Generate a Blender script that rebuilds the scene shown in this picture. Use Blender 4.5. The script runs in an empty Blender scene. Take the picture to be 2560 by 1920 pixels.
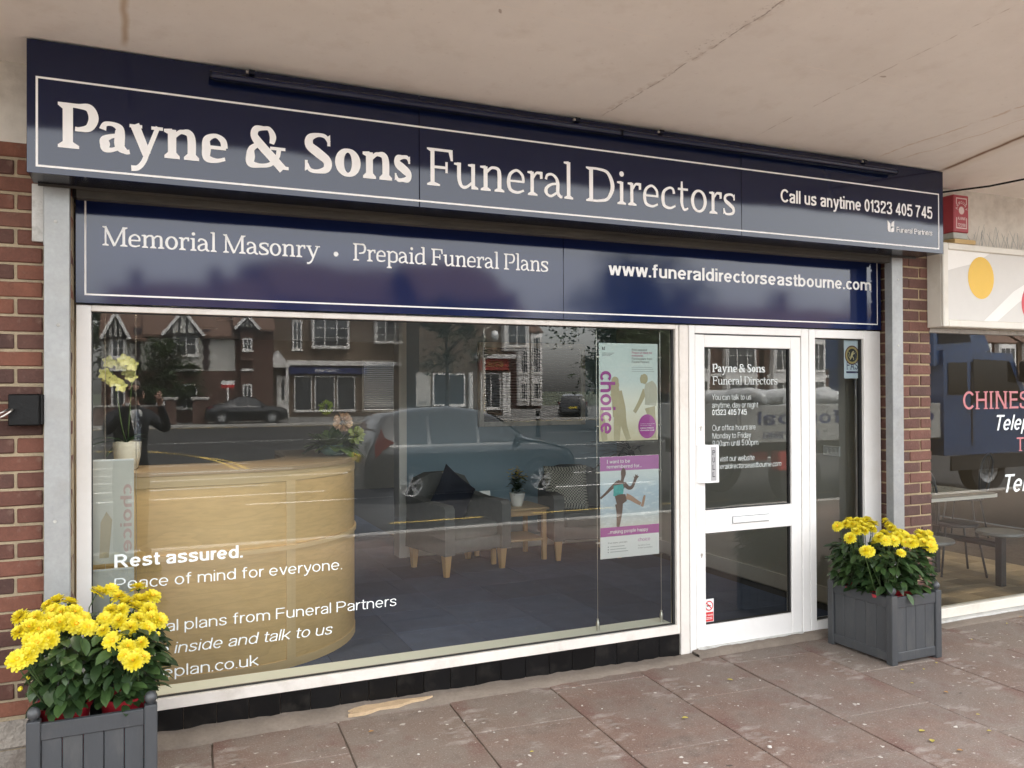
import bpy, bmesh, math, random
from math import sin, cos, pi, radians, sqrt
from mathutils import Vector, Matrix
random.seed(7)
SC = bpy.context.scene
COL = SC.collection

# ---------------------------------------------------------------- camera
F_PX, YAW, PITCH, ROLL = 2076.0, 0.4193, 0.0072, -0.0045      # focal length in pixels of the 2560 px wide photograph
CAM = Vector((0.0, -4.3, 1.66))
_f = Vector((sin(YAW)*cos(PITCH), cos(YAW)*cos(PITCH), sin(PITCH)))
_r = Vector((cos(YAW), -sin(YAW), 0.0))
_u = _r.cross(_f)
_r, _u = _r*cos(ROLL)+_u*sin(ROLL), _u*cos(ROLL)-_r*sin(ROLL)
cam_data = bpy.data.cameras.new('camera')
cam = bpy.data.objects.new('camera', cam_data); COL.objects.link(cam)
cam.matrix_world = Matrix(((_r.x, _u.x, -_f.x, CAM.x), (_r.y, _u.y, -_f.y, CAM.y), (_r.z, _u.z, -_f.z, CAM.z), (0, 0, 0, 1)))
cam_data.sensor_fit = 'HORIZONTAL'; cam_data.sensor_width = 36.0
cam_data.lens = 36.0*F_PX/2560.0
cam_data.clip_start = 0.05; cam_data.clip_end = 3000.0
SC.camera = cam

# ---------------------------------------------------------------- sky and sun (bright, mostly overcast day)
SUN_EL, SUN_AZ = radians(66), radians(35)      # sun stands behind the shop, to the right
world = bpy.data.worlds.new('World'); SC.world = world; world.use_nodes = True
wn, wl = world.node_tree.nodes, world.node_tree.links
bg = wn['Background']
sky = wn.new('ShaderNodeTexSky'); sky.sky_type = 'NISHITA'; sky.sun_disc = False
sky.sun_elevation = SUN_EL; sky.sun_rotation = SUN_AZ
sky.air_density = 1.0; sky.dust_density = 3.5; sky.ozone_density = 1.0
hsv = wn.new('ShaderNodeHueSaturation'); hsv.inputs['Saturation'].default_value = 0.22
wl.new(sky.outputs[0], hsv.inputs['Color'])
tint = wn.new('ShaderNodeMix'); tint.data_type = 'RGBA'; tint.blend_type = 'MULTIPLY'; tint.inputs[0].default_value = 1.0
tint.inputs[7].default_value = (1.0, 0.985, 0.955, 1)
wl.new(hsv.outputs[0], tint.inputs[6]); wl.new(tint.outputs[2], bg.inputs['Color'])
bg.inputs['Strength'].default_value = 0.15
sun_d = bpy.data.lights.new('sun', 'SUN'); sun_d.energy = 0.6; sun_d.angle = radians(28); sun_d.color = (1.0, 0.95, 0.87)
sun = bpy.data.objects.new('sun', sun_d); COL.objects.link(sun)
sdir = Vector((sin(SUN_AZ)*cos(SUN_EL), cos(SUN_AZ)*cos(SUN_EL), sin(SUN_EL)))
sun.rotation_euler = sdir.to_track_quat('Z', 'Y').to_euler()

SC.view_settings.view_transform = 'Standard'; SC.view_settings.look = 'None'
SC.view_settings.gamma = 1.0; SC.view_settings.use_curve_mapping = False
SC.view_settings.exposure = 3.2
cy = SC.cycles
cy.max_bounces = 8; cy.diffuse_bounces = 4; cy.glossy_bounces = 4; cy.transmission_bounces = 6
cy.transparent_max_bounces = 24; cy.sample_clamp_indirect = 8.0; cy.caustics_reflective = False; cy.caustics_refractive = False
try:
    cy.use_denoising = True; cy.denoiser = 'OPENIMAGEDENOISE'
except Exception:
    pass

# ---------------------------------------------------------------- pixel -> place (a pixel is a direction; the plane gives the distance)
def ray(px, py): return _f + _r*((px-1280)/F_PX) - _u*((py-960)/F_PX)
def onY(px, py, y=0.0):
    d = ray(px, py); return CAM + d*((y-CAM.y)/d.y)
def onZ(px, py, z=0.0):
    d = ray(px, py); return CAM + d*((z-CAM.z)/d.z)
GY = 0.03                                       # plane of the shop glass
def refl(px, py, dist):                         # a thing seen mirrored in the glass, dist metres behind the glass plane's front
    p = onY(px, py, dist); return Vector((p.x, 2*GY-dist, p.z))

# ---------------------------------------------------------------- object helpers
def tag(o, label, cat, group=None):
    o['label'] = label; o['category'] = cat
    if group: o['group'] = group
    return o
def thing(name, label, cat, loc=(0, 0, 0), rotz=0.0, group=None):
    o = bpy.data.objects.new(name, None); COL.objects.link(o)
    o.location = loc; o.rotation_euler = (0, 0, rotz); o.empty_display_size = 0.1
    o['_loc'] = tuple(loc); o['_rot'] = rotz
    return tag(o, label, cat, group)
def wpos(o):
    v = Vector((0, 0, 0))
    while o is not None:
        v = v + o.location; o = o.parent
    return v
class MB:
    """collects shapes in place and links them as one mesh object"""
    def __init__(s): s.v = []; s.f = []; s.m = []; s.mi = 0
    def add(s, vs, fs):
        n = len(s.v); s.v.extend([tuple(v) for v in vs]); s.f.extend([tuple(i+n for i in f) for f in fs]); s.m.extend([s.mi]*len(fs)); return s
    def box(s, x0, x1, y0, y1, z0, z1, b=0.0):
        if x0 > x1: x0, x1 = x1, x0
        if y0 > y1: y0, y1 = y1, y0
        if z0 > z1: z0, z1 = z1, z0
        b = min(b, (x1-x0)*.45, (y1-y0)*.45, (z1-z0)*.45)
        if b <= 0:
            return s.add([(x, y, z) for z in (z0, z1) for y in (y0, y1) for x in (x0, x1)],
                         [(0, 2, 3, 1), (4, 5, 7, 6), (0, 1, 5, 4), (2, 6, 7, 3), (0, 4, 6, 2), (1, 3, 7, 5)])
        bm = bmesh.new()
        bmesh.ops.create_cube(bm, size=1.0)
        for v in bm.verts: v.co = ((x0+x1)/2+v.co.x*(x1-x0), (y0+y1)/2+v.co.y*(y1-y0), (z0+z1)/2+v.co.z*(z1-z0))
        bmesh.ops.bevel(bm, geom=bm.edges[:], offset=b, segments=1, affect='EDGES')
        bm.verts.index_update()
        s.add([v.co[:] for v in bm.verts], [[v.index for v in f.verts] for f in bm.faces]); bm.free(); return s
    def tube(s, pts, r, n=8, caps=True):
        pts = [Vector(p) for p in pts]; m = len(pts); rs = r if isinstance(r, (list, tuple)) else [r]*m
        vs = []; fs = []; a = None
        for i, p in enumerate(pts):
            t = (pts[min(i+1, m-1)]-pts[max(i-1, 0)]).normalized()
            if a is None: a = t.cross(Vector((0, 0, 1)) if abs(t.z) < .9 else Vector((1, 0, 0)))
            else: a = a-t*a.dot(t)
            if a.length < 1e-5: a = t.cross(Vector((.3, .8, .5)))
            a.normalize(); b = t.cross(a)
            for k in range(n):
                q = 2*pi*k/n; vs.append(p+(a*cos(q)+b*sin(q))*rs[i])
        for i in range(m-1):
            for k in range(n): fs.append((i*n+k, i*n+(k+1) % n, (i+1)*n+(k+1) % n, (i+1)*n+k))
        if caps: fs.append(tuple(range(n-1, -1, -1))); fs.append(tuple((m-1)*n+k for k in range(n)))
        return s.add(vs, fs)
    def lathe(s, prof, c=(0, 0, 0), n=20, axis='z', sx=1.0, sy=1.0, cap=True):
        vs = []; fs = []
        for (r, h) in prof:
            for k in range(n):
                q = 2*pi*k/n; a, b = r*cos(q)*sx, r*sin(q)*sy
                vs.append({'z': (c[0]+a, c[1]+b, c[2]+h), 'y': (c[0]+a, c[1]+h, c[2]+b), 'x': (c[0]+h, c[1]+a, c[2]+b)}[axis])
        for i in range(len(prof)-1):
            for k in range(n): fs.append((i*n+k, i*n+(k+1) % n, (i+1)*n+(k+1) % n, (i+1)*n+k))
        if cap and prof[0][0] > 1e-5: fs.append(tuple(range(n-1, -1, -1)))
        if cap and prof[-1][0] > 1e-5: fs.append(tuple((len(prof)-1)*n+k for k in range(n)))
        return s.add(vs, fs)
    def prism(s, poly, a0, a1, axis='y'):
        """poly in the plane across the axis: axis y -> (x,z), axis x -> (y,z), axis z -> (x,y)"""
        n = len(poly); P = {'y': lambda p, a: (p[0], a, p[1]), 'x': lambda p, a: (a, p[0], p[1]), 'z': lambda p, a: (p[0], p[1], a)}[axis]
        vs = [P(p, a0) for p in poly]+[P(p, a1) for p in poly]
        fs = [tuple(range(n)), tuple(range(2*n-1, n-1, -1))]+[(i, i+n, (i+1) % n+n, (i+1) % n) for i in range(n)]
        return s.add(vs, fs)
    def sheet(s, poly, a, axis='y'):
        P = {'y': lambda p: (p[0], a, p[1]), 'x': lambda p: (a, p[0], p[1]), 'z': lambda p: (p[0], p[1], a)}[axis]
        return s.add([P(p) for p in poly], [tuple(range(len(poly)))])
    def mesh(s, name, mats, smooth=False, off=None, fixn=True):
        me = bpy.data.meshes.new(name)
        vs = s.v if off is None else [(x-off[0], y-off[1], z-off[2]) for x, y, z in s.v]
        me.from_pydata(vs, [], s.f); me.update()
        for m in (mats if isinstance(mats, (list, tuple)) else [mats]): me.materials.append(m)
        if any(s.m): me.polygons.foreach_set('material_index', s.m)
        if fixn:
            bm = bmesh.new(); bm.from_mesh(me); bmesh.ops.recalc_face_normals(bm, faces=bm.faces[:]); bm.to_mesh(me); bm.free()
        if smooth: me.polygons.foreach_set('use_smooth', [True]*len(me.polygons))
        if smooth == 'auto': me.set_sharp_from_angle(angle=radians(38))
        return me
    def build(s, name, mats, parent=None, smooth=False, local=False, fixn=True):
        """shapes are in world coordinates unless local; parents are unrotated unless local"""
        off = None
        if parent is not None and not local: off = wpos(parent)
        o = bpy.data.objects.new(name, s.mesh(name, mats, smooth, off, fixn)); COL.objects.link(o)
        if parent is not None: o.parent = parent
        return o
def link_mesh(name, me, parent=None, loc=(0, 0, 0), rot=(0, 0, 0), sca=(1, 1, 1)):
    o = bpy.data.objects.new(name, me); COL.objects.link(o)
    if parent is not None: o.parent = parent
    o.location = loc; o.rotation_euler = rot; o.scale = sca
    return o
def struct(o): o['kind'] = 'structure'; return o
def stuff(o): o['kind'] = 'stuff'; return o
def copy_tree(o, parent=None, loc=None, rotz=None):
    c = o.copy(); COL.objects.link(c); c.parent = parent
    if loc is not None: c.location = loc
    if rotz is not None: c.rotation_euler = (0, 0, rotz)
    for ch in list(o.children): copy_tree(ch, c)
    return c

# ---------------------------------------------------------------- materials
def mat(name, col, rough=.6, var=.12, vs=6.0, bump=0.0, bs=60.0, metal=0.0, spec=.5, coat=0.0, rnd=0.0, dirt=None, dscale=2.0, damt=.5, stretch=(1, 1, 1), emit=0.0, bdist=.01, sub=0.0):
    m = bpy.data.materials.new(name); m.use_nodes = True
    nt = m.node_tree; N = nt.nodes; L = nt.links; b = N['Principled BSDF']
    b.inputs['Roughness'].default_value = rough; b.inputs['Metallic'].default_value = metal
    b.inputs['Specular IOR Level'].default_value = spec
    if coat: b.inputs['Coat Weight'].default_value = coat; b.inputs['Coat Roughness'].default_value = .06
    tc = N.new('ShaderNodeTexCoord'); mp = N.new('ShaderNodeMapping'); mp.inputs['Scale'].default_value = stretch
    L.new(tc.outputs['Object'], mp.inputs['Vector'])
    src = mp.outputs[0]
    oi = None
    if rnd or var or bump:
        oi = N.new('ShaderNodeObjectInfo')
        ad = N.new('ShaderNodeVectorMath'); ad.operation = 'MULTIPLY_ADD'
        cb = N.new('ShaderNodeCombineXYZ'); 
        for k in range(3): L.new(oi.outputs['Random'], cb.inputs[k])
        ad.inputs[1].default_value = (37, 53, 71); L.new(cb.outputs[0], ad.inputs[0]); L.new(src, ad.inputs[2]); src = ad.outputs[0]
    rgb = N.new('ShaderNodeRGB'); rgb.outputs[0].default_value = (*col, 1); out = rgb.outputs[0]
    def noise(sc, det=5.0, ro=.6):
        n = N.new('ShaderNodeTexNoise'); n.inputs['Scale'].default_value = sc; n.inputs['Detail'].default_value = det; n.inputs['Roughness'].default_value = ro
        L.new(src, n.inputs['Vector']); return n.outputs[0]
    def scale(c, fac_sock, lo, hi):
        mr = N.new('ShaderNodeMapRange'); mr.inputs[1].default_value = .25; mr.inputs[2].default_value = .75; mr.inputs[3].default_value = lo; mr.inputs[4].default_value = hi
        L.new(fac_sock, mr.inputs[0])
        mx = N.new('ShaderNodeVectorMath'); mx.operation = 'SCALE'; L.new(c, mx.inputs[0]); L.new(mr.outputs[0], mx.inputs['Scale']); return mx.outputs[0]
    if var:
        out = scale(out, noise(vs), 1-var, 1+var); out = scale(out, noise(vs*9, 3), 1-var*.5, 1+var*.5)
    if rnd:
        mr = N.new('ShaderNodeMapRange'); mr.inputs[3].default_value = 1-rnd; mr.inputs[4].default_value = 1+rnd; L.new(oi.outputs['Random'], mr.inputs[0])
        mx = N.new('ShaderNodeVectorMath'); mx.operation = 'SCALE'; L.new(out, mx.inputs[0]); L.new(mr.outputs[0], mx.inputs['Scale']); out = mx.outputs[0]
    if dirt:
        ra = N.new('ShaderNodeMapRange'); ra.inputs[1].default_value = .52; ra.inputs[2].default_value = .72; ra.inputs[4].default_value = damt; ra.clamp = True
        L.new(noise(dscale, 8, .65), ra.inputs[0])
        mx = N.new('ShaderNodeMix'); mx.data_type = 'RGBA'; L.new(ra.outputs[0], mx.inputs[0]); L.new(out, mx.inputs[6]); mx.inputs[7].default_value = (*dirt, 1); out = mx.outputs[2]
    L.new(out, b.inputs['Base Color'])
    if bump:
        bn = N.new('ShaderNodeBump'); bn.inputs['Strength'].default_value = bump; bn.inputs['Distance'].default_value = bdist
        L.new(noise(bs, 6), bn.inputs['Height']); L.new(bn.outputs[0], b.inputs['Normal'])
    if emit:
        b.inputs['Emission Color'].default_value = (*col, 1); b.inputs['Emission Strength'].default_value = emit
    if sub: b.inputs['Subsurface Weight'].default_value = sub
    m['b'] = 1
    return m
def glass_mat(name, ior=1.52, tintc=(.93, .97, .95), rough=.0, bump=0.0, bs=1.0):
    """a thin pane: Fresnel mirror from both faces over clear glass"""
    m = bpy.data.materials.new(name); m.use_nodes = True
    nt = m.node_tree; N = nt.nodes; L = nt.links; N.remove(N['Principled BSDF']); out = N['Material Output']
    fr = N.new('ShaderNodeFresnel'); fr.inputs['IOR'].default_value = ior
    geo = N.new('ShaderNodeNewGeometry')
    a = N.new('ShaderNodeMath'); a.operation = 'MULTIPLY'; a.inputs[1].default_value = 2.0; L.new(fr.outputs[0], a.inputs[0])
    c = N.new('ShaderNodeMath'); c.operation = 'ADD'; c.inputs[1].default_value = 1.0; L.new(fr.outputs[0], c.inputs[0])
    d = N.new('ShaderNodeMath'); d.operation = 'DIVIDE'; L.new(a.outputs[0], d.inputs[0]); L.new(c.outputs[0], d.inputs[1])
    tr = N.new('ShaderNodeBsdfTransparent'); tr.inputs[0].default_value = (*tintc, 1)
    gl = N.new('ShaderNodeBsdfGlossy'); gl.inputs['Roughness'].default_value = rough
    if bump:
        tc = N.new('ShaderNodeTexCoord'); n = N.new('ShaderNodeTexNoise'); n.inputs['Scale'].default_value = bs; n.inputs['Detail'].default_value = 1
        L.new(tc.outputs['Object'], n.inputs['Vector'])
        bn = N.new('ShaderNodeBump'); bn.inputs['Strength'].default_value = bump; bn.inputs['Distance'].default_value = .01
        L.new(n.outputs[0], bn.inputs['Height']); L.new(bn.outputs[0], gl.inputs['Normal'])
    mx = N.new('ShaderNodeMixShader'); L.new(d.outputs[0], mx.inputs[0]); L.new(tr.outputs[0], mx.inputs[1]); L.new(gl.outputs[0], mx.inputs[2])
    L.new(mx.outputs[0], out.inputs['Surface'])
    return m
def emit_mat(name, col, s):
    m = bpy.data.materials.new(name); m.use_nodes = True; b = m.node_tree.nodes['Principled BSDF']
    b.inputs['Base Color'].default_value = (*col, 1); b.inputs['Emission Color'].default_value = (*col, 1); b.inputs['Emission Strength'].default_value = s
    return m
def ramp_mix(m, fac_node_fn, col):
    """lay a second colour over a material's base colour through a mask built by fac_node_fn(nodes, links) -> socket"""
    nt = m.node_tree; N = nt.nodes; L = nt.links; b = N['Principled BSDF']
    old = b.inputs['Base Color'].links[0].from_socket
    mx = N.new('ShaderNodeMix'); mx.data_type = 'RGBA'; L.new(fac_node_fn(N, L), mx.inputs[0]); L.new(old, mx.inputs[6]); mx.inputs[7].default_value = (*col, 1)
    L.new(mx.outputs[2], b.inputs['Base Color'])
def noise_mask(scale, lo, hi, detail=8, amt=1.0, seed=(0, 0, 0), dist=0.0, stretch=(1, 1, 1)):
    def fn(N, L):
        tc = N.new('ShaderNodeTexCoord'); mp = N.new('ShaderNodeMapping'); mp.inputs['Location'].default_value = seed; mp.inputs['Scale'].default_value = stretch
        L.new(tc.outputs['Object'], mp.inputs[0])
        n = N.new('ShaderNodeTexNoise'); n.inputs['Scale'].default_value = scale; n.inputs['Detail'].default_value = detail; n.inputs['Roughness'].default_value = .62; n.inputs['Distortion'].default_value = dist
        L.new(mp.outputs[0], n.inputs['Vector'])
        r = N.new('ShaderNodeMapRange'); r.inputs[1].default_value = lo; r.inputs[2].default_value = hi; r.inputs[4].default_value = amt; r.clamp = True
        L.new(n.outputs[0], r.inputs[0]); return r.outputs[0]
    return fn
def voro_spots(scale, radius, amt=1.0, seed=(0, 0, 0), thresh=.6):
    """scattered round spots (gum, droppings)"""
    def fn(N, L):
        tc = N.new('ShaderNodeTexCoord'); mp = N.new('ShaderNodeMapping'); mp.inputs['Location'].default_value = seed
        oi = N.new('ShaderNodeObjectInfo'); ad = N.new('ShaderNodeVectorMath'); ad.operation = 'MULTIPLY_ADD'; ad.inputs[1].default_value = (31, 17, 43)
        cb = N.new('ShaderNodeCombineXYZ')
        for k in range(3): L.new(oi.outputs['Random'], cb.inputs[k])
        L.new(tc.outputs['Object'], mp.inputs[0]); L.new(cb.outputs[0], ad.inputs[0]); L.new(mp.outputs[0], ad.inputs[2])
        nz = N.new('ShaderNodeTexNoise'); nz.inputs['Scale'].default_value = scale*2.2; nz.inputs['Detail'].default_value = 4; L.new(ad.outputs[0], nz.inputs['Vector'])
        wob = N.new('ShaderNodeVectorMath'); wob.operation = 'MULTIPLY_ADD'; wob.inputs[1].default_value = (.5/scale, .5/scale, .5/scale); L.new(nz.outputs['Color'], wob.inputs[0]); L.new(ad.outputs[0], wob.inputs[2])
        v = N.new('ShaderNodeTexVoronoi'); v.inputs['Scale'].default_value = scale; L.new(wob.outputs[0], v.inputs['Vector'])
        r = N.new('ShaderNodeMapRange'); r.inputs[1].default_value = radius; r.inputs[2].default_value = radius*.7; r.inputs[4].default_value = amt; r.clamp = True
        L.new(v.outputs['Distance'], r.inputs[0])
        sp = N.new('ShaderNodeSeparateXYZ'); L.new(v.outputs['Color'], sp.inputs[0])
        g = N.new('ShaderNodeMath'); g.operation = 'GREATER_THAN'; g.inputs[1].default_value = thresh; L.new(sp.outputs[0], g.inputs[0])
        mu = N.new('ShaderNodeMath'); mu.operation = 'MULTIPLY'; L.new(r.outputs[0], mu.inputs[0]); L.new(g.outputs[0], mu.inputs[1]); return mu.outputs[0]
    return fn
def line_stain(x0, y0, x1, y1, width, amt=1.0, wob=.03, ws=5.0, lo=.0):
    """a wandering stain or crack along a line of a ceiling (object x,y)"""
    def fn(N, L):
        tc = N.new('ShaderNodeTexCoord'); nz = N.new('ShaderNodeTexNoise'); nz.inputs['Scale'].default_value = ws; nz.inputs['Detail'].default_value = 6; L.new(tc.outputs['Object'], nz.inputs['Vector'])
        d = Vector((x1-x0, y1-y0)); ln = d.length; d.normalize(); n = Vector((-d.y, d.x))
        def dot(v, c):
            q = N.new('ShaderNodeVectorMath'); q.operation = 'DOT_PRODUCT'; q.inputs[1].default_value = (v.x, v.y, 0); L.new(tc.outputs['Object'], q.inputs[0])
            a = N.new('ShaderNodeMath'); a.operation = 'SUBTRACT'; a.inputs[1].default_value = c; L.new(q.outputs['Value'], a.inputs[0]); return a.outputs[0]
        across = dot(n, n.x*x0+n.y*y0); along = dot(d, d.x*x0+d.y*y0)
        w = N.new('ShaderNodeMath'); w.operation = 'MULTIPLY_ADD'; w.inputs[1].default_value = wob*2; L.new(nz.outputs[0], w.inputs[0]); L.new(across, w.inputs[2])
        w2 = N.new('ShaderNodeMath'); w2.operation = 'SUBTRACT'; w2.inputs[1].default_value = wob; L.new(w.outputs[0], w2.inputs[0])
        ab = N.new('ShaderNodeMath'); ab.operation = 'ABSOLUTE'; L.new(w2.outputs[0], ab.inputs[0])
        r = N.new('ShaderNodeMapRange'); r.inputs[1].default_value = width; r.inputs[2].default_value = width*.15; r.inputs[4].default_value = amt; r.clamp = True; L.new(ab.outputs[0], r.inputs[0])
        def gate(sock, a, b):
            g = N.new('ShaderNodeMapRange'); g.inputs[1].default_value = a; g.inputs[2].default_value = b; g.clamp = True; L.new(sock, g.inputs[0]); return g.outputs[0]
        n2 = N.new('ShaderNodeTexNoise'); n2.inputs['Scale'].default_value = ws*3; n2.inputs['Detail'].default_value = 4; L.new(tc.outputs['Object'], n2.inputs['Vector'])
        cur = r.outputs[0]
        for sck in (gate(along, 0, .08), gate(along, ln, ln-.08), gate(n2.outputs[0], lo, lo+.15) if lo > 0 else None):
            if sck is None: continue
            mu = N.new('ShaderNodeMath'); mu.operation = 'MULTIPLY'; L.new(cur, mu.inputs[0]); L.new(sck, mu.inputs[1]); cur = mu.outputs[0]
        return cur
    return fn

M = {}
M['white_frame'] = mat('white_frame', (.80, .78, .75), .32, .03, 3, dirt=(.55, .51, .45), dscale=3, damt=.25)
M['old_frame'] = mat('old_frame', (.72, .67, .61), .4, .06, 4, bump=.1, bs=30, dirt=(.45, .40, .33), dscale=6, damt=.45)
M['gasket'] = mat('gasket', (.02, .02, .02), .6, 0)
M['sill'] = mat('sill', (.84, .87, .80), .4, .04, 3)
M['black_tile'] = mat('black_tile', (.005, .005, .0055), .3, .2, 5, rnd=.3, spec=.3, dirt=(.05, .045, .038), dscale=9, damt=.35)
M['galv'] = mat('galv', (.33, .335, .33), .5, .14, 7, metal=.35, bump=.05, bs=40, dirt=(.30, .29, .26), dscale=5, damt=.5)
M['galv_light'] = mat('galv_light', (.52, .51, .48), .55, .14, 9, bump=.1, bs=60, dirt=(.2, .18, .15), dscale=12, damt=.7)
M['mortar'] = mat('mortar', (.345, .275, .18), .95, .25, 14, bump=.5, bs=120, dirt=(.24, .20, .15), dscale=6, damt=.5)
M['mortar_r'] = mat('mortar_r', (.37, .285, .17), .95, .25, 14, bump=.5, bs=120)
def brick_mat(name, stops):
    m = mat(name, (.2, .06, .04), .85, .22, 9, bump=.55, bs=70, bdist=.006)
    nt = m.node_tree; N = nt.nodes; L = nt.links
    rgb = [n for n in N if n.type == 'RGB'][0]; oi = [n for n in N if n.type == 'OBJECT_INFO'][0]
    cr = N.new('ShaderNodeValToRGB'); cr.color_ramp.interpolation = 'LINEAR'
    els = cr.color_ramp.elements
    while len(els) < len(stops): els.new(.5)
    for e, (p, c) in zip(els, stops): e.position = p; e.color = (*c, 1)
    L.new(oi.outputs['Random'], cr.inputs[0])
    for lk in list(rgb.outputs[0].links): L.new(cr.outputs[0], lk.to_socket)
    ramp_mix(m, noise_mask(14, .6, .74, amt=.6), (.24, .16, .12)); ramp_mix(m, noise_mask(22, .64, .72, amt=.8, seed=(9, 3, 1)), (.035, .02, .018))
    return m
M['brick'] = brick_mat('brick', [(0, (.060, .030, .024)), (.25, (.098, .040, .028)), (.6, (.138, .053, .034)), (.85, (.190, .072, .042)), (1, (.052, .030, .027))])
M['brick_r'] = brick_mat('brick_r', [(0, (.085, .045, .036)), (.35, (.130, .060, .046)), (.7, (.160, .072, .053)), (1, (.095, .050, .042))])
M['render_beam'] = mat('render_beam', (.66, .61, .54), .85, .08, 3, bump=.25, bs=25, dirt=(.33, .28, .23), dscale=4, damt=.5)
ramp_mix(M['render_beam'], voro_spots(9, .16, .8, thresh=.8), (.14, .11, .09))
M['concrete'] = mat('concrete', (.185, .150, .120), .92, .22, 6, bump=.5, bs=50, dirt=(.16, .13, .10), dscale=4, damt=.6)
M['soffit'] = mat('soffit', (.87, .835, .78), .8, .035, 1.2, bump=.06, bs=7)
ramp_mix(M['soffit'], noise_mask(1.1, .48, .75, amt=.6, seed=(4, 2, 0)), (.76, .71, .645))
ramp_mix(M['soffit'], noise_mask(5, .55, .75, amt=.35, seed=(9, 2, 0)), (.66, .59, .51))
ramp_mix(M['soffit'], noise_mask(40, .62, .72, amt=.25, seed=(2, 5, 0)), (.55, .48, .41))
for st, c in (((-.06, -.45, -.055, -1.6, .020, .7, .016, 5, .22), (.50, .36, .21)), ((2.22, -.45, 2.42, -2.3, .030, .45, .03, 8, .45), (.55, .47, .39)), ((2.24, -.45, 2.40, -2.3, .006, .8, .025, 9, .40), (.30, .24, .19)),
              ((2.24, -1.15, 2.36, -1.75, .05, .8, .05, 22, .58), (.36, .30, .25)), ((1.1, -1.29, 2.1, -1.29, .006, .6, .006, 4, .35), (.92, .86, .78)), ((2.5, -1.31, 3.6, -1.28, .006, .6, .006, 4, .35), (.92, .86, .78)),
              ((3.22, -.45, 3.31, -2.3, .006, .6, .02, 5, .42), (.45, .38, .31)), ((4.22, -.47, 4.40, -1.6, .014, .55, .08, 5, .3), (.55, .40, .25)), ((4.40, -.47, 4.62, -1.6, .010, .5, .06, 5, .3), (.55, .40, .25)), ((4.86, -.40, 4.70, -2.3, .11, .35, .04, 4, .0), (.62, .50, .37)), ((4.86, -.40, 4.70, -2.3, .030, 1.0, .02, 6, .0), (.20, .11, .05))):
    ramp_mix(M['soffit'], line_stain(*st), c)
ramp_mix(M['soffit'], voro_spots(2.6, .03, .7, thresh=.7), (.40, .32, .25))
# paving
M['slab'] = mat('slab', (.190, .126, .100), .88, .16, 3.0, bump=.45, bs=90, bdist=.005, spec=.2)
def slab_tone(N, L):
    oi = N.new('ShaderNodeObjectInfo'); r = N.new('ShaderNodeMapRange'); r.inputs[1].default_value = .25; r.inputs[2].default_value = .95; L.new(oi.outputs['Random'], r.inputs[0]); return r.outputs[0]
ramp_mix(M['slab'], slab_tone, (.190, .153, .126))
ramp_mix(M['slab'], noise_mask(1.7, .44, .60, amt=.7, seed=(3, 1, 0)), (.205, .175, .15))
ramp_mix(M['slab'], noise_mask(2.6, .50, .66, amt=.75, seed=(13, 4, 0)), (.155, .082, .067))
ramp_mix(M['slab'], noise_mask(4.5, .54, .68, amt=.7, seed=(3, 11, 0)), (.115, .088, .072))
ramp_mix(M['slab'], noise_mask(120, .55, .70, amt=.6, detail=3), (.40, .34, .30))
ramp_mix(M['slab'], noise_mask(95, .58, .72, amt=.7, detail=3, seed=(7, 7, 7)), (.075, .055, .048))
ramp_mix(M['slab'], noise_mask(3.0, .58, .70, amt=.7, seed=(1, 8, 2), stretch=(1, 1.9, 1)), (.40, .365, .325))
ramp_mix(M['slab'], noise_mask(16, .63, .71, amt=.8, seed=(21, 8, 2), stretch=(1, 1.6, 1)), (.50, .46, .41))
ramp_mix(M['slab'], voro_spots(7, .10, .8, thresh=.70), (.46, .42, .37))
ramp_mix(M['slab'], voro_spots(13, .13, .9, seed=(5, 2, 0), thresh=.80), (.62, .58, .52))
ramp_mix(M['slab'], voro_spots(6, .085, .85, seed=(1, 9, 0), thresh=.76), (.075, .06, .052))
ramp_mix(M['slab'], voro_spots(30, .14, .9, seed=(4, 6, 0), thresh=.86), (.50, .45, .38))
M['grout'] = mat('grout', (.13, .10, .078), .97, .3, 20, bump=.5, bs=90)
M['asphalt'] = mat('asphalt', (.055, .054, .053), .9, .15, .6, bump=.2, bs=60, spec=.08, dirt=(.04, .04, .04), dscale=.5, damt=.8)
M['kerb'] = mat('kerb', (.42, .40, .37), .9, .12, 3)
M['road_white'] = mat('road_white', (.72, .71, .68), .7, .15, 5)
M['road_yellow'] = mat('road_yellow', (.70, .50, .12), .7, .15, 5)
# signs
def sign_mat(name, col, seed=0.0):
    m = mat(name, col, .055, .0, 1, spec=.45)
    N, L = m.node_tree.nodes, m.node_tree.links; b = N['Principled BSDF']
    tc = N.new('ShaderNodeTexCoord'); n = N.new('ShaderNodeTexNoise'); n.inputs['Scale'].default_value = 1.7; n.inputs['Detail'].default_value = 1.5
    mp = N.new('ShaderNodeMapping'); mp.inputs['Location'].default_value = (seed, seed*.7, 0)
    L.new(tc.outputs['Object'], mp.inputs[0]); L.new(mp.outputs[0], n.inputs['Vector'])
    bn = N.new('ShaderNodeBump'); bn.inputs['Strength'].default_value = .13; bn.inputs['Distance'].default_value = .02
    n2 = N.new('ShaderNodeTexNoise'); n2.inputs['Scale'].default_value = 260; n2.inputs['Detail'].default_value = 2; L.new(tc.outputs['Object'], n2.inputs['Vector'])
    b2 = N.new('ShaderNodeBump'); b2.inputs['Strength'].default_value = .03; b2.inputs['Distance'].default_value = .001; L.new(n2.outputs[0], b2.inputs['Height'])
    L.new(n.outputs[0], bn.inputs['Height']); L.new(b2.outputs[0], bn.inputs['Normal']); L.new(bn.outputs[0], b.inputs['Normal'])
    return m
M['navy'] = sign_mat('navy', (.0048, .0092, .036))
M['navy_low'] = sign_mat('navy_low', (.0095, .0175, .068), 3.0)
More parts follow.
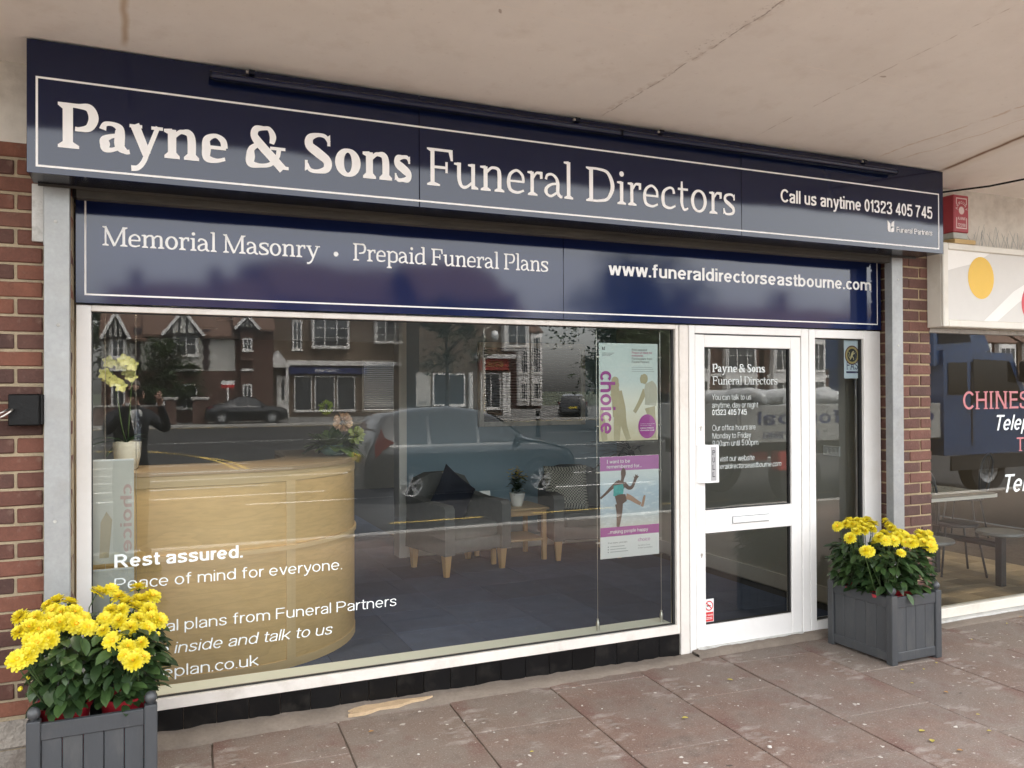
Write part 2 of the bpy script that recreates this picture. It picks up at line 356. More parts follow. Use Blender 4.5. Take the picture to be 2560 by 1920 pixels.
M['navy_edge'] = mat('navy_edge', (.0035, .0055, .015), .22, .1, 5, spec=.18)
M['sign_white'] = mat('sign_white', (.88, .86, .84), .45, .02, 3)
M['bar_wood'] = mat('bar_wood', (.045, .039, .031), .7, .35, 12, bump=.3, bs=50, stretch=(.15, 1, 1), dirt=(.10, .09, .07), dscale=10, damt=.6)
M['vinyl'] = mat('vinyl', (.82, .87, .85), .5, .02, 3)
M['glass'] = glass_mat('glass', bump=.004, bs=.7)
M['glass_door'] = glass_mat('glass_door', bump=.045, bs=2.6)
M['black_paint'] = mat('black_paint', (.005, .005, .005), .42, .2, 8, bump=.35, bs=70, bdist=.004, spec=.22)
M['steel'] = mat('steel', (.62, .60, .56), .28, .08, 8, metal=.9)
M['brass'] = mat('brass', (.66, .58, .42), .35, .1, 8, metal=.8)
M['plastic_white'] = mat('plastic_white', (.8, .8, .79), .35, .02, 3)
M['pull_grey'] = mat('pull_grey', (.42, .42, .43), .3, .03, 3, metal=.3)
M['ink'] = mat('ink', (.015, .015, .018), .6, 0)
M['red_plastic'] = mat('red_plastic', (.42, .022, .035), .35, .06, 6)
M['red_box'] = mat('red_box', (.36, .035, .05), .4, .07, 6, dirt=(.24, .05, .05), dscale=8, damt=.4)
# planters, plants
M['planter'] = mat('planter', (.050, .053, .057), .45, .08, 5, bump=.12, bs=35, rnd=.05, dirt=(.12, .115, .105), dscale=9, damt=.4, stretch=(1, 1, .3))
ramp_mix(M['planter'], voro_spots(11, .05, .8, thresh=.82), (.22, .22, .21))
ramp_mix(M['planter'], noise_mask(6, .62, .75, amt=.5, seed=(5, 5, 5)), (.075, .066, .055))
M['planter_in'] = mat('planter_in', (.04, .042, .046), .6, .1, 5)
M['soil'] = mat('soil', (.035, .024, .016), .95, .4, 40, bump=.6, bs=80)
def leaf_mat(name, c1, c2, rough=.42, trans=.25):
    m = bpy.data.materials.new(name); m.use_nodes = True; N, L = m.node_tree.nodes, m.node_tree.links; b = N['Principled BSDF']
    g = N.new('ShaderNodeNewGeometry'); cr = N.new('ShaderNodeValToRGB'); cr.color_ramp.elements[0].color = (*c1, 1); cr.color_ramp.elements[1].color = (*c2, 1)
    L.new(g.outputs['Random Per Island'], cr.inputs[0])
    tc = N.new('ShaderNodeTexCoord'); n = N.new('ShaderNodeTexNoise'); n.inputs['Scale'].default_value = 55; L.new(tc.outputs['Object'], n.inputs['Vector'])
    mr = N.new('ShaderNodeMapRange'); mr.inputs[3].default_value = .75; mr.inputs[4].default_value = 1.25; L.new(n.outputs[0], mr.inputs[0])
    sc_ = N.new('ShaderNodeVectorMath'); sc_.operation = 'SCALE'; L.new(cr.outputs[0], sc_.inputs[0]); L.new(mr.outputs[0], sc_.inputs['Scale'])
    L.new(sc_.outputs[0], b.inputs['Base Color']); b.inputs['Roughness'].default_value = rough
    tl = N.new('ShaderNodeBsdfTranslucent'); L.new(sc_.outputs[0], tl.inputs[0])
    mx = N.new('ShaderNodeMixShader'); mx.inputs[0].default_value = trans; L.new(b.outputs[0], mx.inputs[1]); L.new(tl.outputs[0], mx.inputs[2]); L.new(mx.outputs[0], N['Material Output'].inputs[0])
    return m
M['leaf'] = leaf_mat('leaf', (.014, .034, .012), (.060, .110, .032))
M['petal'] = leaf_mat('petal', (.78, .64, .010), (.86, .78, .09), .55, .36)
M['petal_in'] = mat('petal_in', (.80, .42, .01), .6, .1, 40)
M['stem'] = mat('stem', (.05, .085, .025), .5, .1, 20)
# ---------------------------------------------------------------- lettering
def catmull(P, closed=False, n=7):
    out = []; m = len(P); rng = range(m if closed else m-1)
    for i in rng:
        g = lambda k: P[(k) % m] if closed else P[max(0, min(m-1, k))]
        a, b, c, d = g(i-1), g(i), g(i+1), g(i+2)
        for k in range(n):
            t = k/n
            out.append(tuple(.5*(2*b[j]+(c[j]-a[j])*t+(2*a[j]-5*b[j]+4*c[j]-d[j])*t*t+(3*b[j]-a[j]-3*c[j]+d[j])*t**3) for j in range(len(b))))
    if not closed: out.append(P[-1])
    return out
def ribbon(P, closed=False):
    """a pen stroke: points (x, y, width)"""
    Q = catmull(P, closed); m = len(Q); vs = []; fs = []
    for i, (x, y, w) in enumerate(Q):
        a = Q[(i-1) % m] if closed else Q[max(0, i-1)]; b = Q[(i+1) % m] if closed else Q[min(m-1, i+1)]
        dx, dy = b[0]-a[0], b[1]-a[1]; l = math.hypot(dx, dy) or 1
        nx, ny = -dy/l*w/2, dx/l*w/2
        vs += [(x+nx, y+ny), (x-nx, y-ny)]
    for i in range(m if closed else m-1):
        j = (i+1) % m; fs.append((2*i, 2*i+1, 2*j+1, 2*j))
    return vs, fs
def quad(*p): return list(p), [tuple(range(len(p)))]
def serif_glyph(ch, s, t, k):
    """slab-serif letter, capital height 1, x-height .69; s stem, t thin stroke, k serif thickness"""
    h = .69; G = []
    st = lambda x, y0, y1, w=s: G.append(quad((x, y0), (x+w, y0), (x+w, y1), (x, y1)))
    def foot(x, w=s, l=.09, r=.09, y=0.0, up=1):       # bracketed serif under (or over) a stem
        G.append(quad((x-l, y), (x+w+r, y), (x+w+r, y+k*up*.85), (x+w, y+k*up*1.9), (x, y+k*up*1.9), (x-l, y+k*up*.85)))
    def flag(x, y, w=s, l=.10): G.append(quad((x-l, y-.02), (x-l, y-.02-k*.9), (x, y-k*1.7), (x+w*.5, y-k*1.7), (x+w*.5, y)))
    R = lambda *P, closed=False: G.append(ribbon(P, closed))
    if ch == 'P':
        st(.1, 0, 1); foot(.1, l=.1, r=.13); foot(.1, l=.1, r=0, y=1, up=-1)
        W = .86-.05*(s < .15); R((.15, 1-t/2, t), (.42, 1-t/2, t), (.66, .93, s*.75+t*.2), (W-s*.5, .72, s), (.66, .50, s*.7+t*.2), (.46, .44, t), (.36, .44, t))
    elif ch == 'F':
        st(.1, 0, 1); foot(.1, l=.1, r=.16); foot(.1, l=.1, r=0, y=1, up=-1)
        G.append(quad((.12, 1-t), (.72, 1-t), (.72, 1), (.12, 1))); G.append(quad((.62, 1-t*.5), (.745, 1), (.755, .70), (.69, .70)))
        G.append(quad((.12, .5-t/2), (.56, .5-t/2), (.56, .5+t/2), (.12, .5+t/2))); G.append(quad((.53, .36), (.60, .36), (.60, .66), (.53, .66)))
    elif ch == 'D':
        st(.1, 0, 1); foot(.1, l=.1, r=0); foot(.1, l=.1, r=0, y=1, up=-1)
        R((.15, 1-t/2, t), (.38, 1-t/2, t), (.68, .88, s*.8), (.83, .5, s*1.05), (.68, .13, s*.8), (.38, t/2, t), (.15, t/2, t))
    elif ch == 'M':
        st(.12, 0, 1, t); foot(.12, t, .11, .11); st(.98, 0, 1); foot(.98, l=.11, r=.11); foot(.98, l=0, r=.11, y=1, up=-1); foot(.12, t, .11, 0, 1, -1)
        R((.14, .99, s*.9), (.6, .0, s*1.0)); R((.60, .02, t), (1.04, .99, t*1.05))
    elif ch == 'S' or ch == 's':
        q = 1.0 if ch == 'S' else h; wv = .66 if ch == 'S' else .55
        R((wv*.93, q*.80, t*.9), (wv*.78, q*.93, t), (wv*.5, q-t*.5, t), (wv*.2, q*.86, s*.85), (wv*.18, q*.67, s), (wv*.5, q*.51, s*1.1), (wv*.85, q*.33, s), (wv*.83, q*.13, s*.85), (wv*.5, t*.5, t), (wv*.2, q*.07, t), (wv*.06, q*.22, t*.9))
        G.append(quad((wv*.86, q*.70), (wv*.98, q*.70), (wv*.97, q*.985), (wv*.86, q*.93))); G.append(quad((.0, q*.03), (wv*.11, q*.08), (wv*.11, q*.30), (wv*.0, q*.30)))
    elif ch == 'o': R(*[(.34+(.32-s*.5)*cos(a*pi/6), h/2+(h/2+.008-t*.5)*sin(a*pi/6), t+(s*1.05-t)*abs(cos(a*pi/6))**1.4) for a in range(12)], closed=True)
    elif ch == 'e':
        R((.585, h*.52, s*.75), (.545, h*.78, s*.75), (.36, h-t*.5, t), (.15, h*.78, s*.8), (.03+s*.5, h*.46, s), (.15, h*.15, s*.85), (.38, t*.55, t*1.05), (.60, .11, t*.8))
        G.append(quad((.1, h*.46), (.62, h*.46), (.62, h*.46+t*.85), (.1, h*.46+t*.85)))
    elif ch == 'c':
        R((.50, h*.70, s*.8), (.46, h*.90, t*1.1), (.33, h-t*.5, t), (.14, h*.78, s*.8), (.03+s*.5, h*.48, s), (.14, h*.15, s*.85), (.35, t*.55, t*1.05), (.55, .12, t*.8))
    elif ch == 'a':
        R((.09, h*.72, s*.7), (.14, h*.90, t*1.1), (.30, h-t*.5, t), (.44, h*.82, s*.8), (.56-s*.5, h*.6, s), (.56-s*.5, .16, s), (.58, .05, t*1.2), (.66, t*.55, t))
        R((.46, h*.58, t), (.28, h*.53, t), (.13, h*.40, s*.8), (.03+s*.5, h*.25, s), (.14, .07, s*.7), (.28, t*.55, t), (.46, .14, t))
    elif ch == 'u':
        R((.1+s/2, h, s), (.1+s/2, .25, s), (.24, .06, s*.8), (.38, t*.6, t*1.05), (.56, .17, t)); st(.54, .0, h); flag(.1, h); flag(.54, h, l=.1); foot(.54, l=0, r=.1)
    elif ch in 'nm':
        xs = (.1, .1+s+.29) if ch == 'n' else (.1, .1+s+.27, .1+2*s+.54)
        st(xs[0], 0, h-.02); flag(xs[0], h); foot(xs[0])
        for a, b in zip(xs, xs[1:]):
            R((a+s*.75, h*.74, t), (a+s+.08, h*.90, t*1.05), (a+s+.17, h-t*.5, t*1.05), (b+s*.15, h*.90, s*.8), (b+s/2, h*.68, s), (b+s/2, 0, s)); foot(b)
    elif ch == 'r':
        st(.1, 0, h-.02); flag(.1, h); foot(.1, r=.12)
        R((.1+s*.75, h*.72, t), (.1+s+.08, h*.92, t), (.1+s+.18, h-t*.55, t*1.15), (.1+s+.27, h*.93, t*1.4)); G.append(quad((.1+s+.21, h*.70), (.1+s+.30, h*.72), (.1+s+.30, h), (.1+s+.20, h*.97)))
    elif ch == 'l': st(.1, 0, 1.06); flag(.1, 1.08, l=.1); foot(.1)
    elif ch == 'i':
        st(.1, 0, h-.02); flag(.1, h, l=.1); foot(.1); rr = s*.68; c = .1+s*.5
        G.append(quad(*[(c+rr*cos(a*pi/8), .90+rr*sin(a*pi/8)) for a in range(16)]))
    elif ch == 't':
        R((.13+s/2, h+.2, s*.6), (.13+s/2, h*.7, s), (.13+s/2, .22, s), (.22+s*.4, .05, s*.7), (.36, t*.6, t), (.46, .09, t*.8)); G.append(quad((.02, h-t), (.45, h-t), (.45, h), (.02, h)))
    elif ch == 'y':
        R((.10, h, s*1.05), (.39, .03, s*.95)); R((.66, h, t*1.1), (.40, .06, t*1.15), (.30, -.16, t*1.2), (.17, -.29, t*1.2), (.02, -.31, t*1.3))
        G.append(quad((-.02, h-k), (.28, h-k), (.28, h), (-.02, h))); G.append(quad((.50, h-k), (.78, h-k), (.78, h), (.50, h)))
    elif ch == 'p':
        st(.1, -.33, h-.02); flag(.1, h); foot(.1, y=-.33)
        R((.1+s*.6, h*.76, t), (.1+s+.1, h*.92, t), (.1+s+.2, h-t*.5, t), (.62, h*.8, s*.8), (.72-s*.5, h*.5, s), (.62, h*.17, s*.8), (.1+s+.18, t*.5, t), (.1+s*.6, .09, t))
    elif ch == 'd':
        st(.55, 0, 1.04); flag(.55, 1.06, l=.1); foot(.55, l=0, r=.1)
        R((.58, h*.84, t), (.42, h-t*.5, t), (.18, h*.8, s*.8), (.04+s*.5, h*.47, s), (.17, h*.13, s*.8), (.36, t*.5, t), (.58, .13, t))
    elif ch == '&':
        R((.66, .60, s*.55), (.69, .78, s*.75), (.60, .95, t*1.1), (.46, 1-t*.45, t), (.28, .92, s*.75), (.23, .77, s*.85), (.34, .60, s), (.62, .32, s*1.02), (.94, -.0, s))
        R((.38, .58, t*1.05), (.17, .44, s*.7), (.03+s*.5, .25, s), (.14, .08, s*.85), (.37, t*.45, t), (.62, .10, t*1.05), (.80, .30, t*1.1), (.84, .52, t*1.15))
        G.append(quad((.62, .53-k), (1.0, .53-k), (1.0, .53), (.62, .53)))
        G.append(quad((.84, .0), (1.08, .0), (1.08, k), (.86, k*1.2)))
    elif ch == '.':
        rr = s*.62; G.append(quad(*[(rr+rr*cos(a*pi/8), rr+rr*sin(a*pi/8)) for a in range(16)]))
    vs = []; fs = []
    for gi, (pv, pf) in enumerate(G):
        n = len(vs); vs += [(x, y, gi*1.3+i/max(1, len(pv))) for i, (x, y) in enumerate(pv)]; fs += [tuple(i+n for i in f) for f in pf]
    return vs, fs
BOLD = (.215, .10, .075); REG = (.118, .072, .052); SMALL = (.135, .085, .06)
def glyph_at(mb, ch, style, x0, x1, z0, cap, y, sgn=-1):
    """fit a serif letter between x0 and x1 on a sheet facing -y"""
    vs, fs = serif_glyph(ch, *style)
    a = min(v[0] for v in vs); b = max(v[0] for v in vs)
    mb.add([(x0+(v[0]-a)/(b-a)*(x1-x0), y-.00025*v[2], z0+v[1]*cap) for v in vs], fs)
def serif_line(mb, text, style, x0, x1, z0, cap, y, gap=.05):
    cur = 0; items = []
    for ch in text:
        if ch == ' ': cur += .30; continue
        vs, fs = serif_glyph(ch, *style); a = min(v[0] for v in vs); b = max(v[0] for v in vs)
        items.append((vs, fs, cur-a)); cur += b-a+gap
    tot = cur-gap
    for vs, fs, o in items: mb.add([(x0+(v[0]+o)/tot*(x1-x0), y-.00025*v[2], z0+v[1]*cap) for v in vs], fs)
SANS_CACHE = {}
def sans_glyph(ch, w):
    """plain grotesque letter drawn with a round pen path of width w; capital height 1, x-height .72"""
    if (ch, w) in SANS_CACHE: return SANS_CACHE[(ch, w)]
    h, r, G = .72, w/2, []
    R = lambda *P, closed=False: G.append(ribbon([(x, y, w) for x, y in P], closed))
    def Ln(x0, y0, x1, y1, ww=None):
        ww = ww or w; l = math.hypot(x1-x0, y1-y0); nx, ny = -(y1-y0)/l*ww/2, (x1-x0)/l*ww/2
        G.append(quad((x0+nx, y0+ny), (x0-nx, y0-ny), (x1-nx, y1-ny), (x1+nx, y1+ny)))
    def arc(x0, x1, y0, y1, a0, a1, n=10):
        cx, cyy, rx, ry = (x0+x1)/2, (y0+y1)/2, (x1-x0)/2-r, (y1-y0)/2-r
        return [(cx+rx*cos(radians(a0+(a1-a0)*k/n)), cyy+ry*sin(radians(a0+(a1-a0)*k/n))) for k in range(n+1)]
    def ell(x0, x1, y0, y1): R(*arc(x0, x1, y0, y1, 0, 324, 9), closed=True)
    def dot(x, y): G.append(quad((x-r, y-r), (x+r, y-r), (x+r, y+r), (x-r, y+r)))
    o1 = .54
    def arch(x0, x1, top=h): R((x0, top*.62), *arc(x0-r, x1+r, top-.46, top, 150, 30, 6), (x1, top*.62), (x1, top*.5)); Ln(x1, 0, x1, top*.56)
    U = ch.upper() if ch.isalpha() and ch.isupper() else None
    if ch == 'o': ell(0, o1, -.01, h+.01)
    elif ch == 'b': Ln(r, 0, r, 1); ell(.0, o1, -.01, h+.01)
    elif ch == 'd': Ln(o1-r, 0, o1-r, 1); ell(0, o1, -.01, h+.01)
    elif ch == 'p': Ln(r, -.27, r, h); ell(0, o1, -.01, h+.01)
    elif ch == 'q': Ln(o1-r, -.27, o1-r, h); ell(0, o1, -.01, h+.01)
    elif ch == 'g': ell(0, o1, .0, h+.01); Ln(o1-r, 0, o1-r, h); R((o1-r, .08), (o1-r, -.08), (o1*.75, -.23), (o1*.4, -.25), (.06, -.14))
    elif ch == 'c': R(*arc(0, o1, -.01, h+.01, 42, 318, 12))
    elif ch == 'e': R(*arc(0, o1, -.01, h+.01, 4, 318, 13)); Ln(r, h*.50, o1-r*.6, h*.50, w*.9)
    elif ch == 'a': R((.05+r*.4, h*.70), (.12, h*.90), (.27, h-r), (.43, h*.85), (.47-r*.4, h*.62), (.47-r*.4, .2)); Ln(.47-r*.4, .0, .47-r*.4, .3); R((.45, h*.56), (.24, h*.52), (.03+r, h*.33), (.05+r, h*.12), (.19, r-.01), (.36, h*.1), (.46, h*.3))
    elif ch == 's': R((.45-r*.5, h*.74), (.36, h*.93), (.23, h-r), (.07+r*.4, h*.86), (.10, h*.62), (.24, h*.51), (.39, h*.40), (.42-r*.4, h*.17), (.24, r-.01), (.08, h*.1), (.01+r, h*.27))
    elif ch in 'nmhr':
        Ln(r, 0, r, 1 if ch == 'h' else h)
        if ch == 'n' or ch == 'h': arch(r, .50-r)
        elif ch == 'm': arch(r, .42); arch(.42, .84-r)
        else: R((r, h*.55), (r+.06, h*.84), (.19, h-r*1.1), (.30, h-r*1.05))
    elif ch == 'u': Ln(.50-r, 0, .50-r, h); Ln(r, h*.4, r, h); R((r, h*.5), (r, h*.3), *arc(0, .50, -.01, .46, 210, 330, 6), (.50-r, h*.35))
    elif ch == 'l': Ln(r, 0, r, 1)
    elif ch == 'i': Ln(r, 0, r, h); dot(r, .94)
    elif ch == 'j': Ln(.14, -.1, .14, h); dot(.14, .94); R((.14, 0), (.13, -.16), (.0, -.24))
    elif ch == 't': Ln(.14, .18, .14, h+.2); R((.14, .25), (.15, .08), (.22, r), (.31, r)); Ln(0, h-r, .31, h-r)
    elif ch == 'f': Ln(.14, 0, .14, .8); R((.14, .75), (.15, .9), (.22, 1-r), (.32, 1-r)); Ln(0, h-r, .31, h-r)
    elif ch == 'k': Ln(r, 0, r, 1); Ln(r, .24, .46, h); Ln(.18, .38, .49, 0)
    elif ch == 'v': Ln(r*.9, h, .25, 0); Ln(.25, 0, .50-r*.9, h)
    elif ch == 'y': Ln(r*.9, h, .26, .02); R((.50-r*.9, h), (.37, .33), (.26, .0), (.19, -.18), (.10, -.25), (.02, -.24))
    elif ch == 'w': Ln(r*.9, h, .2, 0); Ln(.2, 0, .37, h); Ln(.37, h, .54, 0); Ln(.54, 0, .74-r*.9, h)
    elif ch == 'x': Ln(.03, 0, .46, h); Ln(.03, h, .46, 0)
    elif ch == 'z': Ln(.0, h-r, .46, h-r); Ln(.0, r, .46, r); Ln(.06, r, .40, h-r)
    elif ch in 'OQ': ell(0, .78, -.01, 1.01)
    elif ch in 'CG':
        R(*arc(0, .76, -.01, 1.01, 40, 320, 14))
        if ch == 'G': Ln(.42, .46, .72, .46); Ln(.72-r*.2, .05, .72-r*.2, .46)
    elif ch == 'A': Ln(r*.8, 0, .36, 1); Ln(.36, 1, .72-r*.8, 0); Ln(.16, .32, .56, .32)
    elif ch == 'D': Ln(r, 0, r, 1); Ln(r, r, .32, r); Ln(r, 1-r, .32, 1-r); R((.30, 1-r), *arc(-.06, .72, 0, 1, 70, -70, 8), (.30, r))
    elif ch in 'EFL':
        Ln(r, 0, r, 1); 
        if ch != 'L': Ln(r, 1-r, .56, 1-r); Ln(r, .52, .52, .52)
        if ch != 'F': Ln(r, r, .58, r)
    elif ch == 'H': Ln(r, 0, r, 1); Ln(.68-r, 0, .68-r, 1); Ln(r, .52, .68-r, .52)
    elif ch == 'I': Ln(r, 0, r, 1)
    elif ch == 'J': Ln(.42, .3, .42, 1); R((.42, .35), (.40, .1), (.22, r), (.06, .1), (.02, .3))
    elif ch == 'K': Ln(r, 0, r, 1); Ln(r, .32, .62, 1); Ln(.24, .54, .66, 0)
    elif ch == 'M': Ln(r, 0, r, 1); Ln(.82-r, 0, .82-r, 1); Ln(r*1.2, 1, .41, .0); Ln(.41, 0, .82-r*1.2, 1)
    elif ch == 'N': Ln(r, 0, r, 1); Ln(.70-r, 0, .70-r, 1); Ln(r, 1, .70-r, 0)
    elif ch in 'PRB':
        Ln(r, 0, r, 1); Ln(r, 1-r, .36, 1-r); Ln(r, .46, .36, .46); R((.34, 1-r), *arc(.02, .62, .46-r, 1, 70, -70, 8), (.34, .46))
        if ch == 'R': Ln(.34, .46, .62, 0)
        if ch == 'B': Ln(r, r, .36, r); R((.34, .46), *arc(.02, .65, 0, .46+r, 70, -70, 8), (.34, r))
    elif ch == 'S': R((.60-r*.5, .74), (.50, .93), (.31, 1-r), (.10+r*.4, .87), (.11, .64), (.31, .53), (.53, .41), (.57-r*.4, .17), (.31, r-.01), (.10, .11), (.01+r, .30))
    elif ch == 'T': Ln(.30, 0, .30, 1); Ln(0, 1-r, .60, 1-r)
    elif ch == 'U': Ln(r, .35, r, 1); Ln(.68-r, .35, .68-r, 1); R((r, .4), (r, .28), *arc(0, .68, -.01, .66, 205, 335, 8), (.68-r, .28), (.68-r, .4))
    elif ch in 'VW':
        if ch == 'V': Ln(r*.8, 1, .33, 0); Ln(.33, 0, .66-r*.8, 1)
        else: Ln(r*.8, 1, .25, 0); Ln(.25, 0, .47, 1); Ln(.47, 1, .69, 0); Ln(.69, 0, .94-r*.8, 1)
    elif ch == 'Y': Ln(.32, 0, .32, .42); Ln(r*.8, 1, .32, .4); Ln(.64-r*.8, 1, .32, .4)
    elif ch == '0': ell(.0, .52, -.01, 1.01)
    elif ch == '1': Ln(.26, 0, .26, 1); R((.25, .93), (.17, .80), (.05, .75))
    elif ch == '2': R((.02+r, .68), (.09, .90), (.26, 1-r), (.44, .88), (.47, .70), (.36, .50), (.16, .30), (.04+r*.3, .06)); Ln(.01, r, .52, r)
    elif ch == '3': R((.03+r*.4, .76), (.12, .93), (.26, 1-r), (.42, .90), (.45, .72), (.36, .56), (.24, .53)); R((.24, .53), (.40, .48), (.49, .28), (.41, .08), (.25, r-.01), (.09, .09), (.02+r*.4, .26))
    elif ch == '4': Ln(.37, 0, .37, 1); Ln(.0, .26, .53, .26); Ln(.03, .27, .37, .97)
    elif ch == '5': Ln(.09, 1-r, .48, 1-r); Ln(.10, .98, .06, .48); R((.05+r*.3, .48), (.16, .60), (.30, .62), (.45, .52), (.48, .32), (.40, .08), (.24, r-.01), (.09, .08), (.02+r*.4, .24))
    elif ch == '6': ell(.0, .52, -.01, .62); R((r, .30), (r+.01, .60), (.13, .88), (.29, 1-r), (.43, .88))
    elif ch == '7': Ln(.01, 1-r, .51, 1-r); R((.49, .97), (.32, .66), (.21, .32), (.17, 0))
    elif ch == '8': ell(.03, .49, .48, 1.01); ell(.0, .52, -.01, .58)
    elif ch == '9': ell(.0, .52, .38, 1.01); R((.52-r, .70), (.52-r-.01, .40), (.39, .12), (.23, r), (.09, .12))
    elif ch == '.': dot(r, r)
    elif ch == ',': dot(r, r); Ln(r, r, r*.4, -.14, w*.6)
    elif ch in '()':
        a = 1 if ch == '(' else -1; x = .24 if a > 0 else 0; R((x, 1.05), (x-a*.16, .75), (x-a*.19, .40), (x-a*.16, .05), (x, -.25))
    elif ch == '/': Ln(0, 0, .3, 1)
    if not G: G.append(quad((0, 0), (.01, 0), (.01, .01), (0, .01)))
    vs = []; fs = []
    for gi, (pv, pf) in enumerate(G):
        n = len(vs); vs += [(x, y, gi*1.3+i/max(1, len(pv))) for i, (x, y) in enumerate(pv)]; fs += [tuple(i+n for i in f) for f in pf]
    SANS_CACHE[(ch, w)] = (vs, fs); return vs, fs
def caps_serif(ch):
    """roman capital for the restaurant window and the far shop names: a heavy sans skeleton with slab feet"""
    vs, fs = sans_glyph(ch, .125); vs = list(vs); fs = list(fs)
    feet = {'H': (.075, .605), 'I': (.075,), 'N': (.075, .625), 'M': (.075, .745), 'A': (.06, .66), 'T': (.30,), 'P': (.075,), 'U': (), 'L': (.075,), 'K': (.075, .62), 'Y': (.32,), 'R': (.075, .6), 'E': (.075,), 'F': (.075,), 'D': (.075,), 'B': (.075,)}.get(ch, ())
    tops = {'H': (.075, .605), 'I': (.075,), 'N': (.075, .625), 'M': (.075, .745), 'U': (.075, .605), 'P': (.075,), 'L': (.075,), 'K': (.075, .6), 'Y': (.06, .58), 'R': (.075,), 'E': (.075,), 'F': (.075,), 'D': (.075,), 'B': (.075,)}.get(ch, ())
    for xs, y0 in ((feet, 0.0), (tops, .935)):
        for x in xs:
            n = len(vs); vs += [(x-.14, y0, 8), (x+.14, y0, 8), (x+.14, y0+.065, 8), (x-.14, y0+.065, 8)]; fs.append((n, n+1, n+2, n+3))
    return vs, fs
PEN = {'sans': .082, 'sansb': .15, 'ital': .082, 'serif': .12, 'script': .125}
def sans_line(mb, text, style, x0, x1, z0, cap, y, shear=0.0, gap=None):
    """a line of print from x0 to x1, baseline z0, capital height cap, on a sheet facing -y"""
    w = PEN[style]; gap = gap if gap is not None else .105-.3*(w-.08); sh = {'ital': .2, 'script': .3}.get(style, 0.0)+shear
    cur = 0; items = []
    for ch in text:
        if ch == ' ': cur += .27; continue
        vs, fs = caps_serif(ch) if (style == 'serif' and ch.isupper()) else sans_glyph(ch, w)
        a = min(v[0] for v in vs); b = max(v[0] for v in vs)
        g = gap*(.55 if ch in 'vwykxrtcTYA' else 1.0)
        items.append((vs, fs, cur-a)); cur += b-a+g
    tot = cur-gap
    for vs, fs, o in items: mb.add([(x0+(v[0]+o)/tot*(x1-x0)+sh*v[1]*cap, y-.0002*v[2], z0+v[1]*cap) for v in vs], fs)
# ================================================================ GROUND
g = MB().sheet([(-600, -700), (700, -700), (700, 300), (-600, 300)], -.135, 'z').build('road', M['asphalt'], fixn=False); struct(g)
pv = MB().box(-14, 34, -5.05, .02, -.30, -.010).build('pavement', M['grout']); struct(pv)
kb = MB()
ks = thing('kerb', 'pale grey concrete kerb along the edge of the shop pavement', 'kerb', (0, -5.12, -.13)); del ks['label']; del ks['category']; struct(ks)
kmesh = MB().box(-.455, .455, -.07, .07, 0, .135, .012).mesh('kerbstone', M['kerb'])
for i in range(-14, 36): link_mesh('kerbstone', kmesh, ks, (i*.915, random.uniform(-.003, .003), random.uniform(-.004, .004)))
ROTP = -.056
def slab_pt(u, v): return (2.06+u*cos(ROTP)-v*sin(ROTP), -.5+u*sin(ROTP)+v*cos(ROTP))
SLW, SLL = .593, .90
def slab_mesh(l):
    bm = bmesh.new(); bmesh.ops.create_grid(bm, x_segments=6, y_segments=9, size=.5)
    for v in bm.verts: v.co = (v.co.x*(SLW-.007), v.co.y*(l-.007), 0)
    for v in bm.verts:
        e = min((SLW-.007)/2-abs(v.co.x), (l-.007)/2-abs(v.co.y))
        if e < 1e-4: v.co.x += random.uniform(-.0022, .0022); v.co.y += random.uniform(-.0022, .0022)
    ret = bmesh.ops.extrude_face_region(bm, geom=bm.faces[:])
    for v in [q for q in ret['geom'] if isinstance(q, bmesh.types.BMVert)]: v.co.z = -.04
    bmesh.ops.recalc_face_normals(bm, faces=bm.faces[:])
    eds = [e for e in bm.edges if len(e.link_faces) == 2 and abs(e.verts[0].co.z) < .01 and abs(e.verts[1].co.z) < .01 and e.calc_face_angle(0) > 1.0]
    bmesh.ops.bevel(bm, geom=eds, offset=.003, segments=1, affect='EDGES')
    me = bpy.data.meshes.new('slab'); bm.to_mesh(me); bm.free(); me.materials.append(M['slab']); return me
slabs = [slab_mesh(SLL) for _ in range(4)]
for i in range(-7, 12):
    for k in range(-6, 4):
        v1 = (-.575 if i % 2 == 0 else -.077)+k*SLL; v0 = v1-SLL
        c = slab_pt((i+.5)*SLW, (v0+v1)/2)
        if c[1]+SLL*.5 < -5.0 or c[1]-SLL*.5 > -.08 or c[1]-SLL/2 < -5.07+0.0: continue
        top = c[1]+SLL/2
        cut = max(0.0, top-(-.06)); L = SLL-cut
        if L < .03: continue
        if cut > 0:
            c = slab_pt((i+.5)*SLW, v0+L/2); me = slab_mesh(L)
        else: me = random.choice(slabs)
        rz = ROTP+(pi if cut == 0 and random.random() < .5 else 0)
        link_mesh('paving_slab', me, pv, (c[0], c[1], random.uniform(-.0025, .0015)), (random.uniform(-.003, .003), random.uniform(-.003, .003), rz))
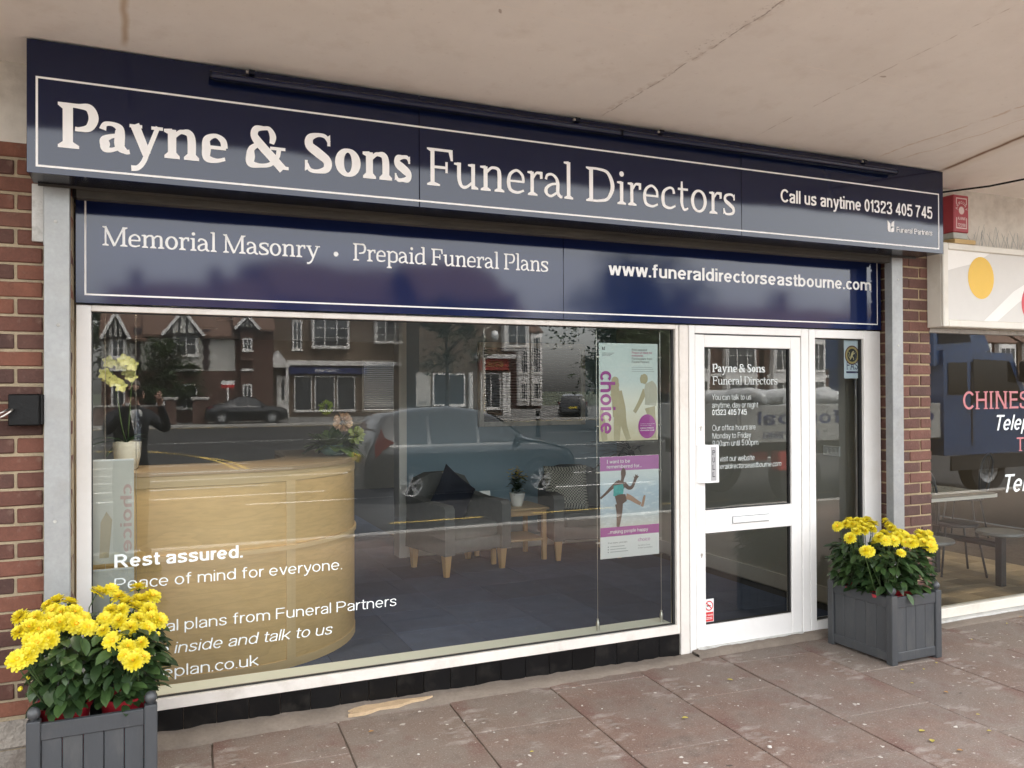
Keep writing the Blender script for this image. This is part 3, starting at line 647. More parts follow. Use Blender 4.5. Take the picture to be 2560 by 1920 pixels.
# mortar fillet and patches at the foot of the shop front
def rough_strip(name, x0, x1, yb, yf, zb, zf, n, mt, parent=None, jy=.012, jz=.006):
    mb = MB(); vs = []; fs = []
    for i in range(n+1):
        x = x0+(x1-x0)*i/n; a = random.uniform(-jy, jy); q = i/n; zb_ = zb[0]*(1-q)+zb[1]*q
        vs += [(x, yb, zb_+random.uniform(-jz, jz)), (x, (yb+yf)/2+a*.5, (zb_+zf)*.55+random.uniform(-jz, jz)), (x, yf+a, zf+.003+random.uniform(0, jz*.3)), (x, yf+a-.006, -.012)]
    for i in range(n):
        for k in range(3): fs.append((4*i+k, 4*i+k+1, 4*i+5+k, 4*i+4+k))
    return mb.add(vs, fs).build(name, mt, parent, smooth=True)
fil = rough_strip('mortar_fillet', -.45, 3.13, .03, -.115, (.055, .012), .004, 60, M['concrete'], pv)
pts_ = [(1.00, -.045), (1.06, -.03), (1.13, -.04), (1.24, -.028), (1.33, -.045), (1.42, -.052), (1.36, -.075), (1.30, -.072), (1.22, -.10), (1.12, -.098), (1.03, -.125), (.95, -.118), (.985, -.09), (.96, -.07)]
MB().prism(pts_, .008, .026, 'z').build('sand_patch', mat('sand_patch', (.50, .36, .22), .95, .2, 14, bump=.4, bs=60, dirt=(.3, .22, .15), dscale=9, damt=.5), pv)
step = thing('door_step', 'low rough concrete step under the white shop door', 'step', (3.9, -.04, 0))
rough_strip('concrete_edge', 3.13, 4.80, -.012, -.085, (.030, .034), .022, 40, M['concrete'], step, .006, .004)
MB().box(3.13, 4.80, -.012, .06, -.01, .022).build('tread', M['concrete'], step)
# litter: leaves, petals and pale stone chips
leafm = [mat('dry_leaf', (.42, .34, .07), .7, .2, 40), mat('brown_leaf', (.33, .17, .05), .7, .2, 40)]
def small_leaf(s, mt):
    mb = MB(); vs = []; n = 7
    for i in range(n):
        q = i/(n-1); w = sin(pi*q)**.8*.34*s; z = .004+.12*s*sin(q*3)*.5
        vs += [(-w, (q-.5)*s, z+.1*w), (0, (q-.5)*s, z-.002), (w, (q-.5)*s, z+.15*w)]
    fs = [(3*i+k, 3*i+k+1, 3*i+4+k, 3*i+3+k) for i in range(n-1) for k in range(2)]
    return mb.add(vs, fs).mesh('fallen_leaf', mt, True, fixn=False)
lm = [small_leaf(.035, leafm[0]), small_leaf(.028, leafm[1]), small_leaf(.02, leafm[0])]
LEAFPX = [(2305, 1828, 0), (2330, 1853, 0), (1713, 1797, 0), (1825, 1700, 0), (2365, 1731, 1), (2341, 1658, 2), (2310, 1674, 2), (2400, 1878, 1), (2280, 1709, 2), (2445, 1787, 2), (2473, 1829, 2), (928, 1830, 1), (2256, 1676, 2), (2430, 1600, 2), (2553, 1543, 1), (1330, 1880, 2), (2518, 1560, 2)]
for px, py, k in LEAFPX:
    p = onZ(px, py, .004); o = link_mesh('fallen_leaf', lm[k], None, (p.x, p.y, .004), (0, 0, random.uniform(0, 6)), (1, 1, random.uniform(.5, 1.2)))
    tag(o, ['yellow leaf lying on the paving slabs', 'brown curled leaf lying on the paving slabs', 'small yellow petal lying on the paving slabs'][k], 'leaf', ['yellow leaves on the paving', 'brown leaves on the paving', 'yellow petals on the paving'][k])
M['far_chip'] = mat('stone_chip', (.55, .51, .46), .9, .2, 60)
for px, py, r in [(1924, 1867, .012), (1046, 1885, .007), (1160, 1802, .005), (1505, 1771, .005), (1235, 1830, .005), (760, 1790, .007), (1900, 1700, .005)]:
    p = onZ(px, py, .003); m_ = MB().lathe([(0, 0), (r, .001), (r*.9, r*.5), (r*.4, r*.75), (0, r*.7)], (p.x, p.y, .0), 7, sx=random.uniform(.7, 1.3))
    tag(m_.build('stone_chip', M['far_chip']), 'small pale chip of stone lying on the paving', 'stone chip', 'pale chips on the paving')

# ================================================================ CANOPY AND WALL ABOVE
can = thing('canopy', 'cream painted concrete canopy with cracks and brown stains over the shop fronts', 'canopy', (2.2, -1.2, 3.1))
sof = MB(); nx, ny = 60, 8; vs = []; fs = []
for j in range(ny+1):
    y = -.10+(-2.25+.10)*j/ny; z = 3.082+(.175)*j/ny
    for i in range(nx+1): vs.append((-9+26*i/nx, y, z+.004*sin(i*1.7+j)))
for j in range(ny):
    for i in range(nx): a = j*(nx+1)+i; fs.append((a, a+1, a+nx+2, a+nx+1))
so = sof.add(vs, fs).mesh('soffit', M['soffit'], True, fixn=False)
link_mesh('soffit', so, can, (-2.2, 1.2, -3.1))
MB().box(-9, 17, -2.29, -2.245, 3.262, 3.46).build('edge_beam', M['render_beam'], can)
MB().box(-9, 17, -2.245, 8.0, 3.30, 3.46).build('roof_slab', M['concrete'], can)
wall_above = thing('upper_wall', 'cream rendered beam with chips and stains behind the fascia signs', 'wall', (2.2, -.08, 2.6))
MB().box(-9, 17, -.15, .06, 2.70, 3.115).build('beam', M['render_beam'], wall_above)
MB().box(-.28, 4.78, -.149, .06, 2.575, 2.70).build('lintel', M['render_beam'], wall_above)
# ---- brick piers
def bmesh_brick(l, d=.10, h=.0635):
    bm = bmesh.new(); bmesh.ops.create_cube(bm, size=1.0)
    for v in bm.verts: v.co = (v.co.x*l, v.co.y*d, v.co.z*h)
    bmesh.ops.bevel(bm, geom=bm.edges[:], offset=.004, segments=1, affect='EDGES')
    for v in bm.verts: v.co += Vector((random.uniform(-.0015, .0015), random.uniform(-.001, .001), random.uniform(-.0015, .0015)))
    me = bpy.data.meshes.new('brick'); bm.to_mesh(me); bm.free(); return me
def brick_set(mt):
    s = {}
    for l in (.215, .1025, .16, .05):
        s[l] = []
        for _ in range(3):
            me = bmesh_brick(l); me.materials.append(mt); s[l].append(me)
    return s
M['rubble'] = mat('rubble', (.30, .265, .225), .95, .3, 9, bump=1.0, bs=22, bdist=.02, rnd=.2, dirt=(.13, .10, .08), dscale=9, damt=.8)
BL, BR_ = brick_set(M['brick']), brick_set(M['brick_r'])
CH = .0755
def lay(parent, sets, x, y, z, l, face='y'):
    key = min(sets, key=lambda k: abs(k-l)); me = random.choice(sets[key]); base = wpos(parent)
    rot = (0, 0, random.uniform(-.006, .006)+(pi if random.random() < .5 else 0)+(pi/2 if face == 'x' else 0))
    p = Vector((x, y, z))-base+Vector((0, random.uniform(-.002, .002), random.uniform(-.0015, .0015)))
    link_mesh('brick', me, parent, p, rot, (l/key, 1, 1))
pier_l = thing('brick_pier', 'dark red brick pier with pale mortar beside the big shop window', 'brick pier', (-.6, -.1, 0))
MB().box(-1.35, -.284, -.142, .10, .10, 2.70).build('mortar_joint', M['mortar'], pier_l)
z = .262; row = 0
while z < 2.70:
    zz = z+.0325
    off = -.284-.1075 if row % 2 == 0 else -.284
    x = off
    if row % 2 == 0: lay(pier_l, BL, -.284-.0487, -.1, zz, .0975)
    while x > -1.3:
        l = .203; lay(pier_l, BL, x-.0055-l/2, -.1, zz, l); x -= .2155
    z += CH; row += 1
for kx, (xa, xb) in enumerate(((-1.36, -.93), (-.925, -.60), (-.595, -.284))):
    for kz, (za, zb) in enumerate(((-.02, .118), (.124, .246))): MB().box(xa+.004*kz, xb, -.156-.004*((kx+kz) % 2), .10, za, zb, .012).build('plinth_block', M['rubble'], pier_l)
pier_r = thing('brick_pier', 'brownish red brick pier with yellow mortar between the two shops', 'brick pier', (4.93, -.1, 0))
MB().box(4.786, 5.085, -.142, .12, .0, 2.70).build('mortar_joint', M['mortar_r'], pier_r)
z = .02; row = 0
while z < 2.70:
    zz = z+.0325
    if row % 2 == 0:
        lay(pier_r, BR_, 4.779+.0975/2+.05, -.1, zz, .205-.01); lay(pier_r, BR_, 5.037, -.1, zz, .0975)
        # reveal: header end then stretcher
        lay(pier_r, BR_, 4.828, .055, zz, .19, 'x')
    else:
        lay(pier_r, BR_, 4.779+.0487, -.1, zz, .0975); lay(pier_r, BR_, 4.984, -.1, zz, .205)
        lay(pier_r, BR_, 4.828, .0, zz, .0975, 'x'); lay(pier_r, BR_, 4.828, .105, zz, .0975, 'x')
    z += CH; row += 1
# ---- shutter guides
def channel(name, label, x0, x1, ztop):
    t = thing(name, label, 'shutter rail', ((x0+x1)/2, -.18, 0))
    MB().box(x0, x1, -.212, -.205, 0, ztop, .002).build('face', M['galv'], t)
    MB().box(x0, x0+.006, -.205, -.151, 0, ztop).build('side', M['galv'], t)
    MB().box(x1-.006, x1, -.205, -.151, 0, ztop).build('side', M['galv'], t)
    for zz in (.35, 1.1, 1.95, 2.4):
        MB().lathe([(0, -.0035), (.006, -.003), (.0075, 0)], ((x0+x1)/2+random.uniform(-.01, .01), -.212, zz), 8, 'y').build('rivet', M['galv_light'], t)
    return t
channel('shutter_rail', 'grey galvanised roller shutter rail between brick and left window frame', -.386, -.287, 2.56)
channel('shutter_rail', 'grey galvanised roller shutter rail beside the sidelight and narrow pier', 4.648, 4.748, 2.56)
cp = thing('cover_plate', 'short pale metal plate under the left end of the sign box', 'metal plate', (-.41, -.16, 2.2))
MB().box(-.435, -.389, -.172, -.150, 2.315, 2.565, .002).build('plate', M['galv_light'], cp)
MB().box(-.391, -.387, -.178, -.150, 2.30, 2.565).build('edge_strip', M['galv'], cp)
# ---- lock box with padlock
lb = thing('lock_box', 'black painted steel lock box bolted to the brick pier', 'lock box', (-.45, -.18, 1.5))
bx = MB().box(-.516, -.400, -.235, -.150, 1.517, 1.652, .004).build('housing', M['black_paint'], lb)
MB().box(-.399, -.388, -.228, -.150, 1.520, 1.650, .003).build('hinge_flange', M['black_paint'], lb)
MB().box(-.512, -.404, -.2385, -.235, 1.522, 1.648, .001).build('cover', M['black_paint'], lb)
pd = thing('padlock', 'steel padlock hanging open through the black lock box', 'padlock', (-.53, -.27, 1.5))
MB().tube([(-.500, -.236, 1.585), (-.497, -.262, 1.588), (-.505, -.275, 1.578), (-.525, -.278, 1.562), (-.548, -.276, 1.549)], .0045, 8).build('shackle', M['steel'], pd, True)
MB().tube([(-.512, -.24, 1.588), (-.53, -.262, 1.578), (-.552, -.270, 1.566)], .0045, 8).build('shackle', M['steel'], pd, True)
MB().box(-.615, -.548, -.288, -.262, 1.520, 1.572, .006).build('lock_body', M['brass'], pd)
MB().box(-.600, -.556, -.290, -.288, 1.508, 1.532).build('label_strip', mat('blue_strip', (.02, .03, .12), .5, 0), pd)

# ================================================================ UPPER FASCIA SIGN
YS = -.43
us = thing('fascia_sign', 'long dark navy sign box reading Payne and Sons Funeral Directors', 'shop sign', (2.2, -.33, 2.55))
SX0, SX1, SZ0, SZ1 = -.426, 4.872, 2.553, 3.098
MB().box(SX0+.003, SX1-.003, YS+.012, -.232, SZ0+.002, SZ1-.002, .002).build('box_body', M['navy_edge'], us)
for a, b in ((SX0, 1.2345), (1.2375, 3.1945), (3.1975, SX1)):
    MB().box(a, b, YS, YS+.011, SZ0, SZ1, .0012).build('panel', M['navy'], us)
MB().box(SX0+.02, SX1-.02, -.232, -.226, SZ0-.008, SZ0+.03).build('rear_lip', M['bar_wood'], us)
bd = MB()
def border(mb, x0, x1, z0, z1, y, w, sides='lrtb'):
    if 't' in sides: mb.sheet([(x0, z1-w), (x1, z1-w), (x1, z1), (x0, z1)], y)
    if 'b' in sides: mb.sheet([(x0, z0), (x1, z0), (x1, z0+w), (x0, z0+w)], y)
    if 'l' in sides: mb.sheet([(x0, z0+w), (x0+w, z0+w), (x0+w, z1-w), (x0, z1-w)], y)
    if 'r' in sides: mb.sheet([(x1-w, z0+w), (x1, z0+w), (x1, z1-w), (x1-w, z1-w)], y)
border(bd, -.394, 4.832, 2.579, 2.949, YS-.0012, .0085); bd.build('border_line', M['sign_white'], us)
tx = MB()
def X1(cx): return onY(120+cx*.43399, 360, YS).x
for ch, a, b in (('P', 57, 292), ('a', 295, 473), ('y', 470, 662), ('n', 668, 870), ('e', 886, 1035), ('&', 1138, 1385), ('S', 1478, 1635), ('o', 1653, 1800), ('n', 1812, 1980), ('s', 1993, 2093)):
    glyph_at(tx, ch, BOLD, X1(a), X1(b), 2.667, .187, YS-.0014)
tx.build('lettering', M['sign_white'], us)
tx = MB()
def X2(cx): return onY(1040+cx*.37975, 450, YS).x
for ch, a, b in (('F', 72, 242), ('u', 250, 408), ('n', 422, 580), ('e', 597, 715), ('r', 733, 832), ('a', 843, 962), ('l', 972, 1033), ('D', 1118, 1305), ('i', 1322, 1380), ('r', 1392, 1480), ('e', 1493, 1595), ('c', 1613, 1708), ('t', 1722, 1792), ('o', 1808, 1912), ('r', 1928, 2010), ('s', 2020, 2097)):
    glyph_at(tx, ch, REG, X2(a), X2(b), 2.665, .184, YS-.0014)
tx.build('lettering', M['sign_white'], us)
for txt, a, b in (('Call us anytime', 3.487, onY(2152, 525, YS).x), ('01323 405 745', onY(2161, 525, YS).x, 4.768)): tx = MB(); sans_line(tx, txt, 'sansb', a, b, 2.777, .078, YS-.0014); tx.build('lettering', M['sign_white'], us)
tx = MB(); sans_line(tx, 'Funeral Partners', 'serif', 4.438, 4.766, 2.666, .034, YS-.0014); tx.build('lettering', M['sign_white'], us)
def fp_logo(mb, x, z, w, h, y):
    """three leaf shapes forming a cup"""
    def leafshape(x0, x1, z0, z1, flip):
        P = [(0, 1), (0, .25), (.12, .08), (.4, 0), (1, 0), (1, .55), (.85, .75), (.45, .9)] if not flip else [(1, 1), (1, .25), (.88, .08), (.6, 0), (0, 0), (0, .55), (.15, .75), (.55, .9)]
        mb.sheet([(x0+(x1-x0)*a, z0+(z1-z0)*b) for a, b in P], y)
    leafshape(x, x+w*.46, z, z+h, False); leafshape(x+w*.54, x+w, z, z+h*.45, True)
    mb.sheet([(x+w*.54, z+h*.5), (x+w, z+h*.5), (x+w, z+h), (x+w*.8, z+h*.95), (x+w*.62, z+h*.8)], y)
tx = MB(); fp_logo(tx, 4.362, 2.663, .058, .072, YS-.0014); tx.build('emblem', M['sign_white'], us)
sb_ = thing('shutter_bar', 'weathered grey brown bar of the rolled up shutter between the two signs', 'shutter bar', (2.2, -.19, 2.5))
MB().box(-.262, 4.64, -.205, -.150, 2.512, 2.556, .004).build('bar', M['bar_wood'], sb_)
MB().box(-.262, 4.64, -.148, -.10, 2.53, 2.556).build('slat', M['bar_wood'], sb_)
MB().box(-.284, 4.78, -.10, .06, 2.54, 2.58).build('headbox', M['gasket'], sb_)
# trough lights along the top of the sign
def trough(x0, x1, knobs, label):
    t = thing('trough_light', label, 'sign light', ((x0+x1)/2, -.47, 3.0)); yc, zc = -.468, 3.040
    MB().tube([(x0, yc, zc), (x1, yc, zc)], .019, 14).build('tube', M['navy'], t, 'auto')
    MB().box(x0+.01, x1-.01, yc-.012, yc+.012, zc-.0225, zc-.0185).build('diffuser', M['navy_edge'], t)
    for e in (x0, x1): MB().tube([(e-.004, yc, zc), (e+.004, yc, zc)], .0205, 14).build('end_cap', M['navy_edge'], t, 'auto')
    for k in knobs:
        MB().box(k-.012, k+.012, yc, -.430, 3.062, 3.070, .002).build('bracket', M['navy_edge'], t)
        MB().tube([(k-.012, yc-.012, 3.073), (k+.012, yc-.012, 3.073)], .012, 10).build('knob', M['navy_edge'], t, 'auto')
        MB().box(k-.026, k-.014, yc-.018, yc-.006, 3.066, 3.077, .001).build('bolt', M['steel'], t)
trough(onY(527, 190, -.472).x, onY(1550, 325, -.472).x, (onY(630, 180, -.484).x, onY(1445, 297, -.484).x), 'dark blue trough light over the bold name Payne and Sons')
trough(onY(1555, 325, -.472).x, onY(2240, 430, -.472).x, (onY(1655, 326, -.484).x, onY(2163, 402, -.484).x), 'dark blue trough light over the words Call us anytime')

# ================================================================ LOWER FASCIA SIGN
YL = -.022
ls = thing('fascia_sign', 'lower navy sign reading Memorial Masonry and Prepaid Funeral Plans', 'shop sign', (2.2, -.01, 2.07))
MB().box(-.274, 4.746, YL+.004, .055, 2.072, 2.545, .001).build('box_body', M['navy_edge'], ls)
for a, b in ((-.276, 2.2325), (2.2355, 4.748)): MB().box(a, b, YL-.006, YL+.003, 2.068, 2.540, .001).build('panel', M['navy_low'], ls)
YLT = YL-.0075
bd = MB(); border(bd, -.240, 4.714, 2.104, 2.62, YLT, .0078, 'b'); 
for xx in (-.240, 4.7062): bd.sheet([(xx, 2.1118), (xx+.0078, 2.1118), (xx+.0078, 2.538), (xx, 2.538)], YLT)
bd.build('border_line', M['sign_white'], ls)
for txt, a, b in (('Memorial Masonry', -.166, .832), ('Prepaid Funeral Plans', 1.003, 2.134)):
    tx = MB(); serif_line(tx, txt, SMALL, a, b, 2.337, .090, YLT); tx.build('lettering', M['sign_white'], ls)
tx = MB(); tx.sheet([(.914+.0125*cos(a*pi/8), 2.364+.0125*sin(a*pi/8)) for a in range(16)], YLT); tx.build('bullet', M['sign_white'], ls)
tx = MB(); sans_line(tx, 'www.funeraldirectorseastbourne.com', 'sansb', 2.536, 4.652, 2.342, .080, YLT); tx.build('lettering', M['sign_white'], ls)

# ================================================================ WINDOW
win = thing('shop_window', 'wide white framed shop window with lettering about funeral plans', 'window', (1.4, 0, .14))
MB().box(-.276, -.214, 0, .065, .142, 2.062, .002).build('frame', M['white_frame'], win)
MB().box(-.214, 3.030, 0, .065, 2.034, 2.062, .002).build('frame', M['old_frame'], win)
MB().box(-.214, 3.030, 0, .065, .142, .197, .002).build('frame', M['old_frame'], win)
MB().box(3.030, 3.054, 0, .065, .142, 2.062, .002).build('frame', M['old_frame'], win)
MB().box(3.058, 3.122, -.006, .070, .01, 2.062, .003).build('mullion', M['old_frame'], win)
gk = MB()
for q in ((-.214, -.209, .197, 2.034), (3.018, 3.030, .197, 2.034), (-.209, 3.018, 2.028, 2.034), (-.209, 3.018, .197, .202)): gk.box(q[0], q[1], .020, .040, q[2], q[3])
gk.build('gasket', M['gasket'], win)
MB().sheet([(-.212, .199), (3.02, .199), (3.02, 2.032), (-.212, 2.032)], GY).build('pane', M['glass'], win, fixn=False)
MB().box(-.25, 3.03, .066, .20, .155, .196, .003).build('sill', M['sill'], win)
YV = GY-.002
def glass_text(txt, style, pl, pr, cap, xl=None):
    a = onY(*pl, YV); b = onY(*pr, YV); x0 = a.x if xl is None else xl; tx = MB()
    sans_line(tx, txt, style, x0, b.x, (a.z+b.z)/2, cap, YV); tx.build('lettering', M['vinyl'], win); return a.x
XL = glass_text('Rest assured.', 'sansb', (286, 1419), (607, 1394), .062)
glass_text('Peace of mind for everyone.', 'sans', (288, 1473), (855, 1425), .054, XL)
glass_text('Funeral plans from Funeral Partners', 'sans', (413, 1578), (991, 1515), .054, XL)
glass_text('Come inside and talk to us', 'ital', (434, 1630), (829, 1588), .054, XL)
glass_text('choiceplan.co.uk', 'sans', (413, 1694), (645, 1663), .054, XL)
rs = thing('stall_riser', 'row of shiny black tiles under the big shop window', 'tiled plinth', (1.4, .02, 0))
MB().box(-.28, 3.055, .012, .06, -.02, .141).build('backing', M['grout'], rs)
tme = MB().box(-.074, .074, .0, .012, 0, .160, .0012).mesh('tile', M['black_tile'])
for i in range(22):
    x = 3.05-.0755-i*.151
    if x < -.23: break
    link_mesh('tile', tme, rs, (x-1.4, -.018+random.uniform(-.0008, .0008), -.022), (0, 0, random.uniform(-.002, .002)))

# ================================================================ DOOR
dr = thing('shop_door', 'white glazed shop door with PULL handle and opening hours', 'door', (3.6, 0, .02))
W_ = M['white_frame']
for q in ((3.126, 3.170, .012, 2.062), (4.036, 4.100, .012, 2.062)): MB().box(q[0], q[1], -.010, .07, q[2], q[3], .003).build('frame', W_, dr)
MB().box(3.170, 4.036, -.010, .07, 2.012, 2.062, .003).build('frame', W_, dr)
MB().box(3.168, 4.038, -.003, .06, 2.004, 2.012).build('head_gap', M['gasket'], dr)
leaf_y0, leaf_y1 = -.006, .05
for n_, q in (('stile', (3.174, 3.247, .028, 2.004)), ('stile', (3.948, 4.031, .028, 2.004)), ('rail', (3.2475, 3.9475, 1.926, 2.003)), ('rail', (3.2475, 3.9475, .748, .894)), ('rail', (3.2475, 3.9475, .029, .171))):
    MB().box(q[0], q[1], leaf_y0, leaf_y1, q[2], q[3], .003).build(n_, W_, dr)
for z0, z1 in ((.171, .748), (.894, 1.926)):
    gk = MB()
    for q in ((3.247, 3.253, z0, z1), (3.940, 3.948, z0, z1), (3.253, 3.940, z1-.006, z1), (3.253, 3.940, z0, z0+.005)): gk.box(q[0], q[1], .008, .034, q[2]+.0005, q[3]-.0005)
    gk.build('gasket', M['gasket'], dr)
    MB().sheet([(3.25, z0+.003), (3.945, z0+.003), (3.945, z1-.003), (3.25, z1-.003)], .02).build('pane', M['glass_door'], dr, fixn=False)
MB().box(3.176, 4.030, -.022, -.006, .024, .040, .002).build('weather_bar', M['galv_light'], dr)
hd = MB(); hv = [(3.181+.064*q, -.012-.034*sin(q*pi*.5)) for q in (0, .2, .4, .6, .8, 1.0)]+[(3.247, -.047), (3.321, -.047), (3.321, -.041), (3.250, -.041), (3.247, -.006), (3.181, -.006)]
hd.prism(hv, 1.072, 1.310, 'z'); ho = hd.build('pull_handle', M['plastic_white'], dr, 'auto')
MB().box(3.259, 3.300, -.0485, -.047, 1.085, 1.297).build('grey_plate', M['pull_grey'], ho)
for i, c in enumerate('PULL'):
    tx = MB(); w_ = .022; sans_line(tx, c, 'serif', 3.268, 3.268+w_, 1.246-i*.046, .030, -.0492); tx.build('lettering', M['ink'], ho)
lx = MB().box(3.440, 3.757, -.012, -.006, .794, .848, .003).build('letterbox', M['plastic_white'], dr)
MB().box(3.449, 3.748, -.0135, -.0121, .7975, .8445).build('shadow_gap', M['galv'], lx)
MB().box(3.453, 3.744, -.024, -.0136, .802, .840, .003).build('flap', M['plastic_white'], lx)
for zc in (1.412, .612):
    lk = MB().box(3.196, 3.228, -.009, -.006, zc-.035, zc+.035, .001).build('lock_plate', M['plastic_white'], dr)
    MB().lathe([(0, -.005), (.0085, -.005), (.0085, 0)], (3.212, -.009, zc+.008), 12, 'y').build('keyhole', M['steel'], lk)
    MB().box(3.2085, 3.2155, -.0125, -.009, zc-.014, zc+.004).build('keyhole', M['steel'], lk)
YD = .0185; M['vinyl_door'] = mat('vinyl_door', (.60, .64, .62), .5, .02, 3)
def door_text(txt, style, pl, pr, cap, serif=None):
    a = onY(*pl, YD); b = onY(*pr, YD); tx = MB()
    if serif: serif_line(tx, txt, serif, a.x, b.x, (a.z+b.z)/2, cap, YD)
    else: sans_line(tx, txt, style, a.x, b.x, (a.z+b.z)/2, cap, YD)
    tx.build('lettering', M['vinyl_door'], dr)
dp = lambda cx, cy: (1700+cx*.27125, 800+cy*.27125)
door_text('Payne & Sons', None, dp(297, 482), dp(783, 480), .052, BOLD)
door_text('Funeral Directors', None, dp(300, 596), dp(898, 593), .052, REG)
for txt, st, a, b, cp_ in (('You can talk to us', 'sans', (295, 738), (655, 732), .036), ('anytime, day or night', 'sans', (295, 812), (718, 802), .036), ('01323 405 745', 'sansb', (297, 878), (615, 872), .036), ('Our office hours are', 'sans', (298, 1018), (697, 1010), .036), ('Monday to Friday', 'sans', (300, 1093), (652, 1084), .036), ('9.00am until 5.00pm', 'sans', (300, 1165), (720, 1150), .036), ('Or visit our website', 'sans', (302, 1306), (687, 1292), .036), ('funeraldirectorseastbourne.com', 'ital', (302, 1374), (930, 1348), .034)):
    door_text(txt, st, dp(*a), dp(*b), cp_)
def sticker(name, label, cat, x0, x1, z0, z1, y, mt):
    t = thing(name, label, cat, ((x0+x1)/2, y, z0)); MB().box(x0, x1, y-.0006, y+.0002, z0, z1).build('sheet', mt, t); return t
ns = sticker('no_smoking_sticker', 'small white and red no smoking sticker in the lower door pane', 'sticker', 3.250, 3.322, .183, .328, .0165, M['plastic_white'])
red = mat('sign_red', (.62, .03, .03), .5, 0)
c = (3.286, .285); mb = MB(); vs, fs = ribbon([(c[0]+.028*cos(a*pi/6), c[1]+.028*sin(a*pi/6), .007) for a in range(12)], True); mb.add([(x, .0155, zz) for x, zz in vs], fs)
mb.sheet([(c[0]-.022, c[1]+.017), (c[0]-.017, c[1]+.022), (c[0]+.022, c[1]-.017), (c[0]+.017, c[1]-.022)], .0152); mb.build('red_ring', red, ns)
MB().sheet([(3.253, .186), (3.319, .186), (3.319, .245), (3.253, .245)], .0155).build('red_panel', red, ns)
MB().sheet([(c[0]-.018, c[1]-.004), (c[0]+.012, c[1]-.004), (c[0]+.012, c[1]+.004), (c[0]-.018, c[1]+.004)], .0157).build('cigarette', M['ink'], ns)
tx = MB(); sans_line(tx, 'NO SMOKING', 'sansb', 3.257, 3.315, .222, .010, .0150)
for k in range(2): tx.sheet([(3.262, .200+k*.009), (3.310, .200+k*.009), (3.310, .203+k*.009), (3.262, .203+k*.009)], .0150)
tx.build('lettering', M['plastic_white'], ns)
# ---- sidelight
sl = thing('side_window', 'narrow white framed sidelight beside the shop door', 'window', (4.43, 0, .02))
MB().box(4.104, 4.158, -.010, .07, .012, 2.062, .003).build('frame', W_, sl)
MB().box(4.602, 4.758, -.010, .07, .012, 2.062, .003).build('frame', W_, sl)
MB().box(4.158, 4.602, -.008, .07, 2.004, 2.062, .003).build('frame', W_, sl)
MB().box(4.158, 4.602, -.008, .07, .012, .092, .003).build('frame', W_, sl)
gk = MB()
for q in ((4.158, 4.164, .092, 2.004), (4.592, 4.602, .092, 2.004), (4.164, 4.592, 1.998, 2.004), (4.164, 4.592, .092, .098)): gk.box(q[0], q[1], .012, .046, q[2]+.0005, q[3]-.0005)
gk.build('gasket', M['gasket'], sl)
MB().sheet([(4.160, .094), (4.60, .094), (4.60, 2.002), (4.160, 2.002)], GY).build('pane', M['glass'], sl, fixn=False)
a = onY(2110, 850, .034); b = onY(2151, 946, .034)
fs_ = sticker('membership_sticker', 'pale blue sticker with a gold lion emblem and FAS lettering', 'sticker', a.x, b.x, b.z, a.z, .036, mat('sticker_blue', (.56, .64, .70), .5, .03))
cx_, cz_ = (a.x+b.x)/2, a.z-.105
emb = MB()
for rr, yy in ((.068, .0350),): emb.sheet([(cx_+rr*cos(k*pi/14), cz_+rr*1.0*sin(k*pi/14)) for k in range(28)], yy)
emb.build('emblem_rim', mat('dark_red', (.10, .012, .012), .5, 0), fs_)
MB().sheet([(cx_+.060*cos(k*pi/14), cz_+.060*sin(k*pi/14)) for k in range(28)], .0346).build('emblem_gold', mat('sticker_gold', (.42, .33, .12), .5, .1, 60), fs_)
MB().sheet([(cx_+.046*cos(k*pi/14), cz_+.046*sin(k*pi/14)) for k in range(28)], .0342).build('emblem_disc', M['ink'], fs_)
lion = MB()
for P in ([(-.02, -.03, .008), (-.01, -.012, .014), (.0, .008, .018), (.006, .022, .014)], [(.004, .022, .012), (.016, .026, .008)], [(.004, .008, .006), (.02, .012, .005), (.026, .02, .004)], [(-.006, -.008, .006), (.01, -.016, .006), (.012, -.032, .006)], [(-.018, -.022, .004), (-.032, -.006, .004), (-.026, .014, .004), (-.034, .024, .005)]):
    vs, fs = ribbon(P); lion.add([(cx_+x, .0338-.00006*len(lion.f)*.05, cz_+q) for x, q in vs], fs)
lion.build('emblem_lion', mat('lion_gold', (.6, .52, .28), .5, .1), fs_)
tx = MB(); sans_line(tx, 'FAS', 'serif', a.x+.022, b.x-.022, b.z+.062, .058, .0350); tx.build('lettering', mat('fas_navy', (.02, .025, .11), .5, 0), fs_)
tx = MB(); tx.sheet([(a.x+.02, b.z+.036), (b.x-.02, b.z+.036), (b.x-.02, b.z+.05), (a.x+.02, b.z+.05)], .0350); tx.sheet([(a.x+.02, b.z+.137), (b.x-.02, b.z+.137), (b.x-.02, b.z+.149), (a.x+.02, b.z+.149)], .0350); tx.build('band', mat('fas_navy2', (.03, .03, .09), .5, 0), fs_)
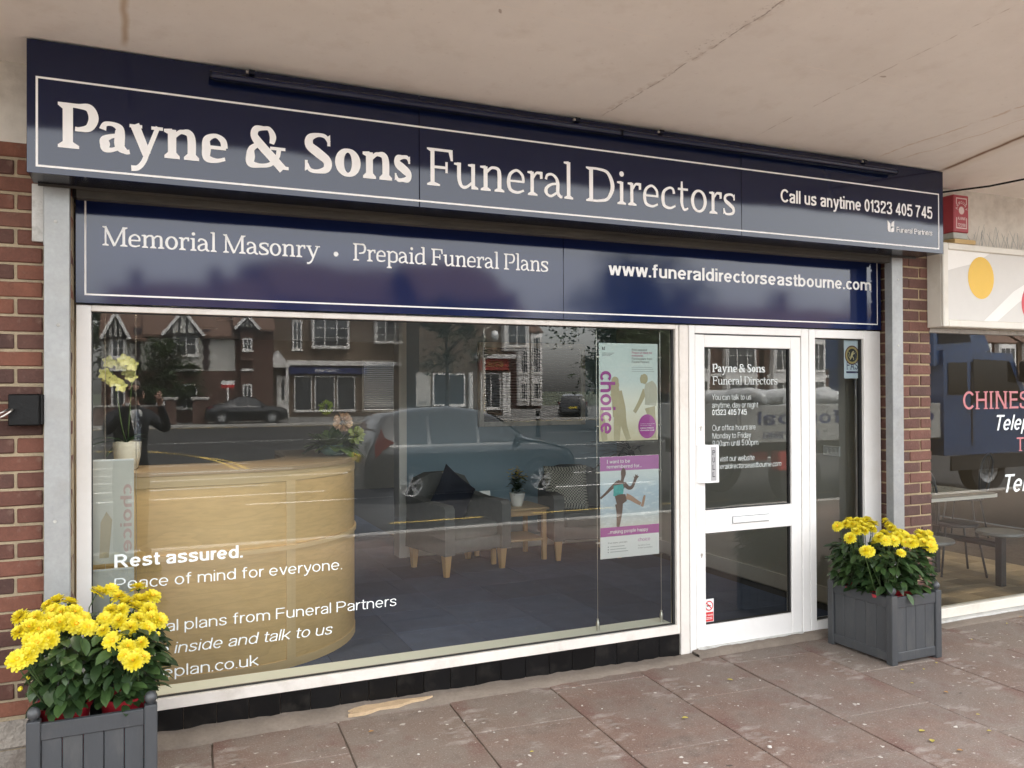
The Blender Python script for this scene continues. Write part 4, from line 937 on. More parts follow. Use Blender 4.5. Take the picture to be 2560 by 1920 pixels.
# ================================================================ PLANTERS
def planter(label, x0, x1, y0, y1, H=.415):
    """y0 is the street side"""
    t = thing('planter', label, 'planter', ((x0+x1)/2, (y0+y1)/2, 0)); PW = .048; mt = M['planter']
    for x in (x0, x1-PW):
        for y in (y0, y1-PW):
            p = MB().box(x, x+PW, y, y+PW, 0, H, .004).build('post', mt, t)
            MB().lathe([(.0, 0), (.013, 0), (.012, .006), (.020, .012), (.0235, .022), (.0235, .030), (.019, .042), (.010, .049), (0, .051)], (x+PW/2, y+PW/2, H), 16).build('finial', mt, p, True)
    rb = .055
    for a, b, yy in ((x0+PW, x1-PW, y0+.006), (x0+PW, x1-PW, y1-.030)):
        MB().box(a, b, yy, yy+.024, H-.075, H-.012, .003).build('rail', mt, t); MB().box(a, b, yy, yy+.024, .018, .018+rb, .003).build('rail', mt, t)
        n = max(3, int(round((b-a)/.078))); w = (b-a)/n
        for i in range(n): MB().box(a+i*w+.0012, a+(i+1)*w-.0012, yy+.007, yy+.019, .06, H-.06, .0028).build('board', mt, t)
    for a, b, xx in ((y0+PW, y1-PW, x0+.006), (y0+PW, y1-PW, x1-.030)):
        MB().box(xx, xx+.024, a, b, H-.075, H-.012, .003).build('rail', mt, t); MB().box(xx, xx+.024, a, b, .018, .018+rb, .003).build('rail', mt, t)
        n = max(3, int(round((b-a)/.078))); w = (b-a)/n
        for i in range(n): MB().box(xx+.007, xx+.019, a+i*w+.0012, a+(i+1)*w-.0012, .06, H-.06, .0028).build('board', mt, t)
    MB().box(x0+.03, x1-.03, y0+.03, y1-.03, .10, .13).build('base_board', M['planter_in'], t)
    return t
PLX = (onZ(70, 1920, 0).x, 0)
LP = (-.400, .055, -.700, -.235); RP = (4.085, 4.505, -.690, -.175)
planter('slate grey wooden planter of yellow dahlias before the brick pier and big window', *LP)
planter('slate grey wooden planter of yellow dahlias between the sidelight and the restaurant', *RP)
# ---- dahlias
def flower_mesh(seed, R=.035):
    rnd = random.Random(seed); mb = MB(); vs = []; fs = []
    rings = ((13, .006, -.10, 1.0, .46), (12, .006, .12, .97, .46), (11, .006, .36, .84, .44), (9, .006, .62, .64, .42)) if seed % 2 == 0 else ((15, .006, -.12, 1.0, .42), (14, .006, .16, .97, .42), (12, .006, .44, .86, .42), (10, .005, .76, .70, .40), (8, .004, 1.05, .54, .36))
    for ring, (n, rad, tilt, ln, wd) in enumerate(rings):
        for i in range(n):
            a = 2*pi*(i+.5*(ring % 2)+rnd.uniform(-.18, .18))/n; tl = tilt+rnd.uniform(-.12, .14); L = R*ln*rnd.uniform(.92, 1.06); W = R*wd*rnd.uniform(.9, 1.12)
            ca, sa = cos(a), sin(a); b = len(vs); m = 4
            for j in range(m+1):
                q = j/m; r = rad+L*q*cos(tl); zz = .0035*ring+L*q*sin(tl)-.10*L*q*q*(1.0 if ring < 2 else .2); w = W*.5*(.45, .85, 1.0, .92, .42)[j]
                for sgn in (-1, 0, 1):
                    dz = .30*w*(1 if sgn else 0)
                    vs.append((r*ca-sgn*w*sa, r*sa+sgn*w*ca, zz+dz))
            for j in range(m):
                for k in range(2): fs.append((b+3*j+k, b+3*j+k+1, b+3*j+k+4, b+3*j+k+3))
    mb.add(vs, fs); nf = len(mb.f)
    mb.mi = 1; mb.lathe([(.008, .006), (.0078, .014), (.004, .018), (0, .0185)] if seed % 2 == 0 else [(.0055, .010), (.005, .018), (0, .022)], (0, 0, 0), 8)
    mb.mi = 2; mb.lathe([(.004, -.010), (.012, -.003), (.010, .002)], (0, 0, 0), 8)
    return mb.mesh('flower', [M['petal'], M['petal_in'], M['stem']], True, fixn=False)
FLW = [flower_mesh(s) for s in range(8)]
bud = MB().lathe([(0, -.008), (.007, -.004), (.009, .004), (.005, .011), (0, .013)], (0, 0, 0), 8).mesh('bud', M['petal'], True)
def dahlia_leaf(vs, fs, p, d, up, s, rnd):
    """one pointed leaflet with a fold along the rib"""
    d = d.normalized(); side = d.cross(up); side = side.normalized() if side.length > 1e-3 else Vector((1, 0, 0)); nrm = side.cross(d).normalized(); b = len(vs); m = 5
    curl = rnd.uniform(.05, .35)
    for j in range(m+1):
        q = j/m; w = s*.27*(sin(pi*min(1, q*.9+.08))**.75)*(1 if j < m else .1); c = p+d*(s*q)-nrm*(curl*s*q*q)
        for sgn in (-1, 0, 1): vs.append(tuple(c+side*(sgn*w)+nrm*(.35*w if sgn else 0)))
    for j in range(m):
        for k in range(2): fs.append((b+3*j+k, b+3*j+k+1, b+3*j+k+4, b+3*j+k+3))
def dahlia(label, group, base, heads, box, zr, nleaf, seed, buds=()):
    rnd = random.Random(seed); t = thing('dahlia_plant', label, 'plant', base, group=group); B = Vector(base)
    for h_ in heads:
        p = Vector(h_); out = Vector((p.x-B.x, p.y-B.y, 0)); view = (CAM-p).normalized()
        d = (out.normalized()*.5 if out.length > .01 else Vector())+Vector((0, 0, .75))+view*rnd.uniform(.2, .85)+Vector((rnd.uniform(-.35, .35), rnd.uniform(-.3, .3), rnd.uniform(-.1, .2)))
        rot = d.to_track_quat('Z', 'Y').to_euler(); s = rnd.choice((.72, .82, .88, .92, .97, 1.04))
        o = link_mesh('flower', rnd.choice(FLW), t, p-B, rot, (s, s, s)); dn = d.normalized()
        q = Vector((B.x+(p.x-B.x)*.35+rnd.uniform(-.03, .03), B.y+(p.y-B.y)*.35, B.z+.04))
        MB().tube([p-dn*.008, p-dn*.05-Vector((0, 0, .02)), (p+q)/2+Vector((0, 0, -.02)), q], [.0022, .0026, .003, .0036], 5, False).build('stem', M['stem'], t, True)
    for bpt in buds:
        link_mesh('bud', bud, t, Vector(bpt)-B, (rnd.uniform(-.5, .5), rnd.uniform(-.5, .5), 0), (1, 1, 1))
    vs, fs = [], []; x0, x1, y0, y1 = box
    for i in range(nleaf):
        u_, v_ = rnd.random(), rnd.random(); z = zr[0]+(zr[1]-zr[0])*rnd.random()**.85
        sw = 1.0+.25*sin(pi*(z-zr[0])/(zr[1]-zr[0])); cx, cy_ = (x0+x1)/2, (y0+y1)/2
        a = rnd.uniform(0, 2*pi); rr = sqrt(rnd.uniform(.15, 1)); x = cx+(x1-x0)/2*rr*cos(a)*sw; y = cy_+(y1-y0)/2*rr*sin(a)*sw
        d = Vector((cos(a), sin(a), rnd.uniform(-.75, .35)))+Vector((rnd.uniform(-.6, .6), rnd.uniform(-.6, .6), 0))
        s = rnd.uniform(.045, .088)
        dahlia_leaf(vs, fs, Vector((x, y, z)), d, Vector((rnd.uniform(-.3, .3), rnd.uniform(-.3, .3), 1)), s, rnd)
    stuff(MB().add(vs, fs).build('foliage', M['leaf'], t, True, fixn=False)); t_f = t
    return t
def pot(label, x, y, zt, r, group):
    t = thing('flower_pot', label, 'flower pot', (x, y, .13), group=group)
    MB().lathe([(r*.72, .13), (r*.97, zt-.02), (r*1.06, zt-.02), (r*1.07, zt), (r*.98, zt), (r*.95, zt-.03), (0, zt-.03)], (x, y, 0), 24).build('pot', M['red_plastic'], t, 'auto')
    MB().lathe([(r*.95, zt-.028), (r*.5, zt-.02), (0, zt-.018)], (x, y, 0), 16).build('soil', M['soil'], t, True)
# left planter: two pots
LF = [(490, 365), (560, 350), (695, 345), (765, 385), (270, 460), (370, 470), (105, 490), (180, 500), (240, 545), (380, 525), (445, 540), (100, 565), (300, 520), (150, 600), (245, 600), (130, 690), (90, 705), (150, 655), (600, 390), (640, 420), (700, 410), (560, 460), (600, 510), (655, 545), (740, 545), (800, 505), (520, 560), (570, 610), (640, 640), (710, 620), (690, 680), (720, 690), (670, 712), (630, 680), (350, 420), (290, 412), (240, 430), (745, 460), (680, 440), (530, 500), (310, 470), (200, 550), (420, 490), (150, 545), (610, 455), (690, 500), (250, 495), (345, 510), (190, 620), (760, 500)]
lh = []
for cx, cyy in LF:
    y = -.34-.44*(cyy-345)/365; p = onY(cx*.4973, 1300+cyy*.4973, y); lh.append((p.x, p.y, p.z))
mid = -.17
pot('red plastic flower pot at the brick pier end of its planter', -.290, -.47, .405, .100, 'red pots of the left planter')
pot('red plastic flower pot at the window end of its planter', -.060, -.47, .405, .100, 'red pots of the left planter')
bl = [tuple(onY(100*.4973, 1300+852*.4973, -.62)), tuple(onY(140*.4973, 1300+795*.4973, -.6)), tuple(onY(795*.4973, 1300+575*.4973, -.6))]
dahlia('yellow dahlia plant in full bloom beside the dark brick pier', 'yellow dahlias', (-.290, -.47, .39), [h for h in lh if h[0] < mid], (-.365, -.16, -.65, -.28), (.41, .70), 430, 1, bl[:2])
dahlia('yellow dahlia plant in full bloom in front of the window lettering', 'yellow dahlias', (-.060, -.47, .39), [h for h in lh if h[0] >= mid], (-.18, .045, -.65, -.28), (.41, .70), 430, 2, bl[2:])
RF = [(372, 432), (455, 400), (490, 430), (530, 420), (550, 465), (575, 395), (620, 415), (457, 512), (500, 470), (700, 395), (720, 420), (745, 445), (640, 535), (730, 500), (700, 530), (585, 605), (560, 600), (810, 615), (800, 520), (850, 510), (870, 550), (900, 550), (800, 485), (975, 490), (1010, 530), (1015, 570), (960, 550), (610, 455), (520, 450), (770, 470), (840, 545), (470, 425), (545, 405), (990, 505), (430, 415), (505, 400), (590, 430), (660, 510), (690, 480), (755, 530), (830, 500), (885, 520), (930, 515), (945, 485), (1000, 480), (560, 435), (775, 505)]
rh = []
for cx, cyy in RF:
    y = -.22-.40*(cyy-395)/220-.10*(cx > 640); p = onY(1960+cx*.3617, 1160+cyy*.3617, max(-.72, y)); rh.append((p.x, p.y, p.z))
for lab, x, y in (('red plastic flower pot next to the sidelight glass', 4.19, -.34), ('red plastic flower pot at the street corner of its planter', 4.19, -.55), ('red plastic flower pot at the restaurant end of its planter', 4.39, -.50)): pot(lab, x, y, .400, .095, 'red pots of the right planter')
def nearest(h): return min(range(3), key=lambda k: (h[0]-(4.19, 4.19, 4.39)[k])**2+(h[1]-(-.34, -.55, -.50)[k])**2)
for k, lab in enumerate(('yellow dahlia plant with loose blooms next to the sidelight glass', 'yellow dahlia plant nodding over the street corner of its grey planter', 'yellow dahlia plant growing towards the restaurant window')):
    x, y = (4.19, 4.19, 4.39)[k], (-.34, -.55, -.50)[k]
    dahlia(lab, 'yellow dahlias', (x, y, .385), [h for h in rh if nearest(h) == k], (x-.12, x+.12, y-.13, y+.13), (.40, .67), 300, 10+k, [tuple(onY(2200, 1392, -.6))] if k == 1 else ())

# ================================================================ INTERIOR OF THE FUNERAL SHOP
FZ = .05
M['carpet'] = mat('carpet', (.058, .078, .135), .95, .15, 8, bump=.6, bs=300, rnd=.22, bdist=.004)
M['wall_cream'] = mat('wall_cream', (.36, .35, .32), .8, .03, 2)
M['wall_blue'] = mat('wall_blue', (.24, .33, .40), .8, .03, 2)
M['ceil'] = mat('ceiling_white', (.5, .49, .46), .85, .03, 2)
fl = struct(MB().box(-.55, 4.75, .06, 9.3, -.05, FZ-.012).build('floor', mat('screed', (.03, .03, .035), .9, .1)))
ctm = [MB().box(-.249, .249, -.249, .249, -.012, 0, .0015).mesh('carpet_tile', M['carpet'])]
for i in range(-1, 10):
    for j in range(0, 18):
        x, y = .05+i*.5+.23, .31+j*.5
        if x > 4.75 or x < -.4 or (y > 3.6 and x > 2.6): continue
        link_mesh('carpet_tile', ctm[0], fl, (x, y, FZ+random.uniform(-.0006, .0006)), (0, 0, random.choice((0, pi/2, pi))))
def wall(name, label, *boxes, mt='wall_cream'):
    t = thing(name, label, 'wall', ((boxes[0][0]+boxes[0][1])/2, (boxes[0][2]+boxes[0][3])/2, 0))
    for b in boxes: MB().box(*b).build('wall_panel', M[mt], t)
    return t
wall('interior_wall', 'cream inside wall behind the brick pier', (-.62, -.50, .11, 9.4, 0, 2.6))
M['wall_lit'] = mat('wall_lit', (.56, .55, .50), .8, .03, 2)  # lighter copy of wall_cream, light falling on this wall put into its colour
rw = wall('interior_wall', 'greyish cream inside wall seen through the sidelight', (4.70, 4.786, .13, 3.46, 0, 2.6), mt='wall_lit')
MB().box(4.686, 4.6995, .10, 3.44, FZ, FZ+.12, .002).build('skirting', M['white_frame'], rw)
pw = wall('partition_wall', 'pale blue partition wall behind the armchairs', (2.335, 4.70, 3.46, 3.58, 0, 2.6), mt='wall_blue')
MB().box(2.255, 2.333, 3.43, 3.61, FZ, 2.6, .003).build('door_lining', M['white_frame'], pw)
MB().box(2.34, 4.69, 3.447, 3.4595, FZ, FZ+.12, .002).build('skirting', M['white_frame'], pw)
# back wall with a daylight window and blind
bx0, bx1 = onY(905, 900, 9.2).x, onY(997, 900, 9.2).x; bz0, bz1 = onY(950, 1030, 9.2).z, onY(950, 900, 9.2).z
wall('back_wall', 'cream back wall of the shop with a small window', (-.6, bx0, 9.2, 9.35, 0, 2.6), (bx1, 5.2, 9.2, 9.35, 0, 2.6), (bx0, bx1, 9.2, 9.35, 0, bz0), (bx0, bx1, 9.2, 9.35, bz1, 2.6))
bw = thing('back_window', 'small back window with a venetian blind', 'window', ((bx0+bx1)/2, 9.2, bz0))
for q in ((bx0, bx0+.04, bz0, bz1), (bx1-.04, bx1, bz0, bz1), (bx0+.04, bx1-.04, bz1-.04, bz1), (bx0+.04, bx1-.04, bz0, bz0+.04)): MB().box(q[0], q[1], 9.22, 9.30, q[2], q[3]).build('frame', M['white_frame'], bw)
slat = M['slat'] = mat('slat', (.16, .16, .15), .5, .05)
def blind(parent, x0, x1, z0, z1, y, n, name='slat'):
    me = MB().add([(x0, -.012, .006), (x1, -.012, .006), (x1, .0, .001), (x0, .0, .001), (x1, .012, -.006), (x0, .012, -.006)], [(0, 1, 2, 3), (3, 2, 4, 5)]).mesh('slat', slat, fixn=False)
    B = wpos(parent)
    for i in range(n): link_mesh(name, me, parent, Vector((0, y, z0+(z1-z0)*(i+.5)/n))-B)
blind(bw, bx0+.04, bx1-.04, bz0+.05, bz1-.05, 9.18, 24)
yw = wall('sky_blocker', 'added dark wall hiding the sky behind the back window', (-2, 6, 10.6, 10.8, 0, 3.2), mt='mortar'); yw.children[0].data.materials[0] = M['black_paint'] if False else M['planter_in']  # added wall, keeps the bright sky out of the back window
cl = struct(MB().box(-.6, 4.78, .068, 9.35, 2.46, 2.52).build('ceiling', M['ceil']))
lamp = emit_mat('lamp_glow', (1.0, .78, .48), 6.0)
for px, py, lab in ((560, 798, 'lit round downlight furthest into the room'), (524, 820, 'lit round downlight second in the row of ceiling lamps'), (496, 837, 'lit round downlight at the back of the row')):
    p = onZ(px, py, 2.455); 
    if p.y > 9.0: p.y = 9.0-random.uniform(0, .8)
    t = thing('downlight', lab, 'ceiling lamp', (p.x, p.y, 2.44), group='lit downlights in the shop ceiling')
    MB().lathe([(.075, -.004), (.088, -.006), (.092, .012), (.075, .012)], (p.x, p.y, 2.447), 20).build('rim', M['steel'], t, True)
    MB().lathe([(0, 0), (.074, 0)], (p.x, p.y, 2.4475), 20).build('bulb', lamp, t)
def fill_lamp(x, y, lab, watts):  # unseen downlight with a spot, added to brighten the front of the room
    t = thing('downlight', lab, 'ceiling lamp', (x, y, 2.44), group='lit downlights in the shop ceiling')
    MB().lathe([(.075, -.004), (.088, -.006), (.092, .012), (.075, .012)], (x, y, 2.447), 20).build('rim', M['steel'], t, True)
    MB().lathe([(0, 0), (.074, 0)], (x, y, 2.4475), 20).build('bulb', lamp, t)
    ld = bpy.data.lights.new('lamp_light', 'SPOT'); ld.energy = watts; ld.color = (1.0, .86, .68); ld.spot_size = radians(104); ld.spot_blend = .7; ld.shadow_soft_size = .06
    lo_ = bpy.data.objects.new('lamp_light', ld); COL.objects.link(lo_); lo_.parent = t; lo_.location = (0, 0, -.012)
for x, y, lab, w_l in ((.15, .33, 'added downlight brightening the reception desk front', 11), (1.55, .36, 'added downlight behind the window middle', 6), (2.75, .45, 'added downlight behind the posters', 3), (.3, 2.2, 'lit downlight behind the reception desk', .25), (2.75, 2.0, 'added downlight brightening the navy cushion armchair', 1.3), (3.95, 1.9, 'lit downlight in front of the checked cushion armchair', .9), (3.9, .6, 'added downlight just inside the shop door', .9)): fill_lamp(x, y, lab, w_l)
ib = thing('internal_window', 'framed internal window with a closed dark venetian blind above the armchairs', 'window', tuple(onY(1320, 1067, 3.44)))
a = onY(1195, 857, 3.44); b = onY(1460, 1062, 3.44); X0, X1_, Z0, Z1 = a.x, b.x, onY(1320, 1064, 3.44).z, onY(1320, 858, 3.44).z
for q in ((X0, X0+.05, Z0, Z1), (X1_-.05, X1_, Z0, Z1), (X0+.05, X1_-.05, Z1-.05, Z1), (X0+.05, X1_-.05, Z0, Z0+.05)): MB().box(q[0], q[1], 3.405, 3.459, q[2], q[3], .003).build('frame', M['galv_light'], ib)
MB().box(X0+.05, X1_-.05, 3.448, 3.459, Z0+.05, Z1-.05).build('backing', mat('dark_glass', (.02, .022, .024), .15, 0), ib)
blind(ib, X0+.055, X1_-.055, Z0+.055, Z1-.055, 3.430, 26)
# socket on the right wall
def onX(px, py, x):
    d = ray(px, py); return CAM + d*((x-CAM.x)/d.x)
a = onX(2060, 1113, 4.698); b = onX(2101, 1142, 4.698)
sk = thing('wall_socket', 'white triple switch plate on the inside wall by the sidelight', 'switch plate', tuple(b)); y0, y1 = sorted((a.y, b.y))
MB().box(4.686, 4.6995, y0, y1, min(a.z, b.z), max(a.z, b.z), .003).build('plate', M['plastic_white'], sk)
for k in range(3):
    yc = y0+(y1-y0)*(.25+.25*k); MB().box(4.682, 4.686, yc-.012, yc+.012, (a.z+b.z)/2-.02, (a.z+b.z)/2+.02, .002).build('switch', M['plastic_white'], sk)
# ---- reception desk
def oak_mat(name, col, axis_scale):
    m = mat(name, col, .42, .06, 3, coat=.15, stretch=axis_scale)
    N, L = m.node_tree.nodes, m.node_tree.links
    def fn(N, L):
        tc = N.new('ShaderNodeTexCoord'); mp = N.new('ShaderNodeMapping'); mp.inputs['Scale'].default_value = axis_scale; L.new(tc.outputs['Object'], mp.inputs[0])
        n = N.new('ShaderNodeTexNoise'); n.inputs['Scale'].default_value = 3.0; n.inputs['Detail'].default_value = 3; L.new(mp.outputs[0], n.inputs['Vector'])
        n.inputs['Scale'].default_value = 1.1; n.inputs['Detail'].default_value = 2; n.inputs['Distortion'].default_value = .4
        ml = N.new('ShaderNodeMath'); ml.operation = 'MULTIPLY'; ml.inputs[1].default_value = 9.0; L.new(n.outputs[0], ml.inputs[0])
        fr = N.new('ShaderNodeMath'); fr.operation = 'FRACT'; L.new(ml.outputs[0], fr.inputs[0])
        f2 = N.new('ShaderNodeTexNoise'); f2.inputs['Scale'].default_value = 14.0; f2.inputs['Detail'].default_value = 6; L.new(mp.outputs[0], f2.inputs['Vector'])
        r = N.new('ShaderNodeMapRange'); r.inputs[1].default_value = .72; r.inputs[2].default_value = 1.0; r.inputs[4].default_value = .30; L.new(fr.outputs[0], r.inputs[0])
        r2 = N.new('ShaderNodeMapRange'); r2.inputs[1].default_value = .45; r2.inputs[2].default_value = .7; r2.inputs[4].default_value = .30; L.new(f2.outputs[0], r2.inputs[0])
        mx = N.new('ShaderNodeMath'); mx.operation = 'MAXIMUM'; L.new(r.outputs[0], mx.inputs[0]); L.new(r2.outputs[0], mx.inputs[1]); return mx.outputs[0]
    ramp_mix(m, fn, tuple(c*.62 for c in col))
    return m
M['oak'] = oak_mat('oak', (.66, .45, .21), (.8, .8, 4.5))
M['oak_trim'] = mat('oak_trim', (.66, .48, .26), .45, .08, 4, stretch=(.3, .3, 3))
M['oak_top'] = mat('oak_top', (.36, .26, .16), .35, .1, 4, coat=.2)
dk = thing('reception_desk', 'curved light oak reception desk behind the window lettering', 'desk', (.4, 1.1, FZ))
def desk_path(off=0.0, a=None, b=None):
    """plan of the front: straight along the window then a quarter round"""
    P = [(-.46, .60-off), (-.1, .60-off), (.30, .605-off)]; c = (.46, 1.47)
    for k in range(1, 17):
        q = -pi/2+(pi/2)*k/16; P.append((c[0]+(.875+off)*cos(q), c[1]+(.872+off)*sin(q)))
    P.append((1.335+off, 1.95)); return P
def wall_strip(path, z0, z1, th):
    mb = MB(); n = len(path); vs = []
    for i, (x, y) in enumerate(path):
        a = path[max(0, i-1)]; b = path[min(n-1, i+1)]; dx, dy = b[0]-a[0], b[1]-a[1]; l = math.hypot(dx, dy); nx, ny = dy/l, -dx/l
        for o, zz in ((0, z0), (0, z1), (-th, z1), (-th, z0)): vs.append((x+nx*o, y+ny*o, zz))
    fs = []
    for i in range(n-1):
        for k in range(4): fs.append((4*i+k, 4*i+(k+1) % 4, 4*i+4+(k+1) % 4, 4*i+4+k))
    fs += [(0, 1, 2, 3), tuple(4*(n-1)+k for k in (3, 2, 1, 0))]
    return mb.add(vs, fs)
full = desk_path(); sp = 6
def cutpath(path, lo, hi): return path[lo:hi+1]
for z0, z1 in ((FZ+.01, .735), (.765, 1.135)):
    wall_strip(cutpath(full, 0, sp), z0, z1, .02).build('panel', M['oak'], dk, 'auto'); wall_strip(cutpath(full, sp, len(full)-1), z0, z1, .02).build('panel', M['oak'], dk, 'auto')
wall_strip(desk_path(.012), .737, .763, .035).build('ledge', M['oak_trim'], dk, 'auto')
wall_strip(desk_path(.004), 1.137, 1.200, .026).build('top_band', M['oak_trim'], dk, 'auto')
wall_strip(desk_path(.004), FZ, FZ+.05, .012).build('kick_strip', M['oak_trim'], dk, 'auto')
vx, vy = full[sp]
for z0, z1 in ((FZ+.05, .737), (.763, 1.137)): wall_strip([(full[sp-1][0]*.35+vx*.65, full[sp-1][1]*.35+vy*.65-.006), (vx, vy-.006), (full[sp+1][0]*.35+vx*.65, full[sp+1][1]*.35+vy*.65-.006)], z0, z1, .012).build('upright_strip', M['oak_trim'], dk)
outer = desk_path(.018); inner = [(1.335-.45, 1.95)]+[(.46+(.875-.45)*cos(-pi/2+(pi/2)*k/8), 1.47+(.872-.45)*sin(-pi/2+(pi/2)*k/8)) for k in range(8, -1, -1)]+[(-.46, 1.05)]
MB().prism(outer+inner, 1.201, 1.226, 'z').build('counter_top', M['oak_top'], dk)
MB().prism(desk_path(-.06)+inner, FZ, 1.195, 'z').build('carcass', mat('carcass', (.3, .22, .13), .6, .05), dk)

# ---- orchid on the desk
def petal_loop(vs, fs, c, d, up, L, W, cup=.2):
    d = d.normalized(); side = d.cross(up).normalized(); nrm = side.cross(d); b = len(vs); m = 4
    for j in range(m+1):
        q = j/m; w = W*sin(pi*(q*.82+.1))*.5; p = c+d*L*q-nrm*cup*L*q*q
        for s in (-1, 0, 1): vs.append(tuple(p+side*s*w+nrm*(.2*w if s else 0)))
    for j in range(m):
        for k in range(2): fs.append((b+3*j+k, b+3*j+k+1, b+3*j+k+4, b+3*j+k+3))
M['orchid'] = leaf_mat('orchid', (.52, .56, .17), (.66, .66, .28), .5, .3)
M['leaf_dark'] = leaf_mat('leaf_dark', (.015, .035, .012), (.03, .065, .02), .3, .15)
M['ceramic'] = mat('ceramic', (.62, .62, .56), .45, .1, 14, stretch=(1, 1, 4), dirt=(.38, .38, .33), dscale=9, damt=.6)
op = onY(318, 1163, .82); OZ = 1.226
oc = thing('orchid', 'yellow green orchid in a pale ribbed pot on the reception desk', 'orchid', (op.x, .82, OZ))
MB().lathe([(.045, 0), (.056, .01), (.070, .08), (.074, .155), (.068, .155), (.062, .10), (0, .10)], (op.x, .82, OZ), 24).build('pot', M['ceramic'], oc, 'auto')
vs, fs = [], []
for a, l, u_ in ((2.9, .20, .5), (3.4, .24, .25), (.3, .10, .6), (5.4, .12, .8), (2.4, .12, -.1), (3.6, .13, -.2)): petal_loop(vs, fs, Vector((op.x, .82, OZ+.15)), Vector((cos(a), sin(a)*.5, u_)), Vector((0, 0, 1)), l, .06, .45)
stuff(MB().add(vs, fs).build('leaves', M['leaf_dark'], oc, True, fixn=False))
for tp in ((280, 930), (330, 955)):
    q = onY(*tp, .82); MB().tube([(op.x, .82, OZ+.12), (op.x*.6+q.x*.4, .82, OZ+.26), (q.x*.8+op.x*.2, .83, q.z-.05), (q.x, .80, q.z)], .0035, 6).build('stem', M['stem'], oc, True)
for px, py in ((272, 905), (300, 913), (262, 935), (270, 945), (285, 953), (302, 965), (330, 912), (328, 940), (318, 928), (310, 900)):
    c = onY(px, py, .79+random.uniform(-.03, .03)); vs, fs = [], []; r0 = random.uniform(0, 1); fw = (CAM-c).normalized()
    e1 = fw.cross(Vector((0, 0, 1))).normalized(); e2 = e1.cross(fw)
    for k in range(5):
        a = r0+k*2*pi/5; petal_loop(vs, fs, c, e1*cos(a)+e2*sin(a)+fw*.25, fw, .036, .036 if k % 2 else .026, .15)
    MB().add(vs, fs).build('flower', M['orchid'], oc, True, fixn=False)
# ---- flower arrangement
ap = onY(835, 1125, 1.28)
fa = thing('flower_arrangement', 'low green flower arrangement with pink hydrangea on the desk end', 'flower arrangement', (ap.x, 1.28, 1.226))
MB().lathe([(.05, 0), (.085, .02), (.10, .075), (.09, .075), (0, .06)], (ap.x, 1.28, 1.226), 20).build('bowl', mat('teal_bowl', (.10, .17, .15), .3, .05), fa, True)
vs, fs = [], []; rn = random.Random(5)
for i in range(90):
    a = rn.uniform(0, 2*pi); el = rn.uniform(-.1, 1.1); petal_loop(vs, fs, Vector((ap.x+.05*cos(a), 1.28+.05*sin(a), 1.29)), Vector((cos(a)*cos(el), sin(a)*cos(el), sin(el))), Vector((rn.uniform(-.3, .3), .1, 1)), rn.uniform(.08, .17), rn.uniform(.05, .10), rn.uniform(.1, .6))
stuff(MB().add(vs, fs).build('foliage', leaf_mat('arr_leaf', (.05, .09, .03), (.14, .20, .06), .4, .2), fa, True, fixn=False))
def pom(c, r, n, mt, name):
    vs, fs = [], []
    for i in range(n):
        d = Vector((rn.gauss(0, 1), rn.gauss(0, 1), rn.gauss(0, 1))).normalized(); petal_loop(vs, fs, c+d*r*.45, d, Vector((rn.uniform(-1, 1), rn.uniform(-1, 1), .3)), r*.6, r*.4, .1)
    MB().add(vs, fs).build(name, mt, fa, True, fixn=False)
pom(onY(857, 1055, 1.22), .065, 90, leaf_mat('hyd', (.62, .40, .28), (.75, .56, .42), .6, .3), 'hydrangea_head')
pom(onY(815, 1018, 1.26), .05, 70, leaf_mat('chrys', (.26, .34, .06), (.4, .46, .12), .6, .3), 'green_bloom')
pom(onY(890, 1088, 1.18), .06, 90, leaf_mat('chrys2', (.30, .36, .10), (.5, .54, .24), .6, .3), 'green_bloom')

# ---- armchairs
M['tweed'] = mat('tweed', (.110, .113, .112), .95, .12, 14, bump=.7, bs=260, bdist=.004)
M['leg_oak'] = mat('leg_oak', (.50, .31, .15), .45, .08, 8, stretch=(1, 1, .3))
M['navy_velvet'] = mat('navy_velvet', (.006, .009, .020), .9, .1, 6)
def check_mat():
    m = mat('check_cloth', (.42, .41, .36), .95, .05); 
    def fn(N, L):
        tc = N.new('ShaderNodeTexCoord'); c = N.new('ShaderNodeTexChecker'); c.inputs['Scale'].default_value = 70; L.new(tc.outputs['Object'], c.inputs['Vector']); return c.outputs['Fac']
    ramp_mix(m, fn, (.09, .09, .085)); return m
def soft_box(x0, x1, y0, y1, z0, z1, b, seg=3):
    bm = bmesh.new(); bmesh.ops.create_cube(bm, size=1.0)
    for v in bm.verts: v.co = ((x0+x1)/2+v.co.x*(x1-x0), (y0+y1)/2+v.co.y*(y1-y0), (z0+z1)/2+v.co.z*(z1-z0))
    bmesh.ops.bevel(bm, geom=bm.edges[:], offset=b, segments=seg, profile=.5, affect='EDGES'); bm.verts.index_update()
    mb = MB().add([v.co[:] for v in bm.verts], [[v.index for v in f.verts] for f in bm.faces]); bm.free(); return mb
